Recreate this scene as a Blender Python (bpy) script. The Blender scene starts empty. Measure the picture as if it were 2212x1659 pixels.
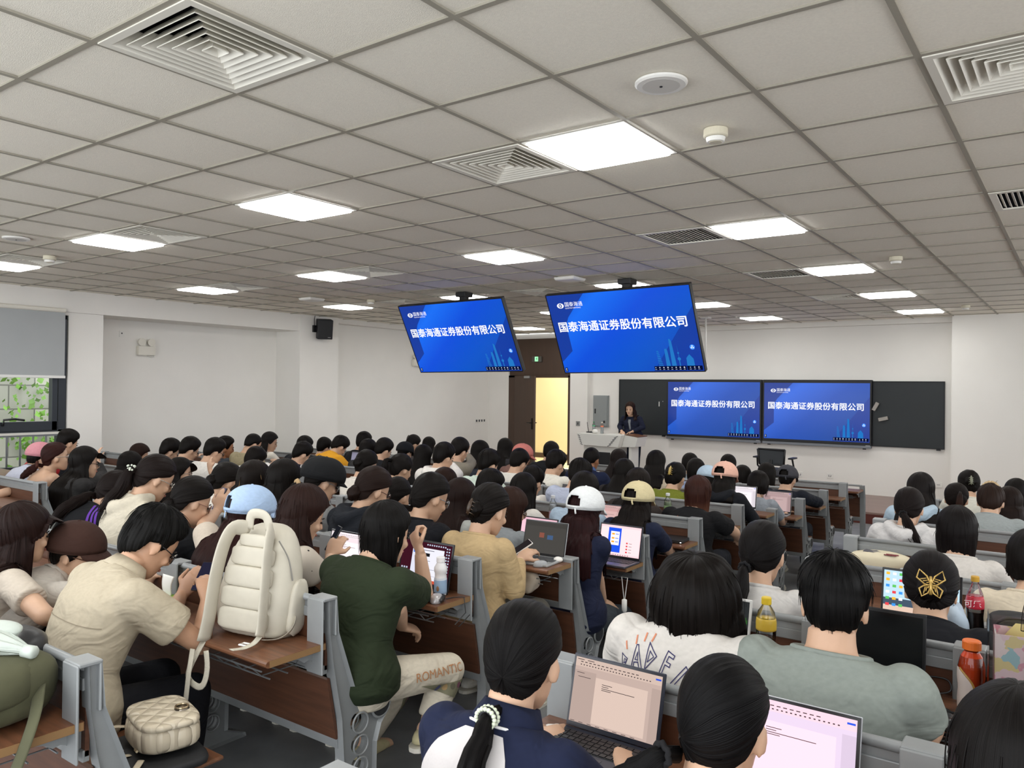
import bpy, bmesh, math, random
import numpy as np
from mathutils import Vector, Matrix
from mathutils.bvhtree import BVHTree

# ---------------------------------------------------------------- camera, world, exposure
S = bpy.context.scene
COL = S.collection
ZC = 1.64                        # eye height above the rear floor
CEIL = ZC + 1.23302
cam = bpy.data.objects.new('camera', bpy.data.cameras.new('camera'))
COL.objects.link(cam)
S.camera = cam
cam.data.sensor_width = 36
cam.data.lens = 1696.36 / 2212 * 36
cam.data.clip_start = .02
_y, _p, _r = -.631222562, .00592910269, .0118397651
_f = Vector((math.sin(_y) * math.cos(_p), math.cos(_y) * math.cos(_p), math.sin(_p)))
_rt = Vector((math.cos(_y), -math.sin(_y), 0))
_up = _rt.cross(_f)
_R = math.cos(_r) * _rt + math.sin(_r) * _up
_U = -math.sin(_r) * _rt + math.cos(_r) * _up
cam.matrix_world = Matrix(((_R.x, _U.x, -_f.x, 0), (_R.y, _U.y, -_f.y, 0), (_R.z, _U.z, -_f.z, ZC), (0, 0, 0, 1)))

S.view_settings.view_transform = 'Standard'
S.view_settings.look = 'None'
S.view_settings.gamma = 1
S.view_settings.use_curve_mapping = False
S.view_settings.exposure = .5
LAMP = 12.0                       # radiance of the LED panels
W = bpy.data.worlds.new('world')
S.world = W
W.use_nodes = True
W.node_tree.nodes['Background'].inputs[0].default_value = (.95, .975, 1, 1)
W.node_tree.nodes['Background'].inputs[1].default_value = 2.5
S.cycles.max_bounces = 7
S.cycles.diffuse_bounces = 5
S.cycles.glossy_bounces = 3
S.cycles.transmission_bounces = 6
S.cycles.transparent_max_bounces = 12
S.cycles.caustics_reflective = False
S.cycles.caustics_refractive = False
S.cycles.sample_clamp_indirect = 4
S.cycles.use_denoising = True

# ---------------------------------------------------------------- helpers
def lin(h):
    h = h.lstrip('#')
    c = [int(h[i:i + 2], 16) / 255 for i in (0, 2, 4)]
    return tuple(x / 12.92 if x <= .04045 else ((x + .055) / 1.055) ** 2.4 for x in c)

MATS = {}
def mat(name, col, rough=.6, metal=0., bump=0., bscale=200., var=0., vscale=4., stretch=(1, 1, 1), coat=0., alpha=1., spec=.5, coord='Object', det=3., bdist=.01, dist=0.):
    if name in MATS: return MATS[name]
    m = bpy.data.materials.new(name); m.use_nodes = True
    nt = m.node_tree; b = nt.nodes['Principled BSDF']
    c = lin(col) if isinstance(col, str) else col
    b.inputs['Base Color'].default_value = (*c, 1)
    b.inputs['Roughness'].default_value = rough
    b.inputs['Metallic'].default_value = metal
    b.inputs['Specular IOR Level'].default_value = spec
    if coat: b.inputs['Coat Weight'].default_value = coat
    if alpha < 1: b.inputs['Alpha'].default_value = alpha
    if bump or var:
        tc = nt.nodes.new('ShaderNodeTexCoord'); mp = nt.nodes.new('ShaderNodeMapping')
        mp.inputs['Scale'].default_value = stretch
        nt.links.new(tc.outputs[coord], mp.inputs[0])
    if var:
        n = nt.nodes.new('ShaderNodeTexNoise'); n.inputs['Scale'].default_value = vscale; n.inputs['Detail'].default_value = det
        nt.links.new(mp.outputs[0], n.inputs[0])
        r = nt.nodes.new('ShaderNodeValToRGB')
        r.color_ramp.elements[0].position = .3; r.color_ramp.elements[1].position = .7
        r.color_ramp.elements[0].color = (*[x * (1 - var) for x in c], 1)
        r.color_ramp.elements[1].color = (*[min(1, x * (1 + var)) for x in c], 1)
        nt.links.new(n.outputs[0], r.inputs[0]); nt.links.new(r.outputs[0], b.inputs['Base Color'])
    if bump:
        n2 = nt.nodes.new('ShaderNodeTexNoise'); n2.inputs['Scale'].default_value = bscale; n2.inputs['Detail'].default_value = 2; n2.inputs['Distortion'].default_value = dist
        nt.links.new(mp.outputs[0], n2.inputs[0])
        bp = nt.nodes.new('ShaderNodeBump'); bp.inputs['Strength'].default_value = bump; bp.inputs['Distance'].default_value = bdist
        nt.links.new(n2.outputs[0], bp.inputs['Height']); nt.links.new(bp.outputs[0], b.inputs['Normal'])
    MATS[name] = m
    return m

def emit(name, col, strength):
    if name in MATS: return MATS[name]
    m = bpy.data.materials.new(name); m.use_nodes = True
    nt = m.node_tree; nt.nodes.remove(nt.nodes['Principled BSDF'])
    e = nt.nodes.new('ShaderNodeEmission'); c = lin(col) if isinstance(col, str) else col
    e.inputs[0].default_value = (*c, 1); e.inputs[1].default_value = strength
    nt.links.new(e.outputs[0], nt.nodes['Material Output'].inputs[0])
    MATS[name] = m
    return m

def glassy(name, tint=(1, 1, 1), refl=.5, rough=.02):
    """clear pane or bottle wall: lets light through and reflects a little"""
    if name in MATS: return MATS[name]
    m = bpy.data.materials.new(name); m.use_nodes = True
    nt = m.node_tree; nt.nodes.remove(nt.nodes['Principled BSDF'])
    t = nt.nodes.new('ShaderNodeBsdfTransparent'); t.inputs[0].default_value = (*tint, 1)
    g = nt.nodes.new('ShaderNodeBsdfGlossy'); g.inputs['Roughness'].default_value = rough
    f = nt.nodes.new('ShaderNodeFresnel'); f.inputs[0].default_value = 1.45
    mu = nt.nodes.new('ShaderNodeMath'); mu.operation = 'MULTIPLY'; mu.inputs[1].default_value = refl
    x = nt.nodes.new('ShaderNodeMixShader')
    nt.links.new(f.outputs[0], mu.inputs[0]); nt.links.new(mu.outputs[0], x.inputs[0])
    nt.links.new(t.outputs[0], x.inputs[1]); nt.links.new(g.outputs[0], x.inputs[2])
    nt.links.new(x.outputs[0], nt.nodes['Material Output'].inputs[0])
    MATS[name] = m
    return m

class MB:
    """collects shapes; build() links them as ONE mesh object"""
    def __init__(s): s.v = []; s.f = []; s.n = 0; s.uv = None
    def add(s, V, F):
        V = np.asarray(V, float); s.v.append(V)
        s.f += [tuple(i + s.n for i in f) for f in F]; s.n += len(V)
        return s
    def box(s, c, d, M=None, taper=1.):
        c = np.array(c, float); d = np.array(d, float) / 2
        V = np.array([(x, y, z) for z in (-1, 1) for y in (-1, 1) for x in (-1, 1)], float)
        V[4:, :2] *= taper
        V = V * d
        if M is not None: V = V @ np.array(M).T
        return s.add(V + c, [(0, 2, 3, 1), (4, 5, 7, 6), (0, 1, 5, 4), (2, 6, 7, 3), (0, 4, 6, 2), (1, 3, 7, 5)])
    def tube(s, P, R, seg=10, cap=True, ref=(0, 0, 1), closed=False, groove=None):
        P = np.asarray(P, float); n = len(P)
        R = np.asarray(R, float)
        if R.ndim == 0: R = np.full((n, 2), float(R))
        if R.ndim == 1: R = np.tile(R, (n, 1)) if len(R) == 2 and n != 2 else np.stack([R, R], 1)
        T = np.gradient(P, axis=0) if not closed else np.roll(P, -1, 0) - np.roll(P, 1, 0)
        T /= np.linalg.norm(T, axis=1)[:, None] + 1e-12
        ref = np.array(ref, float); A = np.zeros_like(P)
        prev = None
        for i in range(n):
            a = np.cross(T[i], ref) if prev is None else prev - T[i] * (prev @ T[i])
            if np.linalg.norm(a) < 1e-4: a = np.cross(T[i], (1, .3, .2))
            a /= np.linalg.norm(a); A[i] = a; prev = a
        B = np.cross(T, A)
        th = np.linspace(0, 2 * np.pi, seg, endpoint=False)
        g = np.ones(seg) if groove is None else groove(th)
        V = P[:, None] + (R[:, 0, None] * np.cos(th) * g)[:, :, None] * A[:, None] + (R[:, 1, None] * np.sin(th) * g)[:, :, None] * B[:, None]
        F = [(i * seg + k, i * seg + (k + 1) % seg, (i + 1) * seg + (k + 1) % seg, (i + 1) * seg + k) for i in range(n - 1) for k in range(seg)]
        if closed: F += [((n - 1) * seg + k, (n - 1) * seg + (k + 1) % seg, (k + 1) % seg, k) for k in range(seg)]
        elif cap: F += [tuple(range(seg - 1, -1, -1)), tuple((n - 1) * seg + k for k in range(seg))]
        return s.add(V.reshape(-1, 3), F)
    def rings(s, C, A, B, seg=16, pw=2.):
        """loft of super-elliptic rings: centres C, half axes A and B (vectors)"""
        C, A, B = (np.asarray(q, float) for q in (C, A, B)); n = len(C)
        th = np.linspace(0, 2 * np.pi, seg, endpoint=False)
        ct = np.sign(np.cos(th)) * np.abs(np.cos(th)) ** (2 / pw); st = np.sign(np.sin(th)) * np.abs(np.sin(th)) ** (2 / pw)
        V = C[:, None] + ct[None, :, None] * A[:, None] + st[None, :, None] * B[:, None]
        F = [(i * seg + k, i * seg + (k + 1) % seg, (i + 1) * seg + (k + 1) % seg, (i + 1) * seg + k) for i in range(n - 1) for k in range(seg)]
        F += [tuple(range(seg - 1, -1, -1)), tuple((n - 1) * seg + k for k in range(seg))]
        return s.add(V.reshape(-1, 3), F)
    def ell(s, c, r, M=None, seg=16, rg=10):
        V = [(0, 0, 1)]; F = []
        for i in range(1, rg):
            t = np.pi * i / rg
            V += [(np.sin(t) * np.cos(a), np.sin(t) * np.sin(a), np.cos(t)) for a in np.linspace(0, 2 * np.pi, seg, endpoint=False)]
        V.append((0, 0, -1)); L = len(V) - 1
        for k in range(seg):
            F.append((0, 1 + k, 1 + (k + 1) % seg)); F.append((L, L - seg + (k + 1) % seg, L - seg + k))
            for i in range(rg - 2): a = 1 + i * seg; F.append((a + k, a + seg + k, a + seg + (k + 1) % seg, a + (k + 1) % seg))
        V = np.array(V) * np.array(r)
        if M is not None: V = V @ np.array(M).T
        return s.add(V + np.array(c), F)
    def lathe(s, prof, seg=24, c=(0, 0, 0), M=None):
        prof = np.array(prof, float); th = np.linspace(0, 2 * np.pi, seg, endpoint=False)
        V = np.stack([prof[:, 0, None] * np.cos(th), prof[:, 0, None] * np.sin(th), np.repeat(prof[:, 1, None], seg, 1)], -1).reshape(-1, 3)
        n = len(prof)
        F = [(i * seg + k, i * seg + (k + 1) % seg, (i + 1) * seg + (k + 1) % seg, (i + 1) * seg + k) for i in range(n - 1) for k in range(seg)]
        if prof[0, 0] > 1e-5: F.append(tuple(range(seg - 1, -1, -1)))
        if prof[-1, 0] > 1e-5: F.append(tuple((n - 1) * seg + k for k in range(seg)))
        if M is not None: V = V @ np.array(M).T
        return s.add(V + np.array(c), F)
    def prism(s, poly, o, u, v, w):
        """2-D polygon (a,b) -> o + a*u + b*v, extruded by vector w"""
        o, u, v, w = (np.array(q, float) for q in (o, u, v, w)); n = len(poly)
        P = np.array([o + a * u + b * v for a, b in poly])
        return s.add(np.concatenate([P, P + w]), [tuple(range(n - 1, -1, -1)), tuple(range(n, 2 * n))] + [(i, (i + 1) % n, n + (i + 1) % n, n + i) for i in range(n)])
    def quad(s, a, b, c, d): return s.add([a, b, c, d], [(0, 1, 2, 3)])
    def merge(s, o, M=None):
        V = np.concatenate(o.v)
        if M is not None: V = V @ np.array(M)[:3, :3].T + np.array(M)[:3, 3]
        return s.add(V, o.f)
    def build(s, name, m, parent=None, smooth=False, bevel=0., sub=0, loc=None):
        me = bpy.data.meshes.new(name)
        me.from_pydata(np.concatenate(s.v).tolist() if s.v else [], [], s.f)
        if s.uv is not None:
            ul = me.uv_layers.new(name='uv'); vi = np.zeros(len(me.loops), int); me.loops.foreach_get('vertex_index', vi)
            ul.data.foreach_set('uv', np.asarray(s.uv, np.float32)[vi].ravel())
        return link(name, me, m, parent, smooth, bevel, sub, loc)

def link(name, me, m, parent=None, smooth=False, bevel=0., sub=0, loc=None):
    bm = bmesh.new(); bm.from_mesh(me); bmesh.ops.recalc_face_normals(bm, faces=bm.faces); bm.to_mesh(me); bm.free()
    o = bpy.data.objects.new(name, me); COL.objects.link(o)
    if m is not None: me.materials.append(m)
    if smooth: me.shade_smooth()
    if bevel:
        b = o.modifiers.new('bevel', 'BEVEL'); b.width = bevel; b.segments = 2; b.limit_method = 'ANGLE'; b.angle_limit = .7
    if sub:
        q = o.modifiers.new('sub', 'SUBSURF'); q.levels = q.render_levels = sub
    if loc is not None: o.location = loc
    if parent is not None: o.parent = parent
    return o

def tag(o, label=None, cat=None, group=None, kind=None):
    if label: o['label'] = label
    if cat: o['category'] = cat
    if group: o['group'] = group
    if kind: o['kind'] = kind
    return o
def thing(name, label, cat, loc=(0, 0, 0), rot=(0, 0, 0), group=None):
    o = bpy.data.objects.new(name, None); COL.objects.link(o); o.empty_display_size = .1
    o.location = loc; o.rotation_euler = rot
    return tag(o, label, cat, group)
def struct(o): o['kind'] = 'structure'; return o
def dup(o, parent=None):
    c = o.copy(); COL.objects.link(c)
    if parent is not None: c.parent = parent
    for ch in list(o.children): dup(ch, c)
    return c
def rot(x=0, y=0, z=0):
    return np.array(Matrix.Rotation(z, 3, 'Z') @ Matrix.Rotation(y, 3, 'Y') @ Matrix.Rotation(x, 3, 'X'))
def text_mesh(txt, size=1., offset=0., align='CENTER', extrude=0., shear=0.):
    cu = bpy.data.curves.new('lettering', 'FONT'); cu.body = txt; cu.size = size; cu.offset = offset; cu.align_x = align; cu.extrude = extrude
    cu.align_y = 'CENTER'; cu.resolution_u = 3; cu.shear = shear
    o = bpy.data.objects.new('lettering', cu); COL.objects.link(o)
    dg = bpy.context.evaluated_depsgraph_get(); me = bpy.data.meshes.new_from_object(o.evaluated_get(dg))
    bpy.data.objects.remove(o); bpy.data.curves.remove(cu)
    return me
def mesh_np(me):
    V = np.zeros(len(me.vertices) * 3); me.vertices.foreach_get('co', V)
    return V.reshape(-1, 3), [tuple(p.vertices) for p in me.polygons]
def lettering(mb, txt, o, u, v, size, offset=0., align='CENTER', shear=0.):
    """flat letters written in the plane o + a*u + b*v"""
    me = text_mesh(txt, size, offset, align, 0, shear); V, F = mesh_np(me); bpy.data.meshes.remove(me)
    o, u, v = (np.array(q, float) for q in (o, u, v))
    return mb.add(o + V[:, :1] * u + V[:, 1:2] * v, F)
rnd = random.Random(7)
rng = np.random.default_rng(5)
# ---------------------------------------------------------------- the room
GX, GY, T = -2.905, 1.98162, .6                # ceiling grid
FLZ = (0., -.14, -.27)                         # the floor steps down towards the stage
STEP1, STEP2, STAGE_Y, STAGE_Z, WALL_Y = 3.5, 6.9, 12.35, -.10, 14.45
WX = -11.60                                    # left wall
M_wall = mat('white_plaster', 'ebe9e4', .85, bump=.05, bscale=60, var=.025, vscale=1.3)
M_tile = mat('ceiling_tile', 'efeadd', .9, bump=.25, bscale=260, var=.03, vscale=90)
M_bar = mat('grid_bar_paint', '9c978a', .55)
M_floor = mat('grey_vinyl_floor', '76787a', .42, var=.16, vscale=5, bump=.04, bscale=30)
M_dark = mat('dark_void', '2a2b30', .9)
M_grille = mat('grille_white', 'e2dfd4', .5)
M_brown = mat('brown_laminate', '4a382c', .5, var=.06, vscale=2, stretch=(6, 6, .6))
M_black = mat('black_plastic', '16171a', .4)
M_lamp = emit('led_diffuser', (1., .99, .965), LAMP)
M_white = mat('white_plastic', 'e9e8e3', .4)
M_steel = mat('brushed_steel', 'b5b7b8', .3, 1.)
M_alu = mat('grey_painted_metal', '8d9091', .42, .12, var=.03, vscale=20)

lights = [(i, j) for i in (2, 6, 10, 14, 18) for j in (1, -3, -7, -11)] + [(2, 5), (6, 5), (10, 5), (-2, -3), (-2, 1)]
pyr = [(-1, 0), (2, 0), (2, 4), (2, -6), (6, -6), (2, -10), (6, -10), (14, 0), (18, 0), (10, -5), (10, -9)]
slt = [(6, 0), (6, 4), (10, 0)]
holes = set(lights) | set(pyr) | set(slt)
mb = MB()
I0, I1, J0, J1 = -4, 20, -14, 10
for i in range(I0, I1 + 1):
    for j in range(J0, J1 + 1):
        if (i, j) in holes: continue
        x, y = GX + T * j, GY + T * i
        y1 = min(y + T, WALL_Y)
        x0 = max(x, WX)
        if y >= WALL_Y or x0 >= x + T: continue
        mb.quad((x0, y, CEIL + .008), (x0, y1, CEIL + .008), (x + T, y1, CEIL + .008), (x + T, y, CEIL + .008))
struct(mb.build('ceiling', M_tile))
mb = MB()
for i in range(I0, I1 + 2):
    y = GY + T * i
    if y < WALL_Y: mb.box(((WX + GX + T * 11) / 2, y, CEIL + .004), (GX + T * 11 - WX, .024, .008))
for j in range(J0, J1 + 2):
    x = GX + T * j
    if x > WX: mb.box((x, (GY + T * I0 + WALL_Y) / 2, CEIL + .0037), (.024, WALL_Y - GY - T * I0, .008))
struct(mb.build('trim_ceiling_grid', M_bar))
mb = MB()
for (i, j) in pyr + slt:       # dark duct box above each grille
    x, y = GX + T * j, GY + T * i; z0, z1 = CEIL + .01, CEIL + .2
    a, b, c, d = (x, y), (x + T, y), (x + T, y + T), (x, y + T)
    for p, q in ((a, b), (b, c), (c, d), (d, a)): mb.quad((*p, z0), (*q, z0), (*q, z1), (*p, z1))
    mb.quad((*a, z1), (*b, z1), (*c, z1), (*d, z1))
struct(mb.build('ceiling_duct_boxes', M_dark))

GRP_L = 'LED panels set in the ceiling grid'
lnames = {2: 'nearest', 6: 'second nearest', 10: 'third', 14: 'fourth', 18: 'farthest'}
jn = {1: 'right', -3: 'second from right', -7: 'second from left', -11: 'left', 5: 'far right'}
L0 = None
for (i, j) in lights:
    lab = 'square white LED ceiling panel, %s row from the camera, %s column' % (lnames.get(i, 'rearmost'), jn[j])
    loc = (GX + T * (j + .5), GY + T * (i + .5), CEIL)
    if L0 is None:
        L0 = thing('ceiling_light', lab, 'ceiling light', loc, group=GRP_L)
        f = MB(); h = .288; w = .02
        for s_ in (-1, 1):
            f.box((0, s_ * (h - w / 2), .002), (2 * h, w, .012)); f.box((s_ * (h - w / 2), 0, .002), (w, 2 * h - 2 * w, .012))
        f.build('frame', M_white, L0)
        d = MB(); k = .03; q = h - w + .004
        pts = []
        for cx, cy, a0 in ((1, 1, 0), (-1, 1, 90), (-1, -1, 180), (1, -1, 270)):
            for a in (0, 45, 90):
                t = math.radians(a0 + a); pts.append((cx * (q - k) + k * math.cos(t), cy * (q - k) + k * math.sin(t)))
        d.prism(pts, (0, 0, -.016), (1, 0, 0), (0, 1, 0), (0, 0, .022))  # dropped below the frame: glowing sides added to brighten the ceiling
        d.build('diffuser', M_lamp, L0)
    else:
        o = dup(L0); o.location = loc; o['label'] = lab

def place_name(i, j):
    ds = {-1: 'very near the camera', 2: 'in the nearest lamp row', 6: 'in the second lamp row', 10: 'in the third lamp row', 14: 'in the fourth lamp row', 18: 'in the farthest lamp row'}
    return ds[i]
V0 = None
side = {0: 'above the aisle', 4: 'at the right edge', -6: 'above the middle seats', -10: 'near the window wall', -5: 'behind the hanging screens', -9: 'left of the hanging screens'}
for (i, j) in pyr:
    lab = 'square louvred air diffuser %s, %s' % (side[j], place_name(i, j))
    loc = (GX + T * (j + .5), GY + T * (i + .5), CEIL)
    if V0 is None:
        V0 = thing('air_diffuser', lab, 'air vent', loc, group='square air diffusers in the ceiling')
        f = MB()
        for s_ in (-1, 1):
            f.box((0, s_ * .272, .0), (.576, .032, .01)); f.box((s_ * .272, 0, .0), (.032, .512, .01))
        f.build('frame', M_grille, V0)
        for k in range(7):             # nested flared louvres
            b = .256 - .037 * k; t = max(b - .052, .001); z0, z1 = -.003, .055
            lv = MB()
            for th in (0, .004):
                P = [(-b, -b, z0 + th), (b, -b, z0 + th), (b, b, z0 + th), (-b, b, z0 + th), (-t, -t, z1 + th), (t, -t, z1 + th), (t, t, z1 + th), (-t, t, z1 + th)]
                lv.add(P, [(q, (q + 1) % 4, 4 + (q + 1) % 4, 4 + q) for q in range(4)])
            for q in range(4):
                r = (q + 1) % 4; lv.f.append((q, r, 8 + r, 8 + q))
            if k == 6: lv.f.append((4, 5, 6, 7))
            lv.build('louvre', M_grille, V0)
    else:
        o = dup(V0); o.location = loc; o['label'] = lab
V1 = None
for (i, j) in slt:
    lab = 'straight slatted return grille %s, %s' % (side[j], place_name(i, j))
    loc = (GX + T * (j + .5), GY + T * (i + .5), CEIL)
    if V1 is None:
        V1 = thing('return_grille', lab, 'air vent', loc, group='slatted ceiling grilles')
        f = MB()
        for s_ in (-1, 1):
            f.box((0, s_ * .268, .0), (.576, .04, .01)); f.box((s_ * .268, 0, .0), (.04, .5, .01))
        f.build('frame', M_grille, V1)
        s2 = MB()
        for k in range(16): s2.box((-.234 + .0312 * k, 0, .012), (.022, .5, .003), rot(y=.75))
        s2.build('slats', M_grille, V1)
    else:
        o = dup(V1); o.location = loc; o['label'] = lab

def disc(name, label, cat, x, y, r, prof, m, extra=None):
    t = thing(name, label, cat, (x, y, CEIL))
    MB().lathe([(a * r, b) for a, b in prof], 32).build('base', m, t, smooth=False, bevel=.0015)
    if extra: extra(t)
    return t
def sp_extra(t):
    MB().lathe([(.001, -.0125), (.075, -.0125), (.078, -.0105)], 28).build('cover_mesh', mat('speaker_mesh', 'cfcdc8', .7), t)
    MB().lathe([(.001, -.016), (.006, -.016), (.006, -.012)], 12).build('screw', M_black, t)
disc('ceiling_speaker', 'round flush ceiling speaker right of the big near LED panel', 'speaker', -1.385, 2.885, .105, [(1, .004), (1, -.004), (.92, -.011), (.7, -.012), (.001, -.012)], M_white, sp_extra)
disc('ceiling_speaker', 'flush round speaker in the ceiling near the window wall', 'speaker', -7.38, 2.9, .105, [(1, .004), (1, -.004), (.92, -.011), (.7, -.012), (.001, -.012)], M_white, sp_extra)
def smoke(x, y, label, M_s=mat('cream_plastic', 'd8d2bd', .45)):
    t = thing('smoke_detector', label, 'smoke detector', (x, y, CEIL))
    MB().lathe([(.056, .004), (.057, -.03), (.05, -.036), (.001, -.036)], 28).build('base', M_s, t, bevel=.002)
    MB().lathe([(.036, -.036), (.036, -.052), (.03, -.06), (.001, -.061)], 24).build('sensor_cap', M_s, t, bevel=.002)
    s_ = MB()
    for k in range(10):
        a = k * .628; s_.box((.0385 * math.cos(a), .0385 * math.sin(a), -.045), (.004, .013, .009), rot(z=a))
    s_.build('slots', M_black, t); c = MB()
    c.lathe([(.046, -.037), (.041, -.056), (.036, -.058)], 24).build('rim', M_white, t)
smoke(-1.42, 3.55, 'smoke detector beside the big near LED panel')
smoke(-1.4, 7.8, 'smoke detector right of the third row of LED panels')
smoke(-1.36, 12.55, 'tiny smoke detector near the front wall, above the projection wall')
smoke(-8.15, 3.5, 'smoke detector beside the diffuser near the window wall')
smoke(-8.2, 7.8, 'small smoke detector left of the smaller hanging screen')
for x, y, lab in ((-4.6, 7.35, 'white box access point on the ceiling between the hanging screens'), (-8.75, 7.2, 'white box access point on the ceiling above the wall speaker')):
    t = thing('access_point', lab, 'wireless router', (x, y, CEIL))
    MB().box((0, 0, -.022), (.24, .24, .036), taper=1.12).build('housing', M_white, t, bevel=.012); MB().box((0, 0, -.002), (.2, .2, .012)).build('bracket', M_grille, t)

# floor: three levels and the stage
mb = MB()
X0, X1 = WX - .1, 3.6
for (y0, y1, z) in ((-2.2, STEP1, FLZ[0]), (STEP1, STEP2, FLZ[1]), (STEP2, STAGE_Y + .05, FLZ[2])):
    mb.box(((X0 + X1) / 2, (y0 + y1) / 2, z - .2), (X1 - X0, y1 - y0, .4))
struct(mb.build('floor', M_floor))
M_stage = mat('stage_wood', '8a736a', .38, var=.14, vscale=3, stretch=(.8, 12, 12))
M_riser = mat('stage_riser_red', '5d2a22', .5, var=.1, vscale=4, stretch=(.6, 10, 10))
struct(MB().box(((X0 + X1) / 2, (STAGE_Y + WALL_Y) / 2, STAGE_Z - .2), (X1 - X0, WALL_Y - STAGE_Y, .4)).build('floor_stage', M_stage, bevel=.01))
struct(MB().box(((X0 + X1) / 2, STAGE_Y - .006, (STAGE_Z - .03 + FLZ[2]) / 2), (X1 - X0, .012, STAGE_Z - .03 - FLZ[2])).build('trim_stage_riser', M_riser))

# front wall with the recessed doorway zone on its left
Zt = CEIL + .25
DX0, DX1, DZ = -10.62, -8.93, 1.94              # outer door frame
fw = MB()
def wallbox(x0, x1, y0, y1, z0, z1): fw.box(((x0 + x1) / 2, (y0 + y1) / 2, (z0 + z1) / 2), (x1 - x0, y1 - y0, z1 - z0))
wallbox(WX - .3, DX0, WALL_Y - .05, WALL_Y + .25, -.4, Zt)
wallbox(DX0, DX1, WALL_Y + .02, WALL_Y + .25, 2.74, Zt)
wallbox(DX1, -8.5, WALL_Y - .12, WALL_Y + .25, -.4, Zt)
wallbox(-8.5, -1.72, WALL_Y, WALL_Y + .25, -.4, Zt)
wallbox(-1.72, 3.7, WALL_Y - .3, WALL_Y + .25, -.4, Zt)
struct(fw.build('wall_front', M_wall))
struct(MB().box(((DX0 + DX1) / 2, WALL_Y + .03, (DZ + 2.76) / 2), (DX1 - DX0, .08, 2.76 - DZ)).build('trim_door_header', M_brown))
fr = MB()
fr.box((DX0 + .11, WALL_Y + .02, DZ / 2), (.22, .14, DZ)); fr.box((DX1 - .05, WALL_Y + .02, DZ / 2), (.10, .14, DZ)); fr.box(((DX0 + DX1) / 2, WALL_Y + .02, DZ - .025), (DX1 - DX0, .14, .05))
struct(fr.build('door_frame', M_brown, bevel=.004))
d1 = MB().box((.4, 0, 1.0), (.8, .05, 2.05)).build('door_1', M_brown, loc=(DX0 + .2, WALL_Y - .06, STAGE_Z), bevel=.004)
d1.rotation_euler = (0, 0, math.radians(-22)); struct(d1)
hd = MB(); hd.box((.74, -.035, .98), (.03, .02, .24)); hd.tube([(.74, -.04, 1.0), (.74, -.085, 1.0), (.63, -.09, 1.0)], .011, 8); hd.box((.74, .035, .98), (.03, .02, .24)); hd.tube([(.74, .04, 1.0), (.74, .085, 1.0), (.63, .09, 1.0)], .011, 8)
hd.build('door_handle', mat('dark_handle', '24201d', .35, .6), d1)
MB().box((.55, -.04, 2.0), (.22, .04, .05)).build('door_closer', M_steel, d1)
cor = MB()
cor.quad((DX0 - 2, 16.6, -.4), (DX1 + 1, 16.6, -.4), (DX1 + 1, 16.6, 2.9), (DX0 - 2, 16.6, 2.9))
cor.quad((DX0 - 2, 14.7, -.1), (DX1 + 1, 14.7, -.1), (DX1 + 1, 16.6, -.1), (DX0 - 2, 16.6, -.1))
cor.quad((DX0 - 2, 14.7, 2.9), (DX1 + 1, 14.7, 2.9), (DX1 + 1, 16.6, 2.9), (DX0 - 2, 16.6, 2.9))
cor.quad((DX0 - 2, 14.7, -.4), (DX0 - 2, 16.6, -.4), (DX0 - 2, 16.6, 2.9), (DX0 - 2, 14.7, 2.9))
struct(cor.build('wall_corridor', mat('corridor_cream', 'ecdfb8', .8, var=.02, vscale=2)))
struct(MB().box(((DX0 + DX1) / 2, 16.58, -.04), (4, .02, .12)).build('baseboard_corridor', M_brown))
ll = bpy.data.lights.new('corridor_lamp', 'AREA'); ll.energy = 34; ll.size = 1.2; ll.color = (1, .9, .74)
lo = bpy.data.objects.new('corridor_lamp', ll); COL.objects.link(lo); lo.location = (-10, 15.5, 2.8)
es = thing('exit_sign', 'small dark exit sign with a green running figure above the door', 'exit sign', (-9.86, WALL_Y - .03, 2.3))
MB().box((0, 0, 0), (.26, .03, .125)).build('housing', mat('sign_grey', '54504a', .4), es, bevel=.004)
MB().box((-.005, -.016, .005), (.085, .004, .1)).build('lit_panel', emit('exit_white_green', '8df0a0', 1.6), es)
rn = MB(); y_ = -.0185
rn.lathe([(.001, 0), (.009, 0)], 12, (0.01, y_, .04), rot(x=1.57))
for pts in ([(-.008, .028), (.012, .028), (.008, -.006), (-.01, -.006)], [(.008, -.006), (.03, -.018), (.024, -.03), (-.002, -.014)], [(-.01, -.006), (-.002, -.006), (-.016, -.038), (-.03, -.038)], [(.01, .026), (.032, .012), (.026, .006), (.006, .018)], [(-.008, .026), (-.028, .016), (-.03, .002), (-.022, .002), (-.02, .011), (-.004, .018)]):
    rn.add([(a, y_, b) for a, b in pts], [tuple(range(len(pts)))])
rn.build('running_figure', emit('exit_green', '0d7a2e', .5), es)

# left wall: window bay, recessed panel, two pillars and the beam over them
lw = MB()
def lbox(x0, x1, y0, y1, z0, z1): lw.box(((x0 + x1) / 2, (y0 + y1) / 2, (z0 + z1) / 2), (x1 - x0, y1 - y0, z1 - z0))
WY0, WY1, WZ0, WZ1, WF, WN = .6, 4.98, .5, 2.55, -11.01, -11.2     # window opening, pier face, wall plane near the door
lbox(WX - .3, WX, 5.3, 9.0, -.4, Zt); lbox(WX - .3, WN, 9.0, WALL_Y + .25, -.4, Zt)
WO = WF - .14; lbox(WO, WF, -2.2, WY0, -.4, Zt); lbox(WO, WF, WY0, WY1, -.4, WZ0); lbox(WO, WF, WY0, WY1, WZ1, Zt); lbox(WO, WF, WY1, 5.44, -.4, Zt); lbox(WX - .3, WO, 5.3, 5.44, -.4, Zt)
struct(lw.build('wall_left', M_wall))
struct(MB().box(((WX - 10.95) / 2, 9.2, 1.2), (-10.95 - WX, .86, 3.4)).build('pillar_speaker', M_wall))
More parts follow.
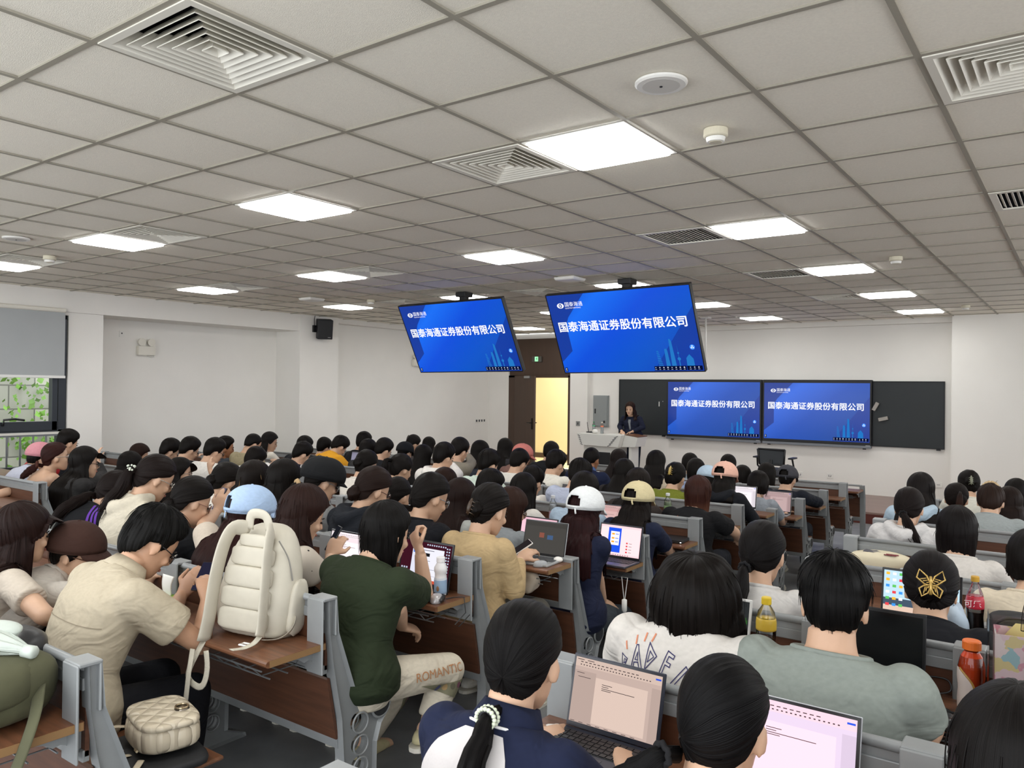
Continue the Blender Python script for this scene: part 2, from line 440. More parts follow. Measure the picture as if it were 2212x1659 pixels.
struct(MB().box(((WX - 10.97) / 2, 3.2, CEIL - .13), (-10.97 - WX, 11.15, .3)).build('beam_left', M_wall))
struct(MB().box((WN + .1, 11.95, CEIL - .03), (.2, 5.0, .1)).build('trim_cornice', M_wall))
struct(MB().box((-5.1, WALL_Y - .06, CEIL - .03), (7., .12, .1)).build('trim_front_soffit', M_wall))
rw = MB()                                   # unseen right wall: low sill and piers, tall openings added to let fill daylight in
rw.box((3.75, 6, .2), (.3, 17, 1.4)); rw.box((3.75, 6, 2.85), (.3, 17, .4))
for y in (-2, 2, 6, 10, 14): rw.box((3.75, y, 1.5), (.3, .7, 3.))
struct(rw.build('wall_right', M_wall))

M_frame = mat('dark_window_frame', '2b3036', .35, .3)
wf = MB(); xw = WF - .07
for y in (WY0 + .05, 2.3, WY1 - .06): wf.box((xw, y, (WZ0 + WZ1) / 2), (.1, .1, WZ1 - WZ0))
for z in (WZ0 + .03, 1.0, WZ1 - .03): wf.box((xw, (WY0 + WY1) / 2, z), (.1, WY1 - WY0, .06))
for y0, y1 in ((2.36, WY1 - .12),):
    for y in (y0 + .04, y1 - .04): wf.box((xw + .02, y, 1.77), (.1, .07, 1.5))
    wf.box((xw + .02, (y0 + y1) / 2, 1.08), (.1, y1 - y0, .12))
w1 = struct(wf.build('window_1', M_frame, bevel=.004))
gl = MB().quad((xw, WY0, WZ0), (xw, WY1, WZ0), (xw, WY1, WZ1), (xw, WY0, WZ1)).build('window_glass', glassy('window_glass', (.93, .98, .97)), w1)
MB().tube([(xw + .07, 4.2, 1.10), (xw + .1, 4.2, 1.10), (xw + .11, 4.2, 1.17), (xw + .11, 4.33, 1.18), (xw + .11, 4.44, 1.16)], .014, 8).build('window_handle', M_black, w1, smooth=True)
struct(MB().box((WF - .04, 2.79, .985), (.14, 4.36, .03)).build('trim_window_rail', mat('rail_white', 'd9d7d0', .4)))
gr = thing('window_guard', 'metal guard rail of thin upright bars inside the window', 'railing', (WF - .03, 2.8, .5))
MB().box((0, 0, .46), (.03, 4.3, .03)).build('top_bar', mat('guard_steel', '8a8d90', .35, .8), gr)
for k in range(28): MB().box((0, -2.1 + .155 * k, .2), (.014, .02, .5)).build('upright_bar', MATS['guard_steel'], gr)
bl = thing('roller_blind', 'grey roller blind pulled half down over the window', 'blind', (-10.93, 2.45, CEIL - .29))
MB().box((0, 0, -.42), (.006, 4.9, .86)).build('cloth', mat('blind_grey', 'a8acad', .9, bump=.1, bscale=400, var=.02), bl)
MB().box((0, 0, -.86), (.025, 4.92, .035)).build('bottom_bar', mat('bar_white', 'e6e6e2', .4), bl, bevel=.006)
MB().tube([(0, -2.45, .02), (0, 2.45, .02)], .03, 12).build('roller', M_grille, bl)
# outside: stone block wall with ivy
ob = bpy.data.materials.new('stone_blocks'); ob.use_nodes = True
nt = ob.node_tree; br = nt.nodes.new('ShaderNodeTexBrick'); tc = nt.nodes.new('ShaderNodeTexCoord'); mp = nt.nodes.new('ShaderNodeMapping')
mp.inputs['Rotation'].default_value = (0, math.radians(90), math.radians(90)); br.inputs['Scale'].default_value = 1.0
br.inputs['Color1'].default_value = (*lin('c9c4b8'), 1); br.inputs['Color2'].default_value = (*lin('a9a69c'), 1); br.inputs['Mortar'].default_value = (*lin('77756e'), 1)
br.inputs['Brick Width'].default_value = .8; br.inputs['Row Height'].default_value = .4; br.inputs['Mortar Size'].default_value = .012
cmb = nt.nodes.new('ShaderNodeCombineXYZ'); sep = nt.nodes.new('ShaderNodeSeparateXYZ')
nt.links.new(tc.outputs['Object'], sep.inputs[0]); nt.links.new(sep.outputs[1], cmb.inputs[0]); nt.links.new(sep.outputs[2], cmb.inputs[1]); nt.links.new(cmb.outputs[0], br.inputs[0])
nt.links.new(br.outputs[0], nt.nodes['Principled BSDF'].inputs['Base Color']); nt.nodes['Principled BSDF'].inputs['Roughness'].default_value = .9
struct(MB().box((-14.6, 5, 1.2), (.3, 14, 4.4)).build('exterior_stone_wall', ob))
iv = MB()
for k in range(3400):
    y = rng.uniform(3.0, 10.5); z = rng.uniform(-.5, 2.3)
    dens = (.95 if (y > 6.0) else .7) * (1.15 - .33 * z) * (.4 + .9 * (math.sin(y * 3.1 + z * 2) > -.1))
    if rng.random() > dens: continue
    c = np.array((-14.4 + rng.uniform(0, .16), y, z)); s_ = rng.uniform(.03, .075)
    M = rot(rng.uniform(-.6, .6), rng.uniform(-.5, .9), rng.uniform(-.7, .7))
    P = np.array([(0, 0, -1), (0, .8, -.1), (0, .35, .3), (0, 0, 1), (0, -.35, .3), (0, -.8, -.1)]) * s_
    iv.add(c + P @ M.T, [(0, 1, 2, 3, 4, 5)])
ivo = iv.build('ivy', mat('ivy_green', '6f9a3c', .6, var=.45, vscale=3)); tag(ivo, 'green ivy climbing the stone wall outside the window', 'ivy', kind='stuff')
struct(MB().box((-13, 5, -.62), (3.2, 14, .1)).build('ground_outside', mat('ground_grey', '8b8a84', .9)))
# ---------------------------------------------------------------- bench desks
PITCH, Y0 = .849, 1.92
def row_y(n): return Y0 + PITCH * n
def row_z(n): return FLZ[0] if n <= 1 else (FLZ[1] if n <= 5 else FLZ[2])
M_desk = mat('walnut_laminate', '6b4630', .38, var=.28, vscale=9, stretch=(.5, 7, 7), coat=.1)
M_deskedge = mat('edge_band', '8a6a45', .5)
M_panel = mat('walnut_panel', '563524', .45, var=.22, vscale=9, stretch=(.5, 7, 7))
M_wire = mat('grey_wire', '85898b', .35, .6)
M_cap = mat('dark_rubber', '1d1f22', .6)

def plate(poly, x0, th, inset=.009, depth=.016):
    """steel frame side: outlined plate with a raised rim on both faces"""
    bm = bmesh.new()
    vs = [bm.verts.new((x0 + th / 2, y, z)) for y, z in poly]
    f = bm.faces.new(vs)
    r = bmesh.ops.extrude_face_region(bm, geom=[f])
    for v in [g for g in r['geom'] if isinstance(g, bmesh.types.BMVert)]: v.co.x -= th
    bm.normal_update()
    caps = [q for q in bm.faces if len(q.verts) == len(poly)]
    bmesh.ops.recalc_face_normals(bm, faces=bm.faces)
    bmesh.ops.inset_individual(bm, faces=caps, thickness=inset, use_even_offset=True)
    for q in caps:
        d = -q.normal * depth
        for v in q.verts: v.co += d
    me = bpy.data.meshes.new('plate'); bm.to_mesh(me); bm.free()
    return me
def arc(cy, cz, r, a0, a1, n):
    return [(cy + r * math.cos(math.radians(a0 + (a1 - a0) * k / n)), cz + r * math.sin(math.radians(a0 + (a1 - a0) * k / n))) for k in range(n + 1)]
PIV = (.262, .405)
SIDE = [(-.012, .0), (.0, .02), (.062, .06), (.074, .256), (.062, .41), (.018, .62), (.0, .74), (-.006, .868), (.03, .868), (.041, .74), (.146, .452), (.17, .438)] + arc(PIV[0], PIV[1], .05, 120, -60, 9) + [(.262, .335), (.240, .27), (.236, .06), (.33, .02), (.335, .0)]
HOLES = [(.152, .372, .036), (.155, .288, .034), (.155, .205, .034), (.155, .12, .034)]
def cut_holes(me):
    o = bpy.data.objects.new('cut', me); COL.objects.link(o)
    c = MB()
    for y, z, r in HOLES: c.lathe([(r, -.2), (r, .2)], 20, (0, y, z), rot(y=math.pi / 2))
    co = c.build('cutter', None)
    b = o.modifiers.new('b', 'BOOLEAN'); b.object = co; b.operation = 'DIFFERENCE'; b.solver = 'EXACT'
    dg = bpy.context.evaluated_depsgraph_get(); me2 = bpy.data.meshes.new_from_object(o.evaluated_get(dg))
    bpy.data.objects.remove(o); bpy.data.objects.remove(co)
    return me2
ME_END = cut_holes(plate(SIDE, 0, .05)); ME_END.name = 'end_panel'
ME_END.materials.clear(); ME_END.materials.append(M_alu)
ME_LEG = ME_END
def meshobj(name, me, parent, loc=(0, 0, 0)):
    o = bpy.data.objects.new(name, me); COL.objects.link(o); o.parent = parent; o.location = loc
    return o
rim = MB()
for y, z, r in HOLES:
    for x in (-.026, .026): rim.tube([(x, y + (r + .002) * math.cos(a), z + (r + .002) * math.sin(a)) for a in np.linspace(0, 2 * np.pi, 20, endpoint=False)], .004, 6, closed=True, ref=(1, 0, 0))
for x in (-.02, .02): rim.tube([(x, PIV[0] + .046 * math.cos(a), PIV[1] + .046 * math.sin(a)) for a in np.linspace(0, 2 * np.pi, 24, endpoint=False)], .006, 6, closed=True, ref=(1, 0, 0))
rim_o = rim.build('hole_rims', M_alu, smooth=True); ME_RIM = rim_o.data; bpy.data.objects.remove(rim_o)
cp = MB(); cp.lathe([(.04, -.027), (.04, .027)], 24, (0, PIV[0], PIV[1]), rot(y=math.pi / 2)); q_ = cp.build('pivot_cap', M_cap); ME_CAP = q_.data; bpy.data.objects.remove(q_)
BR = [(-.135, .695), (-.13, .672), (-.1, .665), (-.075, .648), (-.055, .652), (-.04, .645), (-.028, .622), (-.008, .612), (.014, .62), (.012, .695)]
q_ = MB().prism(BR, (-.02, 0, 0), (0, 1, 0), (0, 0, 1), (.005, 0, 0)).build('b', M_alu); ME_BR = q_.data; bpy.data.objects.remove(q_)
q_ = MB(); q_.box((0, -.0, .868), (.086, .066, .012)); q_.box((0, -.034, .735), (.086, .008, .27)); q_.box((0, .028, .80), (.086, .008, .14)); q_ = q_.build('c', M_alu, bevel=.004); ME_CLIP = q_.data; bpy.data.objects.remove(q_)

def desk_row(label, xr, n, length, seats, group, legs):
    step = n in (2, 6); dz = {2: FLZ[0] - FLZ[1], 6: FLZ[1] - FLZ[2]}.get(n, 0)   # first row on a lower floor: its desk keeps the upper floor's height
    """one fixed bench-desk row; xr is the right-hand end"""
    t = thing('bench_desk', label, 'bench desk', (xr, row_y(n), row_z(n)), group=group)
    for x in (-.025, -length + .025):
        e = meshobj('end_panel', ME_END, t, (x, 0, 0)); meshobj('hole_rims', ME_RIM, e); meshobj('pivot_cap', ME_CAP, e)
        c = meshobj('rail_cap', ME_CLIP, t, (x - .018 if x > -.1 else x + .018, 0, 0)); c.modifiers.new('bevel', 'BEVEL').width = .003
        meshobj('desk_bracket', ME_BR, t, (x - .012, 0, dz))
    for x in legs:
        e = meshobj('leg_frame', ME_LEG, t, (x, .0, 0)); meshobj('hole_rims', ME_RIM, e)
        meshobj('rail_clip', ME_CLIP, t, (x, 0, 0)).modifiers.new('bevel', 'BEVEL').width = .003
    xm = -length / 2; L = length - .06
    if not step: MB().tube([(-.03, -.004, .858), (-length + .03, -.004, .858)], (.013), 12).build('top_rail', M_alu, t, smooth=True)
    m2 = MB(); m2.box((xm, .0, .806), (L, .018, .036)); m2.box((xm, .0, .835), (L, .006, .05)); step or m2.build('upper_bar', M_alu, t, bevel=.003)
    MB().box((xm, .006, .70), (L, .012, .19)).build('back_board', M_panel, t)
    m3 = MB(); m3.box((xm, .004, .606), (L, .02, .034)); m3.build('lower_bar', M_alu, t, bevel=.003)
    M = rot(x=.2)
    MB().box((xm, .042, .45), (L, .012, .24), M).build('modesty_board', M_panel, t)
    MB().box((xm, .075, .315), (L, .022, .04), M).build('foot_bar', M_alu, t, bevel=.003)
    d = MB(); a = math.radians
    prof = [(-.012, .688), (-.012, .712)] + [(-.258 + .012 * math.cos(a(k)), .70 + .012 * math.sin(a(k))) for k in (90, 126, 162, 198, 234, 270)]
    d.prism(prof, (-.01, 0, 0), (0, 1, 0), (0, 0, 1), (-length + .02, 0, 0)); d.v = [v + (0, 0, dz) for v in d.v]; d.build('desk_top', M_desk, t)
    MB().box((-.0095, -.135, .70 + dz), (.002, .24, .022)).build('edge_band', M_deskedge, t)
    w = MB()
    for x in np.arange(-length + .12, -.1, .11):
        w.tube([(x, -.02, .66), (x, -.05, .62), (x, -.2, .62), (x, -.235, .655)], .0025, 5)
    for y, z in ((-.235, .655), (-.2, .62), (-.125, .62), (-.05, .62)): w.tube([(-.08, y, z), (-length + .1, y, z)], .003, 5)
    w.v = [v + (0, 0, dz) for v in w.v]; w.build('wire_basket', M_wire, t)
    pw = (length - .06) / seats
    for k in range(seats):
        s_ = MB(); s_.box((-.03 - pw * (k + .5), .30, .432), (pw - .03, .30, .014)); so = s_.build('seat', M_desk, t, bevel=.006)
        MB().box((-.03 - pw * (k + .5), .30, .418), (pw - .12, .26, .012)).build('seat_frame', M_cap, so)
    return t

ORD = ['first', 'second', 'third', 'fourth', 'fifth', 'sixth', 'seventh', 'eighth', 'ninth', 'tenth', 'eleventh', 'twelfth']
XM, XL, XRB = -2.205, -6.50, 2.6                # right ends of the three blocks
LM, LLF, LR = 3.44, 4.2, 3.84
for n in range(-1, 10):
    desk_row('grey-framed wood bench desk row of the middle block, %s counted from the camera' % ORD[n + 1], XM, n, LM, 7, 'bench desks of the middle block', (-.985, -1.95, -2.8))
for n in range(0, 9):
    desk_row('grey-framed wood bench desk row of the window-side block, %s counted from the camera' % ORD[n], XL, n, LLF, 8, 'bench desks of the window-side block', (-1.05, -2.1, -3.15))
for n in range(-1, 9):
    desk_row('grey-framed wood bench desk row right of the aisle, %s counted from the camera' % ORD[n + 1], XRB, n, LR, 8, 'bench desks right of the aisle', (-.9, -1.9, -2.88) if n % 2 == 0 else (-.9, -1.9, -2.88, -3.33))
# front desk of each block has no seat behind it
def front_desk(label, xr, n, length):
    t = thing('front_desk', label, 'desk', (xr, row_y(n), row_z(n)), group='front desks without seats')
    for x in (-.03, -length + .03):
        meshobj('end_panel', bpy.data.meshes.get('front_end') or FE(), t, (x, 0, 0))
        meshobj('desk_bracket', ME_BR, t, (x - .012, 0, 0))
    xm = -length / 2; L = length - .06
    d = MB(); d.box((xm, -.12, .70), (length - .02, .3, .024)); d.build('desk_top', M_desk, t, bevel=.005)
    MB().tube([(-.03, .03, .755), (-length + .03, .03, .755)], .012, 10).build('top_rail', M_alu, t, smooth=True)
    MB().box((xm, .05, .52), (L, .014, .32)).build('modesty_board', M_panel, t)
    MB().box((xm, .05, .34), (L, .024, .05)).build('foot_bar', M_alu, t, bevel=.003)
    w = MB()
    for y, z in ((-.235, .655), (-.2, .62), (-.125, .62), (-.05, .62)): w.tube([(-.08, y, z), (-length + .1, y, z)], .003, 5)
    w.build('wire_basket', M_wire, t)
def FE():
    me = plate([(-.01, 0), (0, .03), (.05, .06), (.03, .6), (.0, .76), (.06, .76), (.11, .6), (.13, .06), (.2, .03), (.2, 0)], 0, .05); me.name = 'front_end'; me.materials.append(M_alu)
    return me
front_desk('long front desk of the middle block nearest the stage', XM, 10, LM)
front_desk('long front desk of the block right of the aisle', XRB, 9, LR)
front_desk('long front desk of the window-side block', XL, 9, LLF)
# ---------------------------------------------------------------- screens, boards, stage furniture
def grad_screen(name, cols, strength, ax=(1, 0), noise=.25):
    """slide background: light the screen itself gives off, blue blending across the slide (UV)"""
    m = bpy.data.materials.new(name); m.use_nodes = True; nt = m.node_tree; nt.nodes.remove(nt.nodes['Principled BSDF'])
    uv = nt.nodes.new('ShaderNodeUVMap'); mp = nt.nodes.new('ShaderNodeMapping'); mp.inputs['Rotation'].default_value = (0, 0, ax[0])
    if len(ax) > 1: mp.inputs['Scale'].default_value = (ax[1],) * 3; mp.inputs['Location'].default_value = (ax[2], 0, 0)
    g = nt.nodes.new('ShaderNodeTexGradient'); r = nt.nodes.new('ShaderNodeValToRGB')
    nt.links.new(uv.outputs[0], mp.inputs[0]); nt.links.new(mp.outputs[0], g.inputs[0]); nt.links.new(g.outputs[0], r.inputs[0])
    el = r.color_ramp.elements
    while len(el) < len(cols): el.new(.5)
    for e, (p, c) in zip(el, cols): e.position = p; e.color = (*lin(c), 1)
    e = nt.nodes.new('ShaderNodeEmission'); e.inputs[1].default_value = strength
    nt.links.new(r.outputs[0], e.inputs[0])
    gl = nt.nodes.new('ShaderNodeBsdfGlossy'); gl.inputs[0].default_value = (.04, .04, .04, 1); gl.inputs[1].default_value = .25
    ad = nt.nodes.new('ShaderNodeAddShader'); nt.links.new(e.outputs[0], ad.inputs[0]); nt.links.new(gl.outputs[0], ad.inputs[1])
    nt.links.new(ad.outputs[0], nt.nodes['Material Output'].inputs[0])
    return m
def plane_uv(name, w, h, y, m, parent, x=0, z=0):
    mb = MB().add([(x - w / 2, y, z - h / 2), (x + w / 2, y, z - h / 2), (x + w / 2, y, z + h / 2), (x - w / 2, y, z + h / 2)], [(0, 1, 2, 3)])
    mb.uv = [(0, 0), (1, 0), (1, 1), (0, 1)]
    return mb.build(name, m, parent)

TITLE = '\u56fd\u6cf0\u6d77\u901a\u8bc1\u5238\u80a1\u4efd\u6709\u9650\u516c\u53f8'
LOGO = '\u56fd\u6cf0\u6d77\u901a'
SW = emit('slide_white', 'f4f6ff', .8)
SB = emit('slide_toolbar', '0c1540', .5)
SI = emit('slide_icon', 'cfd8f5', .6)
def slide(parent, w, k, y):
    """the title slide, drawn on a screen of width w facing -Y; k = brightness, y = screen surface"""
    h = w * 9 / 16
    bright = k > .7
    A = grad_screen('slide_blue', [(0, '0f3fb4'), (.23, '1a70f6'), (.45, '0d50dc'), (.7, '0b56c8'), (1, '1440b0')] if bright else [(0, '1a48a8'), (.23, '3472f2'), (.5, '1c55c4'), (1, '184a9a')], k, (.62, .72, .417))
    img = plane_uv('slide_image', w, h, y, A, parent)
    def U(a, b, d=.001): return (a * w, y - d, b * w)       # slide coordinates, a in [-.5,.5], b in [-.28,.28]
    def poly(name, pts, m, d, uv=True):
        mb = MB().add([U(a, b, d) for a, b in pts], [tuple(range(len(pts)))]); mb.uv = [(a + .5, b / .5625 + .5) for a, b in pts]
        return mb.build(name, m, img)
    D = grad_screen('slide_corner', [(0, '1c46b4'), (1, '14399c')], k * .75, (.9,))
    poly('dark_corner', [(-.5, .28125), (-.215, .28125), (-.37, .12), (-.392, .08), (-.4, .03), (-.4, -.12), (-.5, -.2)], D, .0009)
    poly('right_wedge', [(.5, .15), (.5, -.28125), (.16, -.28125)], grad_screen('slide_wedge', [(0, '0c4cb8'), (1, '123fae')] , k * .85, (.3,)), .0009)
    tm = MB()
    for q, (da, db) in enumerate(((0, 0), (.0016, 0), (-.0016, 0), (0, .0014), (0, -.0014))): lettering(tm, TITLE, ((-.005 + da) * w, y - .003 - .0001 * q, (.048 + db) * w), (1, 0, 0), (0, 0, 1), .0765 * w)
    tm.build('title_text', SW, img)
    lg = MB(); lettering(lg, LOGO, (-.375 * w, y - .003, .208 * w), (1, 0, 0), (0, 0, 1), .034 * w, 0, 'LEFT')
    lettering(lg, 'GUOTAI HAITONG', (-.375 * w, y - .003, .184 * w), (1, 0, 0), (0, 0, 1), .0135 * w, .0, 'LEFT')
    th = np.linspace(0, 2 * np.pi, 28, endpoint=False)
    ex = [(-.408 + .026 * np.sign(np.cos(t)) * abs(np.cos(t)) ** .9, .203 + .0185 * np.sin(t) * (1 - .12 * abs(np.cos(t)))) for t in th]
    lg.add([U(a, b, .003) for a, b in ex], [tuple(range(28))]); lg.build('logo', SW, img)
    li = MB(); li.add([U(-.408 + .0115 * np.cos(t), .203 + .015 * np.sin(t), .0036) for t in th], [tuple(range(28))]); li.build('logo_pupil', emit('logo_navy', '1a3585', .8), img)
    lp = MB(); lp.add([U(a, b, .004) for a, b in [(-.413, .1935), (-.4095, .1935), (-.4095, .2125), (-.413, .2115)]], [(0, 1, 2, 3)]); lp.add([U(a, b, .004) for a, b in [(-.407, .1935), (-.4035, .1945), (-.4035, .2085), (-.407, .2125)]], [(0, 1, 2, 3)]); lp.build('logo_bars', SW, img)
    sk = MB(); E1 = emit('skyline_cyan', '2a86dc' if k > .7 else '3f78c8', .8 * k)
    def bar(pts): sk.add([U(a, b, .0015) for a, b in pts], [tuple(range(len(pts)))])
    bar([(.258, -.245), (.285, -.245), (.281, -.14), (.2785, -.132), (.2785, -.125), (.262, -.125)])
    bar([(.295, -.245), (.326, -.245), (.318, -.075), (.312, -.062), (.302, -.058)])
    bar([(.346, -.245), (.354, -.245), (.3525, -.2), (.3475, -.2)]); bar([(.3485, -.2), (.3515, -.2), (.3502, -.1), (.3498, -.1)])
    for r_, cz in ((.011, -.195), (.006, -.155)):
        sk.add([U(.35 + r_ * np.cos(t), cz + r_ * np.sin(t), .0016) for t in th], [tuple(range(28))])
    bar([(.395, -.245), (.445, -.245), (.443, -.195), (.42, -.165), (.397, -.19)])
    for q in range(9): bar([(.205, -.24 + .012 * q), (.238 - .0022 * q, -.24 + .012 * q), (.237 - .0022 * q, -.234 + .012 * q), (.207, -.234 + .012 * q)])
    sk.build('skyline', E1, img)
    bt = MB(); bt.add([U(.449 + .0165 * np.cos(t), -.118 + .0165 * np.sin(t), .003) for t in th], [tuple(range(28))]); bt.build('round_button', emit('button_blue', '3f86f5', 1.0), img)
    bi = MB()
    for a, b in ((.449, -.111), (.443, -.122), (.455, -.122)): bi.add([U(a + .0042 * np.cos(t), b + .0042 * np.sin(t), .0036) for t in th], [tuple(range(28))])
    bi.build('button_icon', SW, img)
    for a0, a1, b0, b1 in ((.172, .388, -.272, -.242), (.392, .492, -.272, -.242), (-.492, -.472, -.272, -.242)):
        tb = MB(); tb.add([U(a0, b0, .002), U(a1, b0, .002), U(a1, b1, .002), U(a0, b1, .002)], [(0, 1, 2, 3)]); tb.build('toolbar', SB, img)
    for q in range(12):
        ti = MB(); a = .181 + .0275 * q + (.012 if q > 7 else 0) if q < 11 else -.4825; n_ = (3, 4, 5, 12)[q % 4]
        ti.add([U(a + .0055 * np.cos(t), -.252 + .0055 * np.sin(t), .003) for t in np.linspace(0, 2 * np.pi, n_, endpoint=False)], [tuple(range(n_))])
        ti.add([U(a - .006, -.266, .003), U(a + .006, -.266, .003), U(a + .006, -.263, .003), U(a - .006, -.263, .003)], [(0, 1, 2, 3)])
        ti.build('toolbar_icon', SI, img)
    return img

def television(label, w, x, y, z, tilt, yaw, roll):
    """screen hung from the ceiling, tilted towards the audience"""
    t = thing('hanging_television', label, 'television', (x, y, z), (0, 0, 0), 'screens hung from the ceiling')
    h = w * 9 / 16
    R = np.array(Matrix.Rotation(yaw, 3, 'Z') @ Matrix.Rotation(tilt, 3, 'X') @ Matrix.Rotation(roll, 3, 'Y'))
    s_ = MB(); s_.box((0, .03, 0), (w, .05, h)); s_.box((0, .065, -.02), (w * .55, .05, h * .6)); body = s_.build('housing', M_black, t, bevel=.006)
    body.rotation_euler = Matrix(R).to_euler()
    b = MB(); k = .012
    for s1 in (-1, 1):
        b.box((0, .0, s1 * (h / 2 - k / 2)), (w, .014, k)); b.box((s1 * (w / 2 - k / 2), 0, 0), (k, .014, h - 2 * k))
    b.build('bezel', M_black, body, bevel=.002)
    im = slide(body, w - .022, .72, -.002)
    p = MB(); top = CEIL - z; p.tube([(0, .1, .05), (0, .1, top)], .028, 14); p.build('pole', M_black, t, smooth=True)
    q = MB(); q.box((0, .1, top - .03), (.16, .16, .06)); q.box((0, .1, top - .1), (.1, .08, .1)); q.build('ceiling_bracket', M_black, t, bevel=.006)
    MB().box((0, .1, .0), (.3, .06, .2)).build('mount_plate', M_black, t, bevel=.004)
    return t
TV1 = television('larger nearer hanging screen with the blue title slide', 1.756, -4.13, 7.7, 2.28, math.radians(26.4), math.radians(.6), math.radians(-.5))
TV2 = television('hanging screen farther left, its lower right corner beside the brown door header', 1.74, -6.484, 7.7, 2.284, math.radians(27.4), math.radians(-.7), math.radians(-.4))
def cable(name, label, P, r, m, cat='cable'): return tag(MB().tube(P, r, 8).build(name, m, smooth=True), label, cat)
pl = thing('projector_pole', 'thin white pole hanging from the ceiling right of the larger hanging screen', 'pole', (-5.14, 12.5, CEIL))
MB().tube([(0, 0, 0), (0, 0, -.8)], .016, 10).build('tube', M_white, pl, smooth=True); MB().box((0, 0, -.01), (.14, .14, .02)).build('ceiling_plate', M_white, pl); MB().box((0, 0, -.84), (.07, .07, .1)).build('hook_box', M_white, pl, bevel=.008)

M_board = mat('blackboard', '1d2326', .5, var=.12, vscale=2)
M_bfr = mat('board_frame', '1b1d20', .4, .3)
YB = WALL_Y
def board(label, x0, x1, z0, z1):
    t = thing('blackboard', label, 'blackboard', ((x0 + x1) / 2, YB, (z0 + z1) / 2), group='blackboards on the front wall')
    w, h = x1 - x0, z1 - z0
    MB().box((0, -.022, 0), (w - .012, .036, h - .012)).build('writing_surface', M_board, t)
    f = MB()
    for s_ in (-1, 1): f.box((0, -.024, s_ * (h / 2 - .008)), (w, .048, .016)); f.box((s_ * (w / 2 - .008), -.024, 0), (.016, .048, h - .032))
    f.build('frame', M_bfr, t, bevel=.002)
    MB().box((w * .42, -.03, -h / 2 - .012), (.06, .03, .024)).build('stop_block', M_black, t)
    return t
B1 = board('blackboard left of the two wall screens, behind the presenter', -7.79, -6.70, .745, 1.86)
B2 = board('blackboard right of the two wall screens, holding two erasers', -2.93, -1.845, .735, 1.84)
ck = MB(); lettering(ck, '1', (.36, -.0415, .06), (1, 0, 0), (0, 0, 1), .13, .003); ck.box((.44, -.041, .12), (.012, .001, .012)); ck.build('chalk_mark', mat('chalk', 'd9dad6', .9), B1)
def display(label, x0, x1, zt, zb):
    w = x1 - x0; zc = (zt + zb) / 2
    t = thing('wall_display', label, 'display screen', ((x0 + x1) / 2, YB - .05, zc), group='wall displays with the title slide')
    s_ = MB(); s_.box((0, 0, 0), (w, .1, zt - zb + .05)); s_.build('housing', M_black, t, bevel=.006)
    im = slide(t, w - .05, .6, -.052); im.location = (0, 0, 0)
    MB().box((0, -.02, -(zt - zb) / 2 - .045), (w, .09, .045)).build('ledge', mat('ledge_grey', '7c8086', .4, .5), t, bevel=.004)
    f = MB()
    for s1 in (-1, 1): f.box((s1 * w * .44, -.02, -(zt - zb) / 2 - .077), (.05, .03, .02))
    f.build('feet', M_black, t)
    MB().box((w / 2 - .05, -.067, -(zt - zb) / 2 - .02), (.07, .002, .012)).build('name_plate', M_steel, t)
D1 = display('left one of the two wall displays, beside the presenter', -6.69, -4.815, 1.835, .76)
D2 = display('right one of the two wall displays, beside the erasers', -4.785, -2.935, 1.835, .76)
for nm, lab, x, z, r in (('board_eraser', 'upper eraser stuck slantwise on the right blackboard', -2.875, 1.41, 1.1), ('board_eraser', 'lower eraser stuck on the right blackboard', -2.755, 1.205, .25)):
    t = thing(nm, lab, 'eraser', (x, YB - .0795, z), (0, -r, 0)); MB().box((0, 0, 0), (.15, .035, .06)).build('back', mat('eraser_grey', '9b9690', .7), t, bevel=.006); MB().box((0, .01, 0), (.145, .02, .055)).build('felt', M_black, t)

M_lec = mat('lectern_white', 'dcdbd5', .4); M_slot = mat('slot_dark', '4c4d50', .5)
lc = thing('lectern', 'white lectern desk with slanted vents on the stage by the presenter', 'lectern', (-7.4, 13.1, STAGE_Z))
b_ = MB(); b_.prism([(-.5, .905), (.47, .9), (.4, .67), (-.42, .68)], (0, -.18, 0), (1, 0, 0), (0, 0, 1), (0, .5, 0)); b_.build('console', M_lec, lc, bevel=.008)
b_ = MB(); b_.prism([(.40, .67), (.47, .9), (.74, .865), (.69, .685)], (0, -.05, 0), (1, 0, 0), (0, 0, 1), (0, .4, 0)); b_.build('side_wing', M_lec, lc, bevel=.006)
b_ = MB(); b_.box((-.02, .1, .33), (.74, .36, .68)); b_.build('body', M_lec, lc, bevel=.006)
MB().box((.56, .15, .35), (.05, .3, .68)).build('wing_leg', M_lec, lc)
MB().box((.02, -.083, .3), (.34, .01, .52)).build('black_front', M_black, lc)
sl = MB()
for k in range(5):
    z = .86 - .04 * k
    sl.box((.33 - .035 * k + .03, -.183, z), (.085, .006, .012), rot(y=-.45)); sl.box((-.44 + .015 * k, -.183, z), (.05, .006, .01), rot(y=.6))
sl.build('vents', M_slot, lc)
MB().prism([(.47, .902), (.74, .868), (.74, .88), (.47, .914)], (0, -.05, 0), (1, 0, 0), (0, 0, 1), (0, .4, 0)).build('wood_wing_top', M_desk, lc)
lz = STAGE_Z + .905
mc = thing('desk_microphone', 'black gooseneck microphone base on the left of the lectern', 'microphone', (-7.78, 13.22, lz))
MB().box((0, 0, .01), (.1, .1, .02)).build('base', M_black, mc, bevel=.004); MB().tube([(-.02, 0, .02), (-.04, 0, .1), (-.06, 0, .2)], .006, 8).build('gooseneck', M_black, mc, smooth=True); MB().tube([(.03, 0, .03), (.06, -.04, .012), (.04, -.1, .008)], .006, 8).build('cable', M_black, mc)
